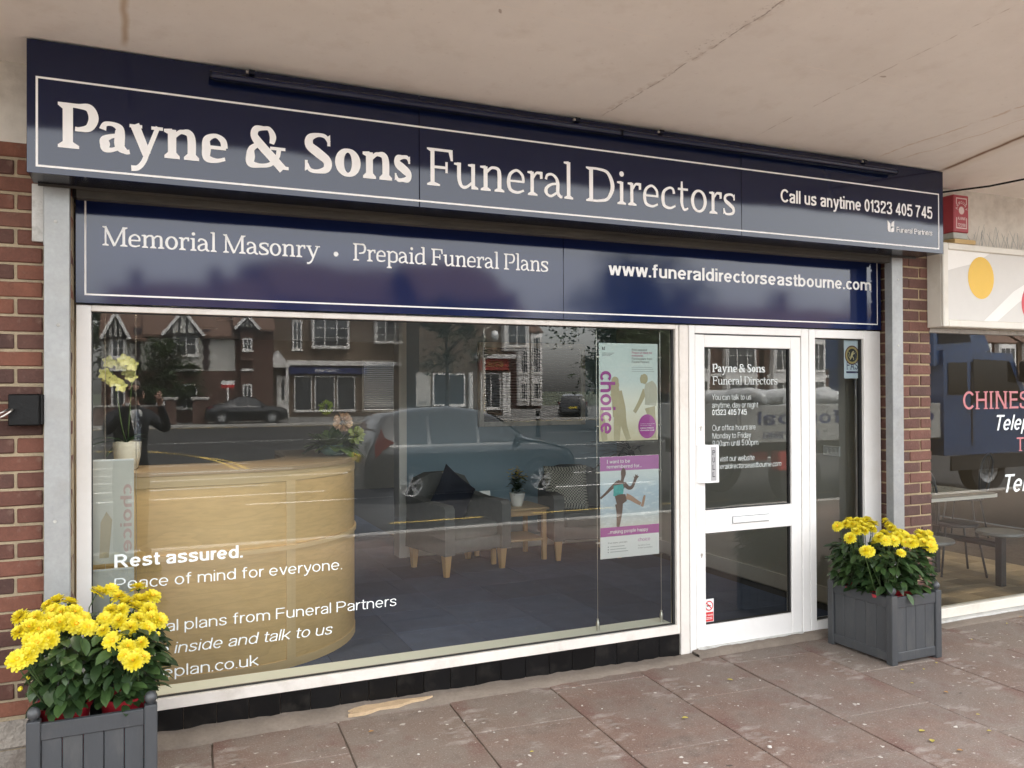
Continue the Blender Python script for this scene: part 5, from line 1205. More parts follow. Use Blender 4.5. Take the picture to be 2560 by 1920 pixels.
def armchair(label, loc, rz):
    t = thing('armchair', label, 'armchair', loc, rz, group='grey armchairs in the waiting area')
    mt = M['tweed']; kw = dict(parent=t, smooth='auto', local=True)
    soft_box(-.24, .24, -.30, .22, .30, .44, .035).build('seat_cushion', mt, **kw)
    soft_box(-.35, .35, -.30, .33, .19, .315, .02).build('base', mt, **kw)
    for s in (-1, 1):
        P = [(-.33, .19), (-.33, .585), (-.30, .615), (.0, .625), (.30, .66), (.33, .19)]
        MB().prism(P, s*.255, s*.355, 'x').build('arm', mt, parent=t, local=True)
    bk = MB(); prof = [(-.335, .30), (-.335, .66), (-.25, .80), (-.12, .845), (.12, .845), (.25, .80), (.335, .66), (.335, .30)]
    n = len(prof); vs = [(x, .20+.10*(z-.3), z) for x, z in prof]+[(x, .31+.14*(z-.3), z) for x, z in prof]
    bk.add(vs, [tuple(range(n)), tuple(range(2*n-1, n-1, -1))]+[(i, i+n, (i+1) % n+n, (i+1) % n) for i in range(n)]); bk.build('backrest', mt, parent=t, local=True)
    for sx in (-1, 1):
        for yy in (-.265, .27):
            MB().add([(sx*.30+a*q, yy+b*q, zz) for zz, q in ((0, .019), (.20, .034)) for a, b in ((-1, -1), (1, -1), (1, 1), (-1, 1))], [(0, 1, 2, 3), (7, 6, 5, 4)]+[(k, k+4, (k+1) % 4+4, (k+1) % 4) for k in range(4)]).build('leg', M['leg_oak'], parent=t, local=True)
    return t
a1 = armchair('grey tweed armchair with a dark navy cushion beside the side table', (2.62, 2.80, FZ), radians(14))
a2 = armchair('grey tweed armchair with a checked cushion behind the posters', (3.93, 2.88, FZ), radians(-12))
def cushion(label, loc, rot, s, mt):
    mb = MB(); n = 12; vs = []; fs = []
    for side in (1, -1):
        for j in range(n+1):
            for i in range(n+1):
                u_, v_ = i/n*2-1, j/n*2-1; th = .06*max(0, (1-u_**4)*(1-v_**4))**.6; pin = 1-.07*(1-abs(u_*v_))*(abs(u_)**3+abs(v_)**3)
                vs.append((u_*s/2*pin, side*th, v_*s/2*pin))
    m_ = (n+1)**2
    for sd in (0, 1):
        for j in range(n):
            for i in range(n): q = sd*m_+j*(n+1)+i; fs.append((q, q+1, q+n+2, q+n+1))
    o = mb.add(vs, fs).build('cushion', mt, None, True); o.location = loc; o.rotation_euler = rot
    return tag(o, label, 'cushion')
cushion('dark navy velvet cushion standing on one corner in an armchair', (2.60, 2.86, .70), (radians(-16), radians(38), radians(14)), .42, M['navy_velvet'])
cushion('houndstooth check cushion leaning in an armchair', (3.80, 2.93, .70), (radians(-14), 0, radians(-12)), .44, check_mat())
# ---- side table with plant and leaflets
tb = thing('side_table', 'small light oak side table with a lower shelf between the armchairs', 'side table', (3.22, 3.03, FZ))
M['oak_light'] = mat('oak_light', (.40, .27, .14), .4, .1, 5, stretch=(.4, 3, 3))
tx0, tx1, ty0, ty1 = 2.93, 3.53, 2.76, 3.26
MB().box(tx0, tx1, ty0, ty1, .525, .55, .004).build('table_top', M['oak_light'], tb)
for x in (tx0+.02, tx1-.06):
    for y in (ty0+.02, ty1-.06): MB().box(x, x+.04, y, y+.04, FZ, .524, .003).build('leg', M['leg_oak'], tb)
for y in (ty0+.025, ty1-.045): MB().box(tx0+.061, tx1-.061, y, y+.02, .475, .524).build('apron', M['leg_oak'], tb)
MB().box(tx0+.03, tx1-.03, ty0+.03, ty1-.03, .235, .255, .003).build('shelf', M['oak_light'], tb)
kp = onY(1293, 1268, 2.95)
kl = thing('potted_plant', 'small yellow flowering plant in a white pot on the side table', 'potted plant', (kp.x, 2.95, .55))
MB().lathe([(.045, 0), (.058, .03), (.075, .12), (.078, .128), (.070, .128), (0, .11)], (kp.x, 2.95, .55), 24).build('pot', M['plastic_white'], kl, 'auto')
vs, fs = [], []
for i in range(70):
    a = rn.uniform(0, 2*pi); el = rn.uniform(-.1, 1.3); zz = rn.uniform(.13, .29); r0 = rn.uniform(0, .05)
    petal_loop(vs, fs, Vector((kp.x+r0*cos(a), 2.95+r0*sin(a), .55+zz)), Vector((cos(a)*cos(el), sin(a)*cos(el), sin(el)*.6)), Vector((0, 0, 1)), rn.uniform(.05, .085), .04, .3)
stuff(MB().add(vs, fs).build('foliage', M['leaf_dark'], kl, True, fixn=False))
vs, fs = [], []
for i in range(60):
    a = rn.uniform(0, 2*pi); r0 = rn.uniform(0, .10); c = Vector((kp.x+r0*cos(a), 2.95+r0*sin(a), .55+.33+rn.uniform(-.05, .05)-r0*.4)); 
    for k in range(4): petal_loop(vs, fs, c, Vector((cos(k*pi/2), sin(k*pi/2), .4)), Vector((0, 0, 1)), .016, .014, 0)
stuff(MB().add(vs, fs).build('blossoms', leaf_mat('kal', (.55, .40, .02), (.7, .5, .04), .6, .3), kl, True, fixn=False))
lp_ = onY(1216, 1243, 3.0)
lf = thing('leaflet_stand', 'small pink and white leaflet stand on the side table', 'leaflets', (lp_.x, 3.0, .55))
MB().add([(lp_.x-.05, 2.99, .552), (lp_.x+.05, 2.99, .552), (lp_.x+.05, 3.035, .70), (lp_.x-.05, 3.035, .70), (lp_.x-.05, 3.01, .552), (lp_.x+.05, 3.01, .552), (lp_.x+.05, 3.055, .70), (lp_.x-.05, 3.055, .70)], [(0, 1, 2, 3), (7, 6, 5, 4), (0, 4, 5, 1), (1, 5, 6, 2), (2, 6, 7, 3), (3, 7, 4, 0)]).build('leaflet', M['plastic_white'], lf)
MB().add([(lp_.x-.046, 2.989, .556), (lp_.x+.046, 2.989, .556), (lp_.x+.046, 3.002, .60), (lp_.x-.046, 3.002, .60)], [(0, 1, 2, 3)]).build('pink_panel', mat('pink_print', (.55, .18, .36), .6, 0), lf)
# ---- spiky plant behind the posters
sp_ = onY(1580, 1150, 3.2)
cd = thing('spiky_plant', 'dark spiky potted plant standing behind the posters', 'potted plant', (sp_.x, 3.2, FZ))
MB().lathe([(.10, 0), (.14, .28), (.15, .30), (.13, .30), (0, .27)], (sp_.x, 3.2, FZ), 20).build('pot', mat('dark_pot', (.03, .03, .03), .4, .1), cd, 'auto')
MB().tube([(sp_.x, 3.2, FZ+.27), (sp_.x+.02, 3.2, .7), (sp_.x, 3.2, .98)], [.022, .018, .014], 8).build('trunk', mat('cane', (.10, .07, .045), .8, .2), cd, True)
vs, fs = [], []
for i in range(46):
    a = rn.uniform(0, 2*pi); el = rn.uniform(-.1, 1.2); petal_loop(vs, fs, Vector((sp_.x, 3.2, .98+rn.uniform(-.05, .06))), Vector((cos(a)*cos(el), sin(a)*cos(el), sin(el))), Vector((.05, .1, 1)), rn.uniform(.35, .55), .035, rn.uniform(.5, 1.0))
stuff(MB().add(vs, fs).build('foliage', leaf_mat('spike', (.008, .014, .008), (.02, .03, .014), .4, .1), cd, True, fixn=False))
# ================================================================ POSTERS ON CABLES
PUR = mat('poster_purple', (.38, .06, .30), .45, .02); GREY_INK = mat('poster_grey', (.16, .17, .17), .6, 0); PINKT = mat('poster_pink', (.45, .07, .17), .6, 0)
def print_mat(name, stops, axis='z', nscale=6, namt=.0, ncol=(1, 1, 1)):
    m = mat(name, (.5, .5, .5), .35, 0); N, L = m.node_tree.nodes, m.node_tree.links; b = N['Principled BSDF']
    tc = N.new('ShaderNodeTexCoord'); sx = N.new('ShaderNodeSeparateXYZ'); L.new(tc.outputs['Generated'], sx.inputs[0]); cr = N.new('ShaderNodeValToRGB')
    els = cr.color_ramp.elements
    while len(els) < len(stops): els.new(.5)
    for e, (p, c) in zip(els, stops): e.position = p; e.color = (*c, 1)
    L.new(sx.outputs[2], cr.inputs[0]); L.new(cr.outputs[0], b.inputs['Base Color'])
    if namt: ramp_mix(m, noise_mask(nscale, .5, .68, amt=namt, stretch=(1, 1, 3)), ncol)
    return m
YP = .105
def poster(name, label, tl, br, mt):
    a = onY(*tl, YP); b = onY(*br, YP); x0, x1, z1, z0 = a.x, b.x, a.z, b.z
    t = thing(name, label, 'poster', ((x0+x1)/2, YP, z0)); MB().box(x0, x1, YP, YP+.003, z0, z1).build('paper', mt, t)
    return t, (lambda u_, v_: (x0+(x1-x0)*u_, z0+(z1-z0)*v_)), (x1-x0), (z1-z0)
def psheet(t, P, pts, mt, name, k=1): MB().sheet([P(*q) for q in pts], YP-.0006*k).build(name, mt, t)
def pstroke(mb, P, w, pts, k):
    sx = P(1, 0)[0]-P(0, 0)[0]; sz = P(0, 1)[1]-P(0, 0)[1]
    vs, fs = ribbon([(u_*sx, v_*sz, ww*sx) for u_, v_, ww in pts]); o = P(0, 0); mb.add([(o[0]+x, YP-.0006*k-.00008*len(mb.f)*.1, o[1]+z) for x, z in vs], fs)
def ptext(t, P, txt, st, u0, u1, v, cap, mt, k=2):
    tx = MB(); a = P(u0, v); b = P(u1, v); sans_line(tx, txt, st, a[0], b[0], a[1], cap, YP-.0006*k); tx.build('lettering', mt, t)
p1, P, pw_, ph_ = poster('poster', 'pale beach poster of a couple holding hands with purple vertical choice lettering', (1497, 857), (1645, 1099), print_mat('beach_print', [(0, (.62, .55, .36)), (.22, (.78, .73, .58)), (.42, (.80, .80, .70)), (.62, (.66, .74, .72)), (1, (.62, .72, .70))], namt=.4, ncol=(.82, .82, .76)))
TAN = mat('poster_tan', (.46, .40, .25), .45, .06, 12); TAN2 = mat('poster_shirt', (.52, .50, .40), .45, .05, 12)
mb = MB()
pstroke(mb, P, 1, [(.27, .63, .08), (.27, .58, .13), (.26, .54, .14), (.28, .46, .16)], 1); pstroke(mb, P, 1, [(.28, .50, .2), (.31, .42, .20), (.33, .33, .22), (.34, .25, .22)], 1.3); pstroke(mb, P, 1, [(.31, .26, .13), (.30, .16, .12), (.29, .0, .10)], 1.6); pstroke(mb, P, 1, [(.38, .26, .13), (.42, .14, .10), (.49, .01, .08)], 1.9)
pstroke(mb, P, 1, [(.04, .32, .05), (.06, .16, .10), (.09, .01, .09)], 1.2); mb.build('woman_figure', TAN, p1); psheet(p1, P, [(.265+.062*cos(a*pi/8), .615+.062*pw_/ph_*sin(a*pi/8)) for a in range(16)], TAN, 'woman_hair', 2.3)
mb = MB(); pstroke(mb, P, 1, [(.77, .67, .11), (.755, .63, .13), (.75, .59, .09)], 1); pstroke(mb, P, 1, [(.86, .34, .18), (.90, .20, .12), (.92, .02, .10)], 1.3); pstroke(mb, P, 1, [(.78, .52, .09), (.70, .41, .07), (.62, .32, .06), (.59, .29, .06)], 1.6); mb.build('man_figure', TAN, p1); psheet(p1, P, [(.765+.06*cos(a*pi/8), .635+.075*pw_/ph_*sin(a*pi/8)) for a in range(16)], TAN, 'man_head', 2.3)
mb = MB(); pstroke(mb, P, 1, [(.84, .60, .13), (.87, .54, .22), (.88, .45, .21), (.87, .36, .20)], 2.2); mb.build('man_shirt', TAN2, p1)
# vertical purple word
tx = MB(); sans_line(tx, 'choice', 'sansb', 0, 1, 0, 1, 0); zt, zb_ = P(0, .715)[1], P(0, .075)[1]; xb = P(.02, 0)[0]; capw = P(.265, 0)[0]-xb
o_ = MB().add([(xb+v[2]*capw, YP-.0030-.0001*k % .0005, zt-(zt-zb_)*v[0]) for k, v in enumerate(tx.v)], tx.f).build('lettering', PUR, p1, fixn=False)
psheet(p1, P, [(.81+.155*cos(a*pi/14), .142+.155*pw_/ph_*sin(a*pi/14)*1.15) for a in range(28)], PUR, 'purple_disc', 4)
for txt, st, u0, u1, v, cap in (('Come in, call us or visit', 'sans', .69, .94, .165, .006), ('our website today', 'sans', .69, .88, .148, .006), ('01803 299243', 'sansb', .69, .92, .118, .0085), ('choiceplan.co.uk', 'sansb', .69, .93, .096, .0085)): ptext(p1, P, txt, st, u0, u1, v, cap, M['sign_white'], 5)
for txt, u0, u1, v, mt_ in (('Rest assured.', .55, .82, .925, GREY_INK), ('Peace of mind for', .55, .90, .895, PINKT), ('everyone.', .55, .75, .865, PINKT), ('Funeral plans from', .55, .90, .832, GREY_INK), ('Funeral Partners.', .55, .86, .800, GREY_INK)): ptext(p1, P, txt, 'serif', u0, u1, v, .0135, mt_)
for k in range(3): psheet(p1, P, [(.55, .752-k*.021), (.90+.02*k, .752-k*.021), (.90+.02*k, .757-k*.021), (.55, .757-k*.021)], mat('faint_ink', (.38, .42, .42), .6, 0), 'small_print')
for k in range(3): psheet(p1, P, [(.055, .895-k*.013), (.25-.03*k, .895-k*.013), (.25-.03*k, .900-k*.013), (.055, .900-k*.013)], GREY_INK, 'small_print')
lg = MB(); q = P(.05, .93); fp_logo(lg, q[0], q[1], pw_*.05, ph_*.034, YP-.0012); lg.build('emblem', GREY_INK, p1)
p2, P, pw_, ph_ = poster('poster', 'purple banded poster of a woman in a swimsuit kicking in the sea', (1500, 1143), (1648, 1384), M['plastic_white'])
psheet(p2, P, [(0, .86), (1, .86), (1, 1), (0, 1)], mat('poster_lilac', (.46, .16, .40), .45, .02), 'top_band'); psheet(p2, P, [(0, .215), (1, .215), (1, .305), (0, .305)], PUR, 'lower_band')
MB().sheet([P(*q) for q in ((0, .306), (1, .306), (1, .859), (0, .859))], YP-.0006).build('sea_picture', print_mat('sea_print', [(0, (.60, .60, .55)), (.3, (.48, .56, .62)), (.6, (.50, .60, .68)), (1, (.70, .75, .74))], namt=.75, nscale=16, ncol=(.76, .79, .80)), p2)
SKIN = mat('poster_skin', (.13, .075, .055), .5, .08, 30); SKIN2 = mat('poster_skin_light', (.42, .25, .17), .5, .1, 30); TURQ = mat('poster_swim', (.08, .38, .36), .5, .3, 60)
mb = MB(); pstroke(mb, P, 1, [(.385, .86, .05), (.385, .83, .075), (.38, .795, .06), (.37, .77, .05), (.36, .74, .06)], 2)
pstroke(mb, P, 1, [(.36, .755, .13), (.34, .72, .16), (.30, .69, .16)], 2.3); pstroke(mb, P, 1, [(.30, .74, .08), (.20, .70, .055), (.10, .645, .04), (.0, .595, .03)], 2.4)
pstroke(mb, P, 1, [(.40, .73, .07), (.47, .685, .055), (.53, .69, .05), (.57, .735, .045), (.60, .78, .05), (.63, .80, .03)], 2.5)
for du in (-.03, -.01, .012, .03): pstroke(mb, P, 1, [(.60+du*.6, .775, .014), (.605+du*1.4, .825-abs(du), .010)], 2.55)
pstroke(mb, P, 1, [(.26, .56, .15), (.34, .575, .15), (.43, .59, .10)], 2.6); pstroke(mb, P, 1, [(.31, .53, .13), (.315, .45, .10), (.305, .38, .075), (.29, .305, .05)], 2.7); mb.build('woman_figure', SKIN, p2); psheet(p2, P, [(.387+.042*cos(a*pi/8), .835+.055*pw_/ph_*sin(a*pi/8)*1.3) for a in range(16)], SKIN, 'woman_head', 3.4)
mb = MB(); pstroke(mb, P, 1, [(.43, .60, .09), (.50, .585, .075), (.60, .545, .06), (.68, .515, .05)], 2.9); pstroke(mb, P, 1, [(.70, .49, .05), (.72, .525, .045), (.74, .575, .04), (.75, .60, .03)], 3); mb.build('woman_leg', SKIN2, p2)
mb = MB(); pstroke(mb, P, 1, [(.30, .72, .16), (.305, .68, .17), (.295, .63, .16), (.27, .595, .13)], 3.2); mb.build('swimsuit', TURQ, p2)
for txt, u0, u1, v, cap in (('I want to be', .11, .50, .935, .021), ('remembered for...', .11, .70, .885, .021), ('...making people happy', .12, .80, .243, .021)): ptext(p2, P, txt, 'serif', u0, u1, v, cap, M['sign_white'], 3)
ptext(p2, P, 'choice', 'sans', .63, .84, .145, .022, PUR); ptext(p2, P, 'Your choice, your plan.', 'serif', .12, .45, .145, .009, GREY_INK); ptext(p2, P, 'Ask about Choice', 'sans', .63, .84, .098, .008, GREY_INK); ptext(p2, P, 'flexible funeral plans', 'sans', .63, .88, .072, .008, GREY_INK)
FI = mat('faint_ink2', (.40, .42, .42), .6, 0)
for k in range(3):
    psheet(p2, P, [(.16, .110-k*.026), (.40+.03*k, .110-k*.026), (.40+.03*k, .117-k*.026), (.16, .117-k*.026)], FI, 'small_print'); psheet(p2, P, [(.12, .108-k*.026), (.135, .108-k*.026), (.135, .118-k*.026), (.12, .118-k*.026)], GREY_INK, 'bullet')
cb = thing('cable_display', 'pair of thin steel cables holding the two bright posters', 'cable display', (onY(1570, 1500, YP).x, YP, .2))
cx0, cx1 = onY(1493, 1200, YP).x, onY(1652, 1200, YP).x
for cx in (cx0, cx1):
    MB().tube([(cx, YP+.002, .20), (cx, YP+.002, 2.45)], .0016, 6).build('cable', M['steel'], cb)
    MB().lathe([(.010, 0), (.011, .004), (.011, .05), (.007, .058), (.007, .072), (0, .073)], (cx, YP+.002, .196), 12).build('anchor', M['steel'], cb, 'auto')
for t_, ps in ((p1, ((892, 894), (1066, 1062))), (p2, ((1182, 1175), (1358, 1345)))):
    for l, r in ps:
        for cx, e, py in ((cx0, 1, l), (cx1, -1, r)):
            zc = onY(1493 if e > 0 else 1652, py, YP).z; MB().box(cx-.006, cx+.016 if e > 0 else cx+.006, YP-.006, YP+.010, zc-.004, zc+.004, .001).build('clip', M['steel'], cb) if e > 0 else MB().box(cx-.016, cx+.006, YP-.006, YP+.010, zc-.004, zc+.004, .001).build('clip', M['steel'], cb)
# posters turned to the room, seen from behind at the left end of the window
M['paper_back'] = mat('paper_back', (.60, .58, .52), .6, .03)
def back_poster(label, x1px, ztop, zbot):
    b = onY(x1px, 1200, YP); x0, x1 = -.245, b.x
    t = thing('poster', label, 'poster', ((x0+x1)/2, YP, zbot)); MB().box(x0, x1, YP, YP+.003, zbot, ztop).build('paper', M['paper_back'], t)
    MB().box(x0, x1, YP-.002, YP+.006, ztop, ztop+.008).build('holder_edge', M['plastic_white'], t); return t, x0, x1
bt, x0, x1 = back_poster('pale back of a poster with show-through print above the left planter', 335, onY(290, 1152, YP).z, onY(290, 1408, YP).z)
tx = MB(); sans_line(tx, 'choice', 'sansb', 0, 1, 0, 1, 0); zt, zb_ = onY(320, 1210, YP).z, onY(320, 1380, YP).z
MB().add([(x1-.012-v[2]*0-(v[1] if False else 0)-.0, 0, 0) for v in []], []) if False else None
tx2 = MB(); 
xs_ = [v for v in tx.v]; MB().add([(x1-.010-.05*v[2], YP-.0012-.0001*(k % 3), zt-(zt-zb_)*v[0]) for k, v in enumerate(xs_)], tx.f).build('lettering', mat('show_through', (.56, .40, .36), .6, .05), bt, fixn=False)
mb = MB(); mb.sheet([(x0+.06, zb_-.02), (x0+.10, zb_-.02), (x0+.115, zb_+.16), (x0+.09, zb_+.20), (x0+.065, zb_+.15)], YP-.0010); mb.build('figure_print', mat('show_tan', (.50, .42, .30), .6, .05), bt)
back_poster('pale back of a lower poster half hidden by yellow dahlias', 335, onY(290, 1425, YP).z, onY(290, 1425, YP).z-.42)
cb2 = thing('cable_display', 'pair of thin steel cables holding the turned posters at the pier end', 'cable display', (-.1, YP, .2))
for px in (263, 340):
    cx = onY(px, 1000, YP+.003).x; MB().tube([(cx, YP+.008, .20), (cx, YP+.008, 2.45)], .0016, 6).build('cable', M['steel'], cb2)
# ================================================================ THE RESTAURANT NEXT DOOR
NS = thing('restaurant_sign', 'cream framed light box sign with a yellow disc over the restaurant', 'shop sign', (7.2, -.22, 2.08))
M['cream_frame'] = mat('cream_frame', (.70, .66, .58), .4, .04, 4, dirt=(.45, .40, .32), dscale=5, damt=.4)
nx0, nx1, nz0, nz1 = 5.055, 9.4, 2.085, 2.668
MB().box(nx0, nx1, -.262, -.150, nz0, nz1, .003).build('box_body', M['cream_frame'], NS)
for q in ((nx0, nx0+.05, nz0, nz1), (nx1-.05, nx1, nz0, nz1), (nx0+.05, nx1-.05, nz1-.045, nz1), (nx0+.05, nx1-.05, nz0, nz0+.05)): MB().box(q[0]-.001, q[1], -.285, -.262, q[2], q[3]+.001, .006).build('frame', M['cream_frame'], NS)
MB().box(nx0+.05, nx1-.05, -.268, -.2625, nz0+.05, nz1-.045).build('face', mat('sign_cream', (.62, .59, .545), .4, .03, 2), NS)
WH = mat('sign_swoosh', (.80, .77, .72), .4, .02)
MB().sheet([(nx0+.05, nz1-.046), (5.55, nz1-.046), (5.40, 2.545), (5.2, 2.50), (nx0+.05, 2.475)], -.2686).build('swoosh', WH, NS)
MB().sheet([(5.48, nz0+.051), (5.62, nz0+.051), (5.85, 2.28), (6.1, 2.40), (6.1, 2.50), (5.8, 2.36), (5.6, 2.22)], -.2686).build('swoosh', WH, NS)
dc = onY(2453, 695, -.27); MB().sheet([(dc.x+.135*cos(a*pi/16), dc.z+.150*sin(a*pi/16)) for a in range(32)], -.2692).build('yellow_disc', mat('disc_yellow', (.75, .46, .045), .45, .03), NS)
rc = onY(2590, 760, -.27); MB().sheet([(rc.x+.16*cos(a*pi/16), rc.z+.16*sin(a*pi/16)) for a in range(32)], -.2692).build('red_disc', mat('disc_red', (.62, .05, .07), .45, .03), NS)
# alarm box, cable, spikes
al = thing('alarm_box', 'red burglar alarm box lettered ARMOURY ALARMS on the wall', 'alarm box', (5.33, -.2, 2.75))
A0 = onY(2385, 485, -.262); A1 = onY(2423, 583, -.262)
ax0, ax1, az1, az0 = A0.x, A1.x, A0.z, A1.z
MB().box(ax0, ax1, -.260, -.151, az0, az1, .006).build('cover', M['red_box'], al)
MB().box(ax0+.004, ax1-.004, -.254, -.151, az0-.045, az0-.0005, .004).build('sounder', mat('alarm_grey', (.45, .46, .42), .5, .08), al)
MB().box(ax0-.03, ax1+.03, -.29, -.151, nz1+.002, nz1+.032, .002).build('timber_shelf', mat('shelf_wood', (.55, .38, .17), .7, .1), al)
AW = mat('alarm_white', (.70, .55, .52), .5, .03); ya = -.2612; w_ = ax1-ax0; h_ = az1-az0; cxa = (ax0+ax1)/2
bd = MB(); border(bd, ax0+w_*.14, ax1-w_*.14, az0+h_*.10, az0+h_*.42, ya, w_*.05, 'lrb'); border(bd, ax0+w_*.14, ax1-w_*.14, az0+h_*.72, az0+h_*.92, ya, w_*.05, 'lrt')
sunp = MB().sheet([(cxa+(w_*.20 if k % 2 else w_*.165)*cos(k*pi/16), az0+h_*.585+(w_*.20 if k % 2 else w_*.165)*sin(k*pi/16)) for k in range(32)], ya); sunp.build('sun_emblem', AW, al); bd.build('border_line', AW, al)
for i, ch in enumerate('ARMOURY'):
    a = radians(168-26*i); tx = MB(); sans_line(tx, ch, 'sansb', -.5, .5, -.5, 1.0, 0); s_ = w_*.135; R0 = w_*.33
    MB().add([(cxa+R0*cos(a)+(v[0]*.8*sin(a)+v[2]*cos(a))*s_, ya, az0+h_*.585+R0*1.15*sin(a)+(-v[0]*.8*cos(a)+v[2]*sin(a))*s_) for v in tx.v], tx.f).build('lettering', AW, al, fixn=False)
for txt, z_, cp_ in (('ALARMS', .335, .075), ('725190', .155, .085)):
    tx = MB(); sans_line(tx, txt, 'sansb', ax0+w_*.24, ax1-w_*.24, az0+h_*z_, h_*cp_, ya); tx.build('lettering', AW, al)
cbl = MB(); q0 = onY(2352, 481, -.30); q1 = onY(2600, 440, -.75)
tag(cbl.tube([(q0.x-.15, -.20, q0.z-.01), tuple(q0), tuple((q0+q1)/2+Vector((0, 0, -.012))), tuple(q1), (q1.x+1.5, -1.2, 3.115)], .0065, 8).build('cable', M['black_paint'], None, True), 'black cable running from the sign end to the canopy', 'cable')
spk = thing('bird_spikes', 'tangle of thin wire bird spikes along the top of the restaurant sign', 'bird spikes', (5.8, -.2, nz1))
for i in range(70):
    x = ax1+.02+i*.022; a = (-1)**i*.5+random.uniform(-.25, .25); l = random.uniform(.10, .17)
    MB().tube([(x, -.25+random.uniform(-.02, .02), nz1), (x+sin(a)*l*.6, -.25+random.uniform(-.03, .03), nz1+l*cos(a))], .0013, 4).build('spike', M['galv'], spk)
# restaurant window
NW = -.12
nw = thing('restaurant_window', 'restaurant window with pink CHINESE and white telephone lettering', 'window', (7.2, NW, 0))
MB().box(5.09, 9.4, NW-.02, NW+.05, .018, .088, .004).build('frame', M['cream_frame'], nw)
MB().box(5.09, 9.4, NW-.02, NW+.05, 2.055, 2.085, .003).build('frame', M['galv_light'], nw)
MB().box(9.34, 9.4, NW-.02, NW+.05, .088, 2.055, .003).build('frame', M['cream_frame'], nw)
MB().sheet([(5.088, .086), (9.35, .086), (9.35, 2.057), (5.088, 2.057)], NW+.015).build('pane', M['glass'], nw, fixn=False)
MB().box(5.06, 9.4, NW-.06, NW+.05, -.02, .016, .003).build('sill', M['galv_light'], nw)
rough_strip('mortar_fillet', 5.05, 9.4, NW-.03, NW-.16, (.006, .006), -.002, 30, M['concrete'], pv, .006, .003)
PK = mat('pink_vinyl', (.50, .17, .18), .5, .02); yv = NW+.0125
tx = MB(); a = onY(2408, 1024, yv); e = onY(2546, 1024, yv); w5 = e.x-a.x; sans_line(tx, 'CHINESE', 'serif', a.x, a.x+w5*1.40, onY(2440, 1023, yv).z, .131, yv); tx.build('lettering', PK, nw)
tx = MB(); a = onY(2485, 1073, yv); sans_line(tx, 'Telephone', 'script', a.x, a.x+.74, a.z-.01, .115, yv); tx.build('lettering', M['vinyl'], nw)
tx = MB(); a = onY(2542, 1128, yv); sans_line(tx, 'T', 'serif', a.x, a.x+.075, a.z, .105, yv); tx.build('lettering', PK, nw)
tx = MB(); a = onY(2505, 1232, yv); sans_line(tx, 'Tel', 'script', a.x, a.x+.25, a.z, .135, yv); tx.build('lettering', M['vinyl'], nw)
# restaurant room
rfl = struct(MB().box(5.09, 9.5, -.07, 6.5, -.06, -.012).build('floor', M['grout']))
M['quarry'] = mat('quarry_tile', (.42, .32, .21), .45, .15, 6, rnd=.28, bump=.1, bs=40)
qt = MB().box(-.0985, .0985, -.0985, .0985, -.012, 0, .002).mesh('floor_tile', M['quarry'])
for i in range(12):
    for j in range(18): link_mesh('floor_tile', qt, rfl, (5.2+i*.2, .04+j*.2, 0), (0, 0, random.choice((0, pi/2))))
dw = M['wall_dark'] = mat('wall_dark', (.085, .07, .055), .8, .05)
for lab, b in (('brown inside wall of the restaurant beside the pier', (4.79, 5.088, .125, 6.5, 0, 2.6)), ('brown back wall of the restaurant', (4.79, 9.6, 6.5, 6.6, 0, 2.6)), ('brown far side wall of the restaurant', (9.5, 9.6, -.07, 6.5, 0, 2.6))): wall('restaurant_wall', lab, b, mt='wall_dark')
struct(MB().box(4.79, 9.6, -.06, 6.6, 2.5, 2.56).build('ceiling', M['ceil']))
for k, (x, y) in enumerate(((6.4, 1.0), (7.6, 3.2))):
    t = thing('ceiling_lamp', ('lit ceiling lamp over the canteen table', 'lit ceiling lamp deep in the restaurant')[k], 'ceiling lamp', (x, y, 2.45), group='lit lamps in the restaurant')
    MB().box(x-.3, x+.3, y-.07, y+.07, 2.46, 2.499, .005).build('fitting', M['plastic_white'], t); MB().box(x-.28, x+.28, y-.055, y+.055, 2.452, 2.4595).build('tube_cover', lamp, t)
    ld = bpy.data.lights.new('lamp_light', 'AREA'); ld.energy = 1.3; ld.color = (1.0, .90, .76); ld.shape = 'RECTANGLE'; ld.size = .55; ld.size_y = .10; lo_ = bpy.data.objects.new('lamp_light', ld); COL.objects.link(lo_); lo_.parent = t; lo_.location = (0, 0, -.005)
tbt = thing('dining_table', 'grey topped canteen table with fixed round seats on a black frame', 'table', (6.05, .95, 0))
T0 = onZ(2345, 1225, .74); FRM = mat('dark_frame', (.035, .035, .037), .45, .08)
tcx, tcy = 6.15, 1.02
P_ = [(tcx+s1*.62+.10*cos(a), tcy+s2*.32+.10*sin(a)) for s1, s2, a0 in ((1, 1, 0), (-1, 1, pi/2), (-1, -1, pi), (1, -1, 1.5*pi)) for a in [a0+k*pi/8 for k in range(5)]]
MB().prism(P_, .735, .74, 'z').build('table_top', mat('laminate', (.22, .22, .215), .25, .08), tbt); MB().prism([(tcx+(x-tcx)*1.01, tcy+(y-tcy)*1.015) for x, y in P_], .708, .734, 'z').build('edge_band', mat('edge_band', (.62, .61, .57), .4, .03), tbt)
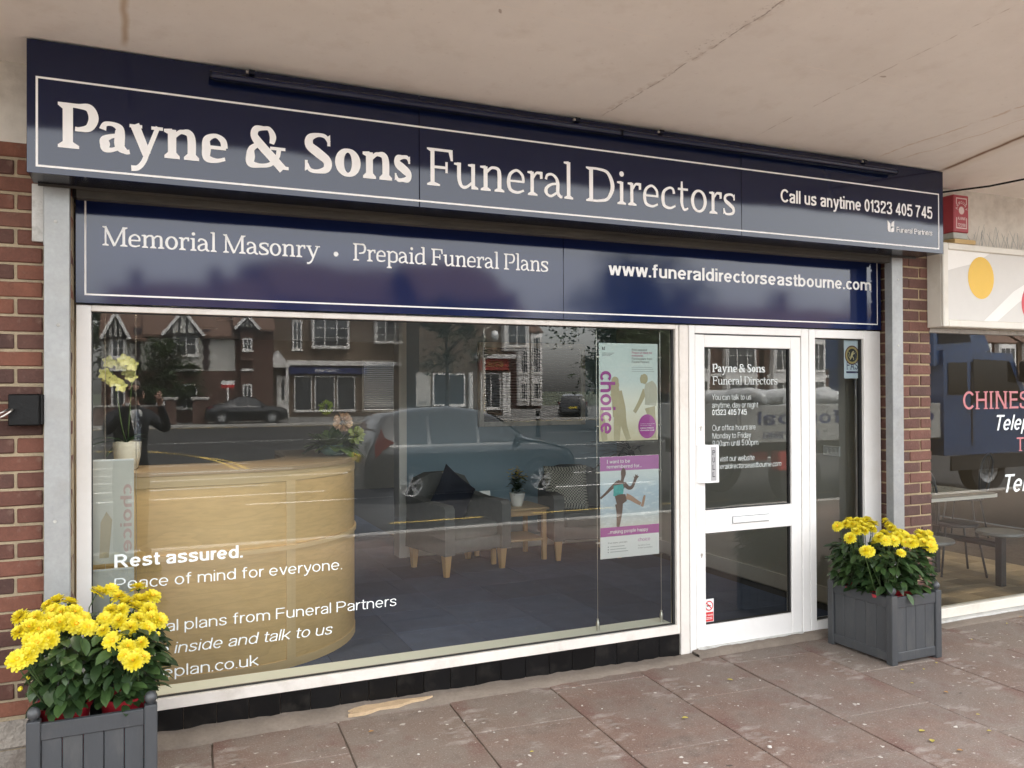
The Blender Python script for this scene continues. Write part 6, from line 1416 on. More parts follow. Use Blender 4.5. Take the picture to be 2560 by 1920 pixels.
for sx in (-1, 1):
    MB().tube([(tcx+sx*.42, tcy, .0), (tcx+sx*.42, tcy, .70)], .035, 8).build('post', FRM, tbt); MB().tube([(tcx+sx*.42, tcy-.62, .34), (tcx+sx*.42, tcy+.62, .34)], .028, 6).build('beam', FRM, tbt)
    for sy in (-1, 1):
        MB().box(tcx+sx*.42-.03, tcx+sx*.42+.03, tcy+sy*.62-.03, tcy+sy*.62+.03, 0, .43, .004).build('post', FRM, tbt)
        MB().lathe([(0, 0), (.17, 0), (.185, .012), (.18, .03), (0, .034)], (tcx+sx*.42, tcy+sy*.62, .43), 24).build('seat', mat('seat_grey', (.17, .17, .17), .4, .05), tbt, 'auto')
def loop_chair(label, loc, rz):
    t = thing('wire_chair', label, 'chair', loc, rz, group='black wire back chairs'); kw = dict(parent=t, local=True, smooth=True)
    L = [(.20*sin(a)*(1 if True else 0), .02, .66-.24*cos(a)*1.0) for a in [k*pi/8 for k in range(-7, 8)]]
    L = [(-.10, 0, .45)]+[(.21*sin(a), .04, .70-.24*cos(a)) for a in [-2.6+k*5.2/14+pi for k in range(15)]][::1]+[(.10, 0, .45)]
    L = [(-.09, 0, .45), (-.17, .02, .60), (-.21, .04, .74), (-.18, .055, .86), (-.09, .06, .92), (0, .065, .94), (.09, .06, .92), (.18, .055, .86), (.21, .04, .74), (.17, .02, .60), (.09, 0, .45)]
    MB().tube(L, .011, 6).build('back_loop', FRM, **kw)
    for x in (-.11, -.055, 0, .055, .11): MB().tube([(x*.4, 0, .45), (x*1.2, .045, .90)], .005, 5).build('spoke', FRM, **kw)
    MB().lathe([(0, 0), (.19, 0), (.20, .015), (.18, .03), (0, .032)], (0, -.19, .43), 20).build('seat', FRM, **kw)
    for sx in (-1, 1):
        for sy in (-1, 1): MB().tube([(sx*.13, -.19+sy*.13, .43), (sx*.19, -.19+sy*.19, 0)], .010, 6).build('leg', FRM, **kw)
    return t
c0 = onY(2487, 1165, 1.75); loop_chair('black chair with a spoked loop back behind the canteen table', (c0.x, 1.9, 0), radians(200))
c1 = onY(2345, 1260, .9); loop_chair('black chair with a loop back half hidden by the narrow pier', (c1.x+.05, 1.0, 0), radians(60))
wf = onY(2470, 1300, 2.95)
ws = thing('wet_floor_sign', 'yellow folding caution wet floor sign in the restaurant', 'floor sign', (wf.x, 2.95, 0)); YL_ = mat('sign_yellow', (.62, .43, .03), .5, .06)
for s_ in (-1, 1):
    MB().add([(wf.x-.17, 2.95+s_*.20, 0), (wf.x+.17, 2.95+s_*.20, 0), (wf.x+.11, 2.95+s_*.02, .95), (wf.x-.11, 2.95+s_*.02, .95), (wf.x-.17, 2.95+s_*.19, 0), (wf.x+.17, 2.95+s_*.19, 0), (wf.x+.11, 2.95+s_*.01, .95), (wf.x-.11, 2.95+s_*.01, .95)], [(0, 1, 2, 3), (7, 6, 5, 4), (0, 4, 5, 1), (1, 5, 6, 2), (2, 6, 7, 3), (3, 7, 4, 0)]).build('board', YL_, ws)
tx = MB(); sans_line(tx, 'CAUTION', 'sansb', wf.x-.11, wf.x+.11, .60, .05, 2.95-.095-.03); tx.v = [(x, y-(.60+0-z)*.0+.18*(z-.62)*1.0+.0, z) for x, y, z in tx.v]; tx.build('lettering', mat('caution_red', (.5, .04, .03), .5, 0), ws)

# ================================================================ THE STREET BEHIND THE CAMERA (seen mirrored in the glass)
fp = struct(MB().box(-80, 90, -75, -39.5, -.30, -.012).build('far_pavement', mat('far_paving', (.17, .165, .155), .9, .12, 1.5)))
fk = struct(MB().box(-80, 90, -39.5, -39.36, -.20, .0, .01).build('far_kerb', M['kerb']))
struct(MB().box(-600, 700, -640, -75.5, -.28, -.02).build('far_ground', mat('far_ground', (.06, .07, .04), .95, .2, .1)))
# road paint
rp = MB(); ZR = -.131
def road_line(name, label, pts, w, mt, dz=0.0):
    mb = MB(); vs, fs = ribbon([(x, y, w) for x, y in pts]); mb.add([(x, y, ZR+dz) for x, y in vs], fs)
    o = mb.build(name, mt, g, fixn=False); return o
def rl(px, py): d = onZ(px, py, -.131); return (d.x, 2*GY-d.y)
for yy in (-6.55, ):
    for x0 in (3.05, 5.2, 7.4, 9.6, 11.8): road_line('yellow_line', '', [(x0, yy), (x0+.7, yy), (x0+1.35, yy)], .075, M['road_yellow'])
for off in (0, .22): road_line('yellow_line', '', [(-14, -24.5-off), (-2, -23.3-off), (0.1, -22.6-off*.8), (1.2, -20.4-off*.3), (1.75+off, -18.2), (2.0+off, -15.6)], .10, M['road_yellow'])
for off in (0, .25): road_line('yellow_line', '', [(-40, -39.0+off), (2, -38.9+off), (40, -38.9+off)], .10, M['road_yellow'])
for i, (y_, x0, x1) in enumerate(((-10.6, -6, 3.0), (-12.0, -4, 2.2), (-13.6, -7, 4.5), (-15.2, -3, 3.2), (-17.0, -9, 2.4), (-11.3, 4.5, 9), (-14.6, 8, 13), (-12.9, 14, 19), (-19.5, 5, 24), (-26.5, -12, 30))): road_line('white_line', '', [(x0, y_+.05*i), ((x0+x1)/2, y_-.02*i), (x1, y_-.05*i)], .10, M['road_white'])
road_line('white_line', '', [(1.5, -9.35), (3, -9.3), (9, -9.3)], .10, M['road_white'])
def far_window(parent, x0, x1, z0, z1, y, cols=2, rows=2, mt=None, fr=.07, inset=.03, curtain=True):
    """white casement on a wall that faces +y"""
    mt = mt or M['white_frame']; fo = MB()
    fo.box(x0, x0+fr, y, y+.06, z0, z1); fo.box(x1-fr, x1, y, y+.06, z0, z1); fo.box(x0+fr, x1-fr, y, y+.06, z1-fr, z1); fo.box(x0+fr, x1-fr, y, y+.06, z0, z0+fr)
    for c in range(1, cols): x = x0+(x1-x0)*c/cols; fo.box(x-.03, x+.03, y+.002, y+.055, z0+fr, z1-fr)
    for r in range(1, rows): zz = z0+(z1-z0)*r/rows; fo.box(x0+fr, x1-fr, y+.004, y+.05, zz-.02, zz+.02)
    f = fo.build('window', mt, parent); MB().box(x0+fr*.5, x1-fr*.5, y-.02, y+.012, z0+fr*.5, z1-fr*.5).build('pane', M['far_glass'], f)
    MB().box(x0-.06, x1+.06, y, y+.10, z0-.08, z0-.005).build('sill', mt, f); return f
M['far_glass'] = mat('far_glass', (.06, .065, .07), .06, .3, 2, spec=.8)
def tex_brick(name, c1, c2, mortar):
    m = mat(name, c1, .9, .15, 1.5); N, L = m.node_tree.nodes, m.node_tree.links; b = N['Principled BSDF']
    tc = N.new('ShaderNodeTexCoord'); mp = N.new('ShaderNodeMapping'); mp.inputs['Rotation'].default_value = (pi/2, 0, 0); L.new(tc.outputs['Object'], mp.inputs[0])
    br = N.new('ShaderNodeTexBrick'); br.inputs['Color1'].default_value = (*c1, 1); br.inputs['Color2'].default_value = (*c2, 1); br.inputs['Mortar'].default_value = (*mortar, 1); br.inputs['Scale'].default_value = 1.0
    br.inputs['Brick Width'].default_value = .225; br.inputs['Row Height'].default_value = .075; br.inputs['Mortar Size'].default_value = .008; L.new(mp.outputs[0], br.inputs['Vector']); L.new(br.outputs[0], b.inputs['Base Color']); return m
M['far_brick'] = tex_brick('far_brick', (.12, .052, .038), (.09, .04, .03), (.16, .13, .10)); M['far_brick2'] = tex_brick('far_brick2', (.15, .10, .065), (.11, .075, .05), (.2, .17, .13))
M['far_render'] = mat('far_render', (.58, .56, .51), .9, .06, .8); M['timber'] = mat('timber', (.025, .02, .018), .7, .1); M['roof_tile'] = mat('roof_tile', (.13, .075, .05), .85, .2, 1.5, bump=.6, bs=6, bdist=.05)
M['dark_window_trim'] = mat('trim_dark', (.05, .03, .03), .6, .1)
h4 = lambda cx, cyy, D=44: refl(cx*.3617, 700+cyy*.3617, D)
h5 = lambda cx, cyy, D=50: refl(600+cx*.4069, 740+cyy*.4069, D)
def roof(parent, x0, x1, yf, ze, zr, depth, mt=None, over=.35):
    yr = yf-depth/2
    MB().add([(x0-.1, yf+over, ze), (x1+.1, yf+over, ze), (x1+.1, yr, zr), (x0-.1, yr, zr), (x0-.1, yf+over, ze-.12), (x1+.1, yf+over, ze-.12), (x1+.1, yr, zr-.12), (x0-.1, yr, zr-.12), (x1+.1, yf-depth-over, ze), (x0-.1, yf-depth-over, ze)], [(0, 1, 2, 3), (3, 2, 8, 9), (0, 4, 5, 1), (4, 7, 6, 5)]).build('roof', mt or M['roof_tile'], parent)
def gablet(parent, x0, x1, z0, zp, y, render='far_render'):
    xm = (x0+x1)/2; G_ = MB().prism([(x0+.12, z0), (x1-.12, z0), (xm, zp-.15)], y, y+.25).build('gable', M[render], parent)
    MB().add([(x0-.15, y+.40, z0-.05), (xm, y+.40, zp+.05), (x1+.15, y+.40, z0-.05), (x0-.15, y-2.2, z0-.05), (xm, y-2.2, zp+.05), (x1+.15, y-2.2, z0-.05)], [(0, 1, 4, 3), (1, 2, 5, 4)]).build('gable_roof', M['roof_tile'], parent)
    for p, q in (((x0-.1, z0-.05), (xm, zp)), ((x1+.1, z0-.05), (xm, zp))):
        vs, fs = ribbon([(p[0], p[1], .16), (q[0], q[1], .16)]); n = len(vs); MB().add([(x, y+.42, z) for x, z in vs]+[(x, y+.36, z) for x, z in vs], fs+[tuple(i+n for i in f) for f in fs]).build('bargeboard', M['white_frame'] if render == 'far_render' else M['timber'], parent)
    n = 5
    for i in range(1, n):
        x = x0+(x1-x0)*i/n; hh = (zp-z0)*(1-abs(x-xm)/((x1-x0)/2))-.12
        if hh > .1: MB().box(x-.05, x+.05, y+.251, y+.28, z0+.05, z0+hh).build('timber', M['timber'], parent)
    MB().box(x0+.1, x1-.1, y+.251, y+.30, z0-.02, z0+.09).build('timber', M['timber'], parent)
YH = 2*GY-44
def tudor(label, cx0, cx1, gx0, gx1, gz, gp, wx0, wx1, wz0, wz1, quoin, wallm='far_render', lower='far_brick'):
    x0, x1 = h4(cx0, 0).x, h4(cx1, 0).x; ze = h4(cx0, gz).z; t = thing('terraced_house', label, 'house', ((x0+x1)/2, YH, 0), group='half timbered houses across the road')
    zm = h4(cx0, 625).z
    MB().box(x0, x1, YH-8, YH, 0, zm).build('wall', M[lower], t); MB().box(x0, x1, YH-8, YH-.001, zm, ze).build('wall', M[wallm], t)
    roof(t, x0, x1, YH, ze, ze+3.2, 8)
    bx0, bx1 = h4(gx0, 0).x, h4(gx1, 0).x; zt = h4(cx0, gp).z
    gablet(t, bx0, bx1, ze, zt, YH+.45)
    a, b = h4(wx0, wz1), h4(wx1, wz0)
    MB().box(a.x-.10, b.x+.10, YH+.001, YH+.50, a.z-.55, ze).build('bay', M[wallm], t)
    far_window(t, a.x, b.x, a.z, b.z, YH+.501, 2, 2, fr=.09)
    MB().box(a.x-.05, b.x+.05, YH+.001, YH+.6, zm-.05, zm+.08).build('string_course', M['white_frame'], t)
    MB().box(a.x-.1, b.x+.1, YH+.001, YH+.45, 0, zm-.06).build('bay', M[lower], t); far_window(t, a.x, b.x, .75, 2.05, YH+.451, 2, 1, fr=.09)
    for k in range(8 if quoin else 0):
        qx = h4(quoin, 0).x; MB().box(qx-.12-.08*(k % 2), qx+.12+.08*(k % 2), YH, YH+.03, zm+.05+k*.28, zm+.31+k*.28).build('quoin', M['dark_window_trim'], t)
    cxm = x1-.6; ch = MB().box(cxm-.4, cxm+.4, YH-4.6, YH-3.8, ze+2.2, ze+4.2).build('chimney', M['far_brick'], t)
    return t
tudor('half timbered house with a white gable beside the dark trees', 700, 1000, 715, 885, 405, 228, 770, 865, 410, 540, 950)
tudor('half timbered house with an open bay window behind the street tree', 1000, 1625, 1130, 1390, 378, 210, 1205, 1360, 372, 525, 1425)
tudor('red brick house with a small half timbered gable beside the cycle shop', 1625, 1885, 1625, 1770, 338, 250, 1670, 1735, 405, 490, None, 'far_brick')
# cycle shop
YC = 2*GY-50
cs = thing('cycle_shop', 'brown brick shop with white bay windows and a navy fascia across the road', 'building', (h5(640, 600).x, YC, 0))
sx0, sx1 = h5(205, 0).x, h5(1095, 0).x; szt = h5(500, 40).z
MB().box(sx0, sx1, YC-9, YC, 0, szt).build('wall', M['far_brick2'], cs); roof(cs, sx0, sx1, YC, szt, szt+3.0, 9)
for x0, x1, zt, zb, co in ((320, 380, 150, 330, 2), (440, 660, 145, 315, 3), (825, 1005, 155, 285, 3)):
    a, b = h5(x0, zb), h5(x1, zt); yy = YC
    if x1-x0 > 100: MB().box(a.x-.05, b.x+.05, YC+.001, YC+.35, a.z-.12, b.z+.3).build('bay', M['white_frame'], cs); yy = YC+.351
    far_window(cs, a.x, b.x, a.z, b.z, yy, co, 3, fr=.10)
a, b = h5(290, 425), h5(985, 378); MB().box(a.x, b.x, YC+.001, YC+.35, a.z, a.z+.30).build('string_course', M['white_frame'], cs)
a, b = h5(275, 475), h5(775, 432); fz0, fz1 = h5(500, 478).z, h5(500, 440).z; MB().box(a.x, b.x, YC+.001, YC+.30, fz0, fz1).build('fascia', mat('far_navy', (.02, .03, .12), .3, .1), cs)
tx = MB(); sans_line(tx, 'CYCLEMAN', 'serif', 0, 1, 0, 1, 0); l_, r_ = h5(600, 0).x, h5(455, 0).x
MB().add([(l_+(r_-l_)*v[0], YC+.304, fz0+.12+v[2]*(fz1-fz0)*.52) for v in tx.v], tx.f).build('lettering', M['sign_white'], cs, fixn=False)
for x0, x1 in ((330, 440), (455, 580), (592, 705)): far_window(cs, h5(x0, 0).x, h5(x1, 0).x, h5(500, 705).z, h5(500, 492).z, YC+.001, 1, 1, fr=.07)
a, b = h5(225, 690), h5(300, 490); d_ = MB().box(a.x, b.x, YC+.001, YC+.05, .0, b.z).build('door', M['white_frame'], cs); MB().box(a.x+.3, b.x-.3, YC+.0505, YC+.06, 1.1, b.z-.25).build('pane', M['far_glass'], d_)
a, b = h5(150, 440), h5(290, 348); xm = (a.x+b.x)/2; MB().prism([(a.x, a.z), (b.x, a.z), (b.x, a.z+.12), (xm, b.z+.1), (a.x, a.z+.12)], YC+.001, YC+1.0).build('porch', M['white_frame'], cs)
for x in (a.x+.15, b.x-.15): MB().box(x-.08, x+.08, YC+.8, YC+.95, a.z-.9, a.z).build('bracket', M['white_frame'], cs)
# corner shop and takeaway
YK = 2*GY-46
ks_ = thing('corner_shop', 'brick corner shop with a red sign board and white bay window', 'building', (h5(1370, 0, 46).x, YK, 0))
kx0, kx1 = h5(1100, 0, 46).x, h5(1645, 0, 46).x; kzt = h5(1300, 20, 46).z
MB().box(kx0, kx1, YK-10, YK, 0, kzt).build('wall', M['far_brick2'], ks_); roof(ks_, kx0, kx1, YK, kzt, kzt+3, 9)
a, b = h5(1640, 310, 46), h5(1755, 180, 46); MB().box(a.x-.4, b.x, YK-1.2, YK+.5, a.z-.3, b.z+.6).build('bay', M['white_frame'], ks_); far_window(ks_, a.x-.2, b.x-.2, a.z, b.z, YK+.501, 2, 2)
a, b = h5(1465, 455, 46), h5(1640, 388, 46); MB().box(a.x, b.x, YK+.001, YK+.3, a.z, b.z).build('fascia', mat('far_red', (.40, .06, .04), .5, .1), ks_)
MB().box(a.x-.3, b.x+.4, YK+.001, YK+.6, b.z+.02, b.z+.3).build('cornice', M['white_frame'], ks_)
tx = MB(); sans_line(tx, 'BOOK', 'serif', 0, 1, 0, 1, 0); MB().add([(b.x-.4-(b.x-a.x)*.6*v[0], YK+.304, a.z+.2+v[2]*(b.z-a.z)*.5) for v in tx.v], tx.f).build('lettering', mat('far_gold', (.5, .33, .1), .5, 0), ks_, fixn=False)
for x0, x1, z0, z1 in ((1180, 1380, 690, 475), (1475, 1600, 715, 470)): far_window(ks_, h5(x0, 0, 46).x, h5(x1, 0, 46).x, max(.2, h5(0, z0, 46).z), h5(1300, z1, 46).z, YK+.001, 2, 1, fr=.10)
a, b = h5(1080, 690, 46), h5(1165, 470, 46); MB().box(a.x, b.x, YK+.001, YK+.12, max(0, a.z), b.z).build('notice_board', M['far_render'], ks_)
tx = MB(); sans_line(tx, 'CHICKEN', 'sansb', 0, 1, 0, 1, 0); MB().add([(b.x-.2-(b.x-a.x-.4)*v[0], YK+.124, .75+v[2]*.22) for v in tx.v], tx.f).build('lettering', M['ink'], ks_, fixn=False)
for x in (1410, 1615, 1640): 
    q = h5(x, 0, 46).x; MB().box(q-.12, q+.12, YK+.001, YK+.25, 0, h5(1500, 470, 46).z).build('pilaster', M['white_frame'], ks_)
def plain_house(label, x0, x1, y, ze, zr, wm, nwin, group='houses further along the road', rz=0):
    t = thing('brick_house', label, 'house', ((x0+x1)/2, y, 0), group=group)
    MB().box(x0, x1, y-8, y, 0, ze).build('wall', M[wm], t); roof(t, x0, x1, y, ze, zr, 8)
    n = nwin; w = (x1-x0)/n
    for i in range(n):
        xa = x0+w*(i+.2); xb = x0+w*(i+.8); MB().box(xa-.15, xb+.15, y+.001, y+.5, .3, ze-.2).build('bay', M['white_frame'], t)
        far_window(t, xa, xb, 3.1, ze-.5, y+.501, 3, 2, fr=.1); far_window(t, xa, xb, .8, 2.3, y+.501, 3, 1, fr=.1)
    MB().box(x0+.3, x1-.3, y+.001, y+.06, 2.55, 2.8).build('string_course', M['white_frame'], t)
    MB().box((x0+x1)/2-.5, (x0+x1)/2+.5, y-4.5, y-3.6, zr-.8, zr+1.2).build('chimney', M['far_brick'], t); return t
a = h5(1690, 0, 62).x; plain_house('dark brick house past the corner shop', a, h5(1845, 0, 62).x, 2*GY-62, 6.8, 9.6, 'far_brick', 2)
plain_house('red brick bay fronted house opposite the restaurant', 36, 45, -48, 5.9, 8.6, 'far_brick', 2)
plain_house('red brick house with white bays behind the blue lorry', 45.5, 55, -48, 5.9, 8.6, 'far_brick', 3)
plain_house('pale rendered house between two brick houses in the row', 55.4, 64.6, -48, 5.8, 8.4, 'far_render', 3)
plain_house('red brick house with three white bays near the end of the row', 65, 75, -48, 5.9, 8.6, 'far_brick', 3)
plain_house('brown brick house at the far end of the row', 75.5, 86, -48, 6.0, 8.8, 'far_brick2', 3)
plain_house('white rendered house in the side road', 17.5, 26, -76, 6.3, 9.3, 'far_render', 2)
# garden walls, pillars and boards
def pillar(label, cx, top, D):
    p = h4(cx, 990, D); t = thing('gate_pillar', label, 'gate pillar', (p.x, 2*GY-D, 0), group='brick gate pillars'); zt = h4(cx, top, D).z
    MB().box(p.x-.35, p.x+.35, 2*GY-D-.35, 2*GY-D+.35, 0, zt-.15).build('shaft', M['far_brick'], t); MB().box(p.x-.44, p.x+.44, 2*GY-D-.44, 2*GY-D+.44, zt-.15, zt, .02).build('cap', M['kerb'], t)
pillar('brick gate pillar with a pale cap by the hedge', 1165, 810, 41.5); pillar('brick gate pillar with a pale cap beside the black saloon', 1380, 810, 41.5)
gw = thing('garden_wall', 'low brick garden wall in front of the half timbered houses', 'wall', (0, -41.6, 0)); MB().box(h4(-600, 0, 41.6).x, h4(1110, 0, 41.6).x, -41.7, -41.45, 0, .9).build('wall_run', M['far_brick'], gw); MB().box(h4(-600, 0, 41.6).x, h4(1110, 0, 41.6).x, -41.75, -41.40, .902, .98).build('coping', M['kerb'], gw)
eb = h4(1575, 745, 41); es = thing('estate_agent_board', 'white and red estate agent board on a post', 'sign board', (eb.x, 2*GY-41, 0)); MB().box(eb.x-.05, eb.x+.05, 2*GY-41-.05, 2*GY-41+.05, 0, eb.z).build('post', M['white_frame'], es)
b_ = h4(1620, 670, 41); MB().box(eb.x-.33, eb.x+.33, 2*GY-41-.03, 2*GY-41+.03, eb.z+.16, b_.z-.2).build('board', M['white_frame'], es); MB().box(eb.x-.33, eb.x+.33, 2*GY-41+.0, 2*GY-41+.035, eb.z, eb.z+.155).build('red_strip', red, es)
def bollard(label, p):
    t = thing('bollard', label, 'bollard', (p[0], p[1], -.13), group='dark street bollards'); MB().lathe([(.11, 0), (.11, .08), (.075, .12), (.07, .85), (.09, .88), (.09, .93), (.05, .99), (0, 1.0)], (p[0], p[1], -.13), 14).build('shaft', M['black_paint'], t, 'auto'); MB().lathe([(.072, .7), (.074, .7), (.074, .78), (.072, .78)], (p[0], p[1], -.13), 14).build('band', M['road_white'], t)
bollard('dark bollard by the parked hatchback nose', rl(1345, 1092)); 
lmp = h5(1500, 700, 40); lt = thing('lamp_post', 'ornate cream lamp post outside the corner shop', 'lamp post', (lmp.x, 2*GY-40, 0))
MB().lathe([(.22, 0), (.22, .25), (.13, .35), (.11, 1.2), (.15, 1.3), (.085, 1.4), (.07, 4.6), (.10, 4.7), (.05, 4.8), (.05, 5.2)], (lmp.x, 2*GY-40, 0), 12).build('column', M['cream_frame'], lt, 'auto')
MB().lathe([(.05, 4.5), (.16, 4.55), (.22, 4.85), (.16, 5.05), (.0, 5.1)], (lmp.x+.7, 2*GY-40, 0), 12).build('lantern', M['plastic_white'], lt, True); MB().tube([(lmp.x, 2*GY-40, 5.1), (lmp.x+.4, 2*GY-40, 5.35), (lmp.x+.7, 2*GY-40, 5.1)], .03, 6).build('arm', M['cream_frame'], lt, True)
# ---- trees
M['bark'] = mat('bark', (.07, .055, .042), .9, .2, 4, bump=.6, bs=12); M['tree_leaf'] = leaf_mat('tree_leaf', (.022, .042, .014), (.060, .095, .028), .5, .25); M['tree_leaf2'] = leaf_mat('tree_leaf2', (.030, .040, .020), (.075, .085, .035), .5, .25)
def tree(label, x, y, h, r, seed, nleaf=3200, z0=0.0, trunk_h=.35, mt='tree_leaf', ls_=.20, group='trees along the road'):
    rn_ = random.Random(seed); t = thing('street_tree', label, 'tree', (x, y, z0), group=group); tr = MB()
    tr.tube([(x, y, z0-.1), (x+.06*h*.2, y, z0+h*trunk_h*.6), (x+rn_.uniform(-.1, .1), y, z0+h*.62), (x, y, z0+h*.85)], [.022*h, .017*h, .011*h, .004*h], 8)
    limbs = []
    for i in range(11):
        a = rn_.uniform(0, 2*pi); zz = z0+h*rn_.uniform(trunk_h*.8, .78); e = Vector((x+cos(a)*r*rn_.uniform(.5, .85), y+sin(a)*r*rn_.uniform(.5, .85), zz+h*rn_.uniform(.08, .22))); limbs.append(e)
        tr.tube([(x, y, zz), tuple(Vector((x, y, zz)).lerp(e, .5)+Vector((0, 0, .03*h))), tuple(e)], [.007*h, .005*h, .0015*h], 5)
    tr.build('trunk', M['bark'], t, True)
    cl_ = []
    for i in range(34):
        a = rn_.uniform(0, 2*pi); u_ = rn_.uniform(0, 1); zz = trunk_h+(1-trunk_h)*u_; rad = r*sqrt(max(.08, 1-((u_-.42)/.62)**2))*rn_.uniform(.3, 1.0); cl_.append((Vector((x+cos(a)*rad, y+sin(a)*rad, z0+h*zz*.97)), r*rn_.uniform(.18, .36)))
    vs, fs = [], []
    for i in range(nleaf):
        c, cr_ = cl_[i % len(cl_)]; d = Vector((rn_.gauss(0, 1), rn_.gauss(0, 1), rn_.gauss(0, .8))).normalized()*cr_*rn_.uniform(.4, 1.1); p = c+d; e1 = Vector((rn_.uniform(-1, 1), rn_.uniform(-1, 1), rn_.uniform(-.6, .6))).normalized(); e2 = e1.cross(Vector((rn_.uniform(-1, 1), rn_.uniform(-1, 1), 1))).normalized(); s_ = ls_*rn_.uniform(.6, 1.3); b = len(vs)
        vs += [tuple(p-e1*s_), tuple(p+e2*s_*.45), tuple(p+e1*s_), tuple(p-e2*s_*.45)]; fs.append((b, b+1, b+2, b+3))
    stuff(MB().add(vs, fs).build('crown', M[mt], t, False, fixn=False)); return t
p = h4(690, 0, 62); tree('tall dark tree beside the white gabled house', p.x-1.0, -62, 8.2, 3.0, 1)
tree('dark spreading tree beyond the garden wall', p.x-8, -56, 9.5, 4.0, 2); tree('broad tree at the end of the side road', p.x-16, -60, 10, 4.5, 3)
p = h4(1135, 0, 41); tree('small garden tree in front of the open bay window', p.x, -42.6, h4(1135, 420, 41).z, 1.7, 4, 2600, trunk_h=.28, ls_=.14)
p = h5(1265, 0, 37); tree('slender street tree outside the corner shop', p.x, 2*GY-37, 6.6, 2.2, 5, 3000, trunk_h=.42, mt='tree_leaf2', ls_=.13)
p = h5(2120, 0, 30); tree('large leafy tree beside the black car', p.x+1.6, 2*GY-30, 7.6, 1.9, 6, 5000, trunk_h=.3, ls_=.13)
p = refl(1590, 900, 27); tree('large leafy tree over the dark estate car', p.x+.2, 2*GY-27, 7.8, 3.6, 7, 6500, trunk_h=.28, ls_=.13)
p = refl(1500, 900, 70); tree('distant round tree at the end of the street', p.x+2, -70, 4.8, 3.0, 8, 2600, ls_=.3); tree('distant tree behind the white rendered house', p.x-9, -88, 9, 5, 9, 2200, ls_=.3)
tree('distant tree beyond the bay fronted houses', p.x+10, -66, 8.5, 5, 10, 2600, ls_=.3); tree('tree at the gap between the brick houses', 29, -40, 8.0, 3.0, 12, 2600, ls_=.2)
# ---- vehicles
M['tyre'] = mat('tyre', (.015, .015, .016), .8, .1); M['rim'] = mat('rim', (.48, .49, .50), .35, .05, metal=.0); M['lens_red'] = mat('lens_red', (.17, .006, .005), .15, .05, coat=.5); M['lens_clear'] = mat('lens_clear', (.6, .62, .63), .12, .05, coat=.5); M['car_glass'] = mat('car_glass', (.012, .014, .015), .04, 0, spec=.9); M['trim_black'] = mat('trim_black', (.012, .012, .013), .5, .1); M['plate_y'] = mat('plate_yellow', (.62, .48, .05), .5, 0)
def wheel(parent, x, y, r, w, side):
    """side +1: outer face towards +y"""
    wl = MB().lathe([(r*.62, -w/2), (r*.93, -w/2), (r, -w*.32), (r, w*.32), (r*.93, w/2), (r*.62, w/2)], (x, y, r), 28, 'y', cap=False).build('wheel', M['tyre'], parent, 'auto', local=True)
    rm = MB(); yo = y+side*w*.40; rm.lathe([(r*.56, 0), (r*.66, side*.02), (r*.66, -side*.05)], (x, yo, r), 28, 'y', cap=False)
    for k in range(5):
        a = 2*pi*k/5+.3
        for o in (-.13, .13):
            ca, sa = cos(a+o*1.3), sin(a+o*1.3); na, nb = -sin(a), cos(a); ww = r*.055
            rm.add([(x+cos(a+o)*r*.12+na*ww, yo, r+sin(a+o)*r*.12+nb*ww), (x+cos(a+o)*r*.12-na*ww, yo, r+sin(a+o)*r*.12-nb*ww), (x+ca*r*.62-na*ww, yo+side*.01, r+sa*r*.62-nb*ww), (x+ca*r*.62+na*ww, yo+side*.01, r+sa*r*.62+nb*ww)], [(0, 1, 2, 3)])
    rm.lathe([(0, side*.012), (r*.14, side*.01), (r*.16, -side*.02)], (x, yo, r), 14, 'y')
    rm.build('rim', M['rim'], wl, local=True, fixn=False)
    MB().lathe([(0, 0), (r*.60, 0)], (x, yo-side*.05, r), 20, 'y').build('brake_shadow', M['trim_black'], wl, local=True)
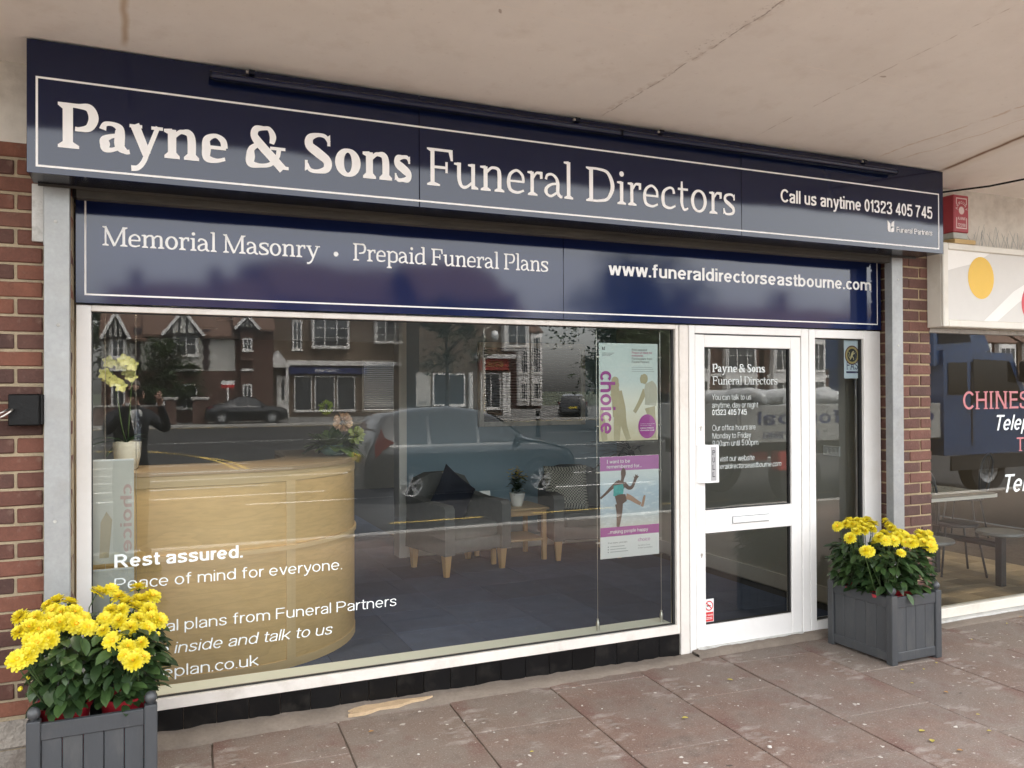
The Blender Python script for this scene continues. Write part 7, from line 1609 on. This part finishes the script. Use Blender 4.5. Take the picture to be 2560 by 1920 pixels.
def car(label, loc, rz, L, W, H, top, belt, paint, wx, wr=.30, kind='hatchback', glass=None, group='parked cars'):
    """x forward. top: side outline (x, z) of bonnet, screen, roof and tail from nose to tail as fractions of L and H; belt: height fraction of the window line"""
    t = thing('parked_car', label, kind, loc, rz, group); kw = dict(parent=t, local=True)
    def zt(x):
        for (xa, za), (xb, zb) in zip(top, top[1:]):
            if xa >= x >= xb: return za+(zb-za)*(xa-x)/max(1e-6, xa-xb)
        return top[-1][1]
    xs = sorted(set([p[0] for p in top]+[i/32 for i in range(33)]), reverse=True); zb_ = belt*H; hw = W/2; vs = []; rows = []
    for x in xs:
        z_ = zt(x)*H; X = (x-.5)*L; e = min(1-x, x); tap = 1-.20*max(0, 1-e/.09)**2; zl = .17+.10*max(0, 1-e/.06)
        w0 = hw*tap; zs = min(zb_, z_); green = max(0.0, z_-zb_); rw = w0*(1-.28*min(1, green/(H*.36)))
        ring = [(w0*.86, zl), (w0*.985, zl+.10), (w0, .50*H*.9 if .45*H < zs else zs*.75), (w0*.97, zs-.02), (w0*.95, zs), (rw, z_-.02 if green > .05 else z_-.003), (rw*.90, z_+.012 if green > .05 else z_+.004), (rw*.45, z_+.03), (0, z_+.035)]
        rows.append([(X, yy, zz) for yy, zz in ring]+[(X, -yy, zz) for yy, zz in ring[-2::-1]])
    n = len(rows[0]); b = MB(); fs = []
    for i in range(len(rows)-1):
        for k in range(n-1): fs.append((i*n+k, (i+1)*n+k, (i+1)*n+k+1, i*n+k+1))
        fs.append((i*n, i*n+n-1, (i+1)*n+n-1, (i+1)*n))
    fs += [tuple(range(n)), tuple((len(rows)-1)*n+k for k in range(n-1, -1, -1))]
    body = b.add([p for r in rows for p in r], fs).build('body', paint, smooth='auto', **kw)
    # glazing follows the upper side of the shell
    def pane(x0, x1, side, lo=.04, hi=.05, name='side_window'):
        g_ = MB(); pts = []; m = 8
        for k in range(m+1):
            x = x0+(x1-x0)*k/m; z_ = zt(x)*H; w0 = hw*(1-.20*max(0, 1-min(1-x, x)/.09)**2); gr = max(.02, z_-zb_); rw = w0*(1-.28*min(1, gr/(H*.36))); lo_, hi_ = lo, max(lo+.02, gr-hi)
            f = lambda d: w0*.95+(rw-w0*.95)*(d/gr); pts += [((x-.5)*L, side*(f(lo_)+.010), zb_+lo_), ((x-.5)*L, side*(f(hi_)+.010), zb_+hi_)]
        g_.add(pts, [(2*k, 2*k+1, 2*k+3, 2*k+2) for k in range(m)]); g_.build(name, M['car_glass'], **kw)
    sw = glass
    for side in (1, -1):
        for x0, x1 in sw['side']: pane(x0, x1, side)
        mx = (sw['side'][0][0]-.5)*L-.06; MB().lathe([(0, -.10), (.06, -.07), (.075, 0), (.05, .07), (0, .09)], (mx, side*(hw+.07), zb_+.08), 10, 'y').build('mirror', paint, smooth=True, **kw)
    for nm, (xa, xb) in (('windscreen', sw['front']), ('rear_window', sw['rear'])):
        A, B = ((xa-.5)*L, zt(xa)*H), ((xb-.5)*L, zt(xb)*H); wa = hw*.80; wb = hw*.64 if nm == 'windscreen' else hw*.62
        if nm == 'rear_window': wa, wb = hw*.62, hw*.74
        o = .045; MB().add([(A[0], -wa, A[1]+o), (A[0], wa, A[1]+o), (B[0], wb, B[1]+o), (B[0], -wb, B[1]+o)], [(0, 1, 2, 3)]).build(nm, M['car_glass'], **kw)
    for fx in wx:
        X = (fx-.5)*L
        for side in (1, -1):
            MB().lathe([(0, 0), (wr*1.16, 0)], (X, side*(hw*.995+.004), wr+.02), 24, 'y').build('wheel_arch', M['trim_black'], **kw); wheel(t, X, side*(hw-.07), wr, .20, side)
    zf = zt(.97)*H
    for side in (1, -1):
        MB().box(L*.44, L*.475, side*hw*.52, side*hw*.86, zf-.20, zf-.06, .03).build('headlight', M['lens_clear'], smooth='auto', **kw)
        tlz = sw.get('tail', (.50, .72)); mb = MB(); mb.add([(-L*.462, side*hw*.92, tlz[0]*H+.03), (-L*.428, side*(hw*.975), tlz[0]*H+.17), (-L*.378, side*(hw*.98), (tlz[0]+tlz[1])/2*H+.03), (-L*.422, side*hw*.985, (tlz[0]+tlz[1])/2*H+.10), (-L*.435, side*hw*.93, tlz[1]*H), (-L*.462, side*hw*.88, (tlz[0]+tlz[1])/2*H)], [(0, 1, 2, 3, 4, 5)]); mb.v = [(x, y*1.035, z) for x, y, z in mb.v]; mb.build('tail_light', M['lens_red'], **kw)
        for xs_ in sw.get('handle', ()): MB().box((xs_-.5)*L-.08, (xs_-.5)*L+.08, side*hw*.985, side*(hw+.02), zb_-.13, zb_-.10, .01).build('door_handle', paint, **kw)
    MB().box(-L*.502, -L*.49, -.26, .26, .42*H, .42*H+.12).build('number_plate', M['plate_y'], **kw)
    MB().box(L*.478, L*.50, -hw*.55, hw*.55, .25, .40, .02).build('grille', M['trim_black'], **kw)
    return t
def paint(name, c, r=.22, cm=.4): return mat(name, c, r, .03, 2, metal=cm, coat=1.0)
HT = [(1.0, .30), (.985, .44), (.95, .52), (.88, .575), (.80, .62), (.735, .66), (.60, .90), (.52, .965), (.40, 1.0), (.25, .985), (.10, .92), (.055, .80), (.02, .58), (.0, .40)]
cx_m = (refl(922, 1100, 8.4).x+refl(1446, 1100, 8.4).x)/2
car('dark grey hatchback parked beside the pavement kerb', (cx_m, 2*GY-8.35-.88, -.135), 0.03, refl(1446, 1100, 8.4).x-refl(922, 1100, 8.4).x, 1.70, 1.50, HT, .60, paint('paint_grey', (.016, .019, .023), .25, .0), (.80, .19), .30, 'car', dict(side=((.715, .515), (.50, .29), (.27, .13)), front=(.735, .60), rear=(.085, .045), tail=(.46, .80), handle=(.51, .29)))
ST = [(1.0, .36), (.98, .50), (.94, .57), (.80, .64), (.72, .68), (.60, .93), (.50, 1.0), (.40, .99), (.22, .76), (.06, .68), (.02, .60), (0, .42)]
s0, s1 = h4(1420, 0, 40.6).x, h4(1990, 0, 40.6).x
car('black saloon parked by the brick gate pillars', ((s0+s1)/2, 2*GY-41.2, -.03), 0.06, s1-s0, 1.85, 1.42, ST, .63, paint('paint_black', (.008, .008, .010)), (.80, .20), .33, 'car', dict(side=((.70, .52), (.505, .36)), front=(.72, .60), rear=(.40, .22), tail=(.50, .66), handle=(.55, .36)))
p = rl(1418, 1047); car('black hatchback seen from behind by the large tree', (p[0]+1.2, p[1]-1.5, -.135), radians(-62), 4.1, 1.75, 1.5, HT, .60, paint('paint_black2', (.010, .011, .013)), (.80, .19), .31, 'car', dict(side=((.715, .515), (.50, .29), (.27, .13)), front=(.735, .60), rear=(.085, .045), tail=(.50, .74)))
UT = [(1.0, .34), (.985, .50), (.95, .56), (.82, .62), (.74, .66), (.64, .92), (.54, .985), (.30, 1.0), (.10, .95), (.045, .70), (.0, .42)]
p = refl(1700, 1000, 24); car('dark estate car parked under the leafy tree', (p.x, 2*GY-24.5, -.135), radians(178), 4.6, 1.86, 1.66, UT, .60, paint('paint_slate', (.020, .022, .026)), (.81, .19), .35, 'car', dict(side=((.725, .54), (.525, .34), (.32, .13)), front=(.74, .64), rear=(.10, .05), tail=(.52, .72)))
p = refl(300, 1000, 30); car('silver hatchback on the far side of the junction', (p.x-5, 2*GY-33, -.135), 0.1, 4.0, 1.70, 1.48, HT, .60, paint('paint_silver', (.35, .36, .37)), (.80, .19), .30, 'car', dict(side=((.715, .515), (.50, .29), (.27, .13)), front=(.735, .60), rear=(.085, .045), tail=(.50, .76)))
# lorry
LY = 2*GY-5.5; lx0, lx1 = refl(1845, 1100, 5.5).x, refl(2318, 1000, 5.5).x; lx2 = lx1+2.15; LZ = -.135
lo = thing('flatbed_lorry', 'blue flatbed coal lorry parked outside the restaurant', 'lorry', ((lx0+lx2)/2, LY-1.1, LZ)); BLU = paint('paint_blue', (.028, .075, .185), .3, .0)
MB().prism([(lx1+.05, .55), (lx2-.05, .55), (lx2, .75), (lx2-.02, 1.45), (lx2-.42, 2.25), (lx1+.05, 2.28)], LY, LY-2.2, 'y').build('cab', BLU, lo)
MB().prism([(lx1-.1, 2.02), (lx1+1.25, 2.30), (lx1+1.2, 2.45), (lx1+.9, 2.84), (lx1-.1, 2.90)], LY-.06, LY-2.14, 'y').build('roof_pod', BLU, lo)
MB().sheet([(lx1+.0, 2.38), (lx1+.78, 2.44), (lx1+.70, 2.72), (lx1+.0, 2.78)], LY-.05).build('pod_panel', M['trim_black'], lo)
MB().sheet([(lx1+.75, 1.42), (lx2-.14, 1.42), (lx2-.50, 2.12), (lx1+.75, 2.14)], LY+.012).build('side_window', M['car_glass'], lo); MB().sheet([(lx1+.15, 1.55), (lx1+.60, 1.55), (lx1+.60, 2.08), (lx1+.15, 2.08)], LY+.012).build('side_window', M['car_glass'], lo)
MB().add([(lx2+.012, LY-.15, 1.45), (lx2+.012, LY-2.05, 1.45), (lx2-.41, LY-2.05, 2.22), (lx2-.41, LY-.15, 2.22)], [(0, 1, 2, 3)]).build('windscreen', M['car_glass'], lo)
MB().box(lx1+.70, lx1+.73, LY, LY+.012, .7, 2.1).build('door_seam', M['trim_black'], lo); MB().box(lx2-.28, lx2-.16, LY+.02, LY+.22, 1.75, 2.12, .02).build('mirror', M['trim_black'], lo)
MB().box(lx0, lx1-.05, LY-.35, LY-1.85, .62, .82).build('chassis', M['trim_black'], lo); MB().box(lx0, lx1-.05, LY-2.25, LY+.02, .83, .95).build('bed', M['trim_black'], lo)
SIDE = mat('dropside', (.42, .43, .42), .4, .1, 2, dirt=(.2, .2, .19), dscale=2, damt=.5); MB().box(lx0, lx1-.1, LY+.021, LY+.06, .86, 1.42, .005).build('dropside', SIDE, lo); MB().box(lx0, lx1-.1, LY-2.29, LY-2.251, .86, 1.42, .005).build('dropside', SIDE, lo); MB().box(lx0-.05, lx0-.005, LY-2.25, LY+.02, .86, 1.42).build('tailboard', SIDE, lo)
for txt, st, xa, xb, z_, cp_ in (('corralls for coal', 'sansb', lx1-.25, lx0+.30, 1.13, .20), ('(01273) 728161', 'sansb', lx0+1.5, lx0+.4, .92, .10)):
    tx = MB(); sans_line(tx, txt, st, 0, 1, 0, 1, 0); MB().add([(xa+(xb-xa)*v[0], LY+.063, z_+LZ*0+v[2]*cp_) for v in tx.v], tx.f).build('lettering', mat('coal_blue', (.02, .04, .16), .5, 0), lo, fixn=False)
for i in range(26):
    x = random.uniform(lx0+.3, lx1-.6); y = LY-random.uniform(.3, 1.9); z_ = .97+random.choice((0, .22, .44)); m_ = soft_box(-.38, .38, -.24, .24, 0, .22, .09, 2); o_ = m_.build('coal_sack', mat('sack', (.55, .56, .56), .5, .15, 5) if i == 0 else bpy.data.materials['sack'], None, True); o_.location = (x, y, z_); o_.rotation_euler = (random.uniform(-.15, .15), random.uniform(-.2, .2), random.uniform(0, 3)); tag(o_, 'pale coal sack piled on the flatbed lorry', 'sack', 'sacks on the lorry bed')
for wxp in (lx0+1.2, lx1+1.15):
    for yy, sd in ((LY-.15, 1), (LY-2.05, -1)):
        w_ = MB().lathe([(.26, -.13), (.42, -.13), (.45, -.08), (.45, .08), (.42, .13), (.26, .13)], (wxp, yy, .32), 26, 'y', cap=False).build('wheel', M['tyre'], lo, 'auto'); MB().lathe([(0, sd*.02), (.12, sd*.02), (.14, sd*.06), (.26, sd*.11), (.27, 0)], (wxp, yy, .32), 20, 'y').build('rim', M['rim'], w_, 'auto')
MB().box(lx0+.2, lx0+.5, LY-.02, LY+.04, .60, .72).build('tail_light', M['lens_red'], lo); MB().box(lx0+.75, lx0+1.15, LY-.2, LY, .42, .72, .03).build('side_locker', red, lo); MB().box(lx1+.2, lx2-.1, LY-.01, LY+.02, .30, .54).build('step_panel', M['trim_black'], lo)

# ================================================================ THE PHOTOGRAPHER
def person():
    PX, PY = -.10, -4.78; a = .40; cs_, sn = cos(-a), sin(-a)
    def W3(x, y, z): return (PX+x*cs_-y*sn, PY+x*sn+y*cs_, z)
    B = {}; V = []; E_ = []; Rr = []
    def v(n, p, r): B[n] = len(V); V.append(W3(*p)); Rr.append(r)
    def e(*ns):
        for p, q in zip(ns, ns[1:]): E_.append((B[p], B[q]))
    v('pelvis', (0, 0, .94), (.165, .12)); v('waist', (0, 0, 1.10), (.155, .11)); v('chest', (0, .01, 1.30), (.185, .125)); v('upper', (0, 0, 1.43), (.15, .10)); v('neck', (0, .01, 1.52), (.062, .062)); v('jaw', (0, .03, 1.60), (.066, .075)); v('head', (0, .02, 1.69), (.078, .098)); v('crown', (0, .01, 1.765), (.055, .07))
    e('pelvis', 'waist', 'chest', 'upper', 'neck', 'jaw', 'head', 'crown')
    for s, sd in ((-1, 'l'), (1, 'r')):
        v('hip'+sd, (s*.095, 0, .88), (.095, .10)); v('knee'+sd, (s*.11, .01, .48), (.062, .066)); v('ankle'+sd, (s*.12, -.02, .09), (.042, .05)); v('toe'+sd, (s*.13, .14, .045), (.045, .035))
        e('pelvis', 'hip'+sd, 'knee'+sd, 'ankle'+sd, 'toe'+sd)
        v('sh'+sd, (s*.185, 0, 1.40), (.072, .075)); v('el'+sd, (s*.30, .16, 1.27), (.052, .052)); v('wr'+sd, (s*.13, .36, 1.56), (.032, .036)); v('palm'+sd, (s*.10, .405, 1.62), (.028, .022))
        e('upper', 'sh'+sd, 'el'+sd, 'wr'+sd, 'palm'+sd)
        for k, (dx, dz, ln) in enumerate(((.012, -.03, .045), (.005, -.012, .06), (.0, .008, .064), (-.004, .026, .055))):
            v('f%d%s' % (k, sd), (s*(.10-dx), .435, 1.625+dz), (.010, .010)); v('g%d%s' % (k, sd), (s*(.10-dx-ln*.7), .455, 1.632+dz), (.0085, .0085)); e('palm'+sd, 'f%d%s' % (k, sd), 'g%d%s' % (k, sd))
        v('th'+sd, (s*.085, .385, 1.605), (.012, .012)); v('ti'+sd, (s*.06, .40, 1.625), (.010, .010)); e('palm'+sd, 'th'+sd, 'ti'+sd)
    v('nose', (0, .125, 1.665), (.016, .02)); e('head', 'nose')
    me = bpy.data.meshes.new('person'); me.from_pydata(V, E_, []); ob = bpy.data.objects.new('person_build', me); COL.objects.link(ob)
    sk_ = ob.modifiers.new('skin', 'SKIN'); sb2 = ob.modifiers.new('sub', 'SUBSURF'); sb2.levels = 2; sb2.render_levels = 2
    for i, r in enumerate(Rr): me.skin_vertices[0].data[i].radius = r
    me.skin_vertices[0].data[0].use_root = True
    dg = bpy.context.evaluated_depsgraph_get(); ev = ob.evaluated_get(dg); nm = bpy.data.meshes.new_from_object(ev); bpy.data.objects.remove(ob)
    skin = mat('skin', (.50, .30, .22), .5, .05); suit = mat('suit', (.018, .019, .024), .85, .1); trou = mat('trousers', (.014, .015, .018), .85, .1); shoe = mat('shoe', (.008, .008, .008), .3, .1)
    nm.materials.clear()
    for m_ in (skin, suit, trou, shoe): nm.materials.append(m_)
    hands = [Vector(V[B['palm'+s]]) for s in 'lr']; wr_ = [Vector(V[B['wr'+s]]) for s in 'lr']
    for p in nm.polygons:
        c = p.center; k = 1
        if c.z > 1.515 and (Vector((c.x, c.y))-Vector(V[B['head']][:2])).length < .16: k = 0
        elif min((c-h).length for h in hands) < .115 and min((c-w).length for w in wr_) > .02: k = 0
        elif c.z < .10: k = 3
        elif c.z < .95: k = 2
        p.material_index = k; p.use_smooth = True
    t = thing('person', 'person in a dark suit and striped tie holding up a phone', 'person', (PX, PY, 0))
    bo = link_mesh('body', nm, t, (-PX, -PY, 0))
    hair = MB(); hc = Vector(W3(0, -.005, 1.70)); vs, fs = [], []; n, m_ = 16, 8
    for j in range(m_+1):
        q = j/m_*pi*.62
        for i in range(n):
            u_ = 2*pi*i/n; front = max(0, sin(u_)); z_ = cos(q*(1-.38*front)); r = sin(q*(1-.38*front)); vs.append(W3(.092*r*cos(u_), -.005+.112*r*sin(u_), 1.70+.098*z_))
    for j in range(m_):
        for i in range(n): fs.append((j*n+i, j*n+(i+1) % n, (j+1)*n+(i+1) % n, (j+1)*n+i))
    hair.add(vs, fs).build('hair', mat('hair', (.10, .08, .065), .7, .2, 30), t, True)
    for s in (-1, 1): MB().lathe([(0, -.008), (.013, 0), (0, .008)], W3(s*.034, .108, 1.695), 8, 'y').build('eye', M['ink'], t, True); MB().lathe([(0, -.01), (.022, 0), (0, .01)], W3(s*.088, .01, 1.675), 8, 'x', sy=1.4).build('ear', skin, t, True)
    MB().tube([W3(-.025, .112, 1.618), W3(0, .118, 1.615), W3(.025, .112, 1.618)], .006, 6).build('mouth', mat('lip', (.35, .13, .11), .5, 0), t, True)
    MB().add([W3(-.06, .118, 1.48), W3(.06, .118, 1.48), W3(.045, .142, 1.32), W3(0, .138, 1.16), W3(-.045, .142, 1.32)], [(0, 1, 2, 3, 4)]).build('shirt_front', M['plastic_white'], t)
    tie_m = mat('tie', (.42, .48, .56), .5, 0)
    def fn(N, L):
        tc = N.new('ShaderNodeTexCoord'); w = N.new('ShaderNodeTexWave'); w.bands_direction = 'DIAGONAL'; w.inputs['Scale'].default_value = 14; L.new(tc.outputs['Object'], w.inputs[0]); return w.outputs[1]
    ramp_mix(tie_m, fn, (.12, .16, .24))
    MB().add([W3(-.018, .128, 1.475), W3(.018, .128, 1.475), W3(.022, .150, 1.44), W3(.038, .158, 1.12), W3(0, .158, 1.06), W3(-.038, .158, 1.12), W3(-.022, .150, 1.44)], [(0, 1, 2, 3, 4, 5, 6)]).build('tie', tie_m, t)
    for s in 'lr': MB().lathe([(.036, -.018), (.041, 0), (.039, .02)], tuple(Vector(V[B['wr'+s]])*.9+Vector(V[B['el'+s]])*.1), 12).build('shirt_cuff', M['plastic_white'], t, True)
person()
ph = thing('phone', 'black phone held up in two hands by the person', 'phone', (-.06, -4.325, 1.62))
_ang = -YAW
def RZ(x, y, z): return (CAM.x+x*cos(_ang)-y*sin(_ang), CAM.y+x*sin(_ang)+y*cos(_ang), CAM.z+z)
mb = MB().box(-.125, .018, -.032, -.024, -.05, .02, .003); mb.v = [RZ(*q) for q in mb.v]; mb.build('casing', M['black_paint'], ph)
mb = MB().box(-.120, .013, -.0335, -.0322, -.046, .016); mb.v = [RZ(*q) for q in mb.v]; mb.build('screen', mat('screen', (.02, .02, .025), .1, 0), ph)
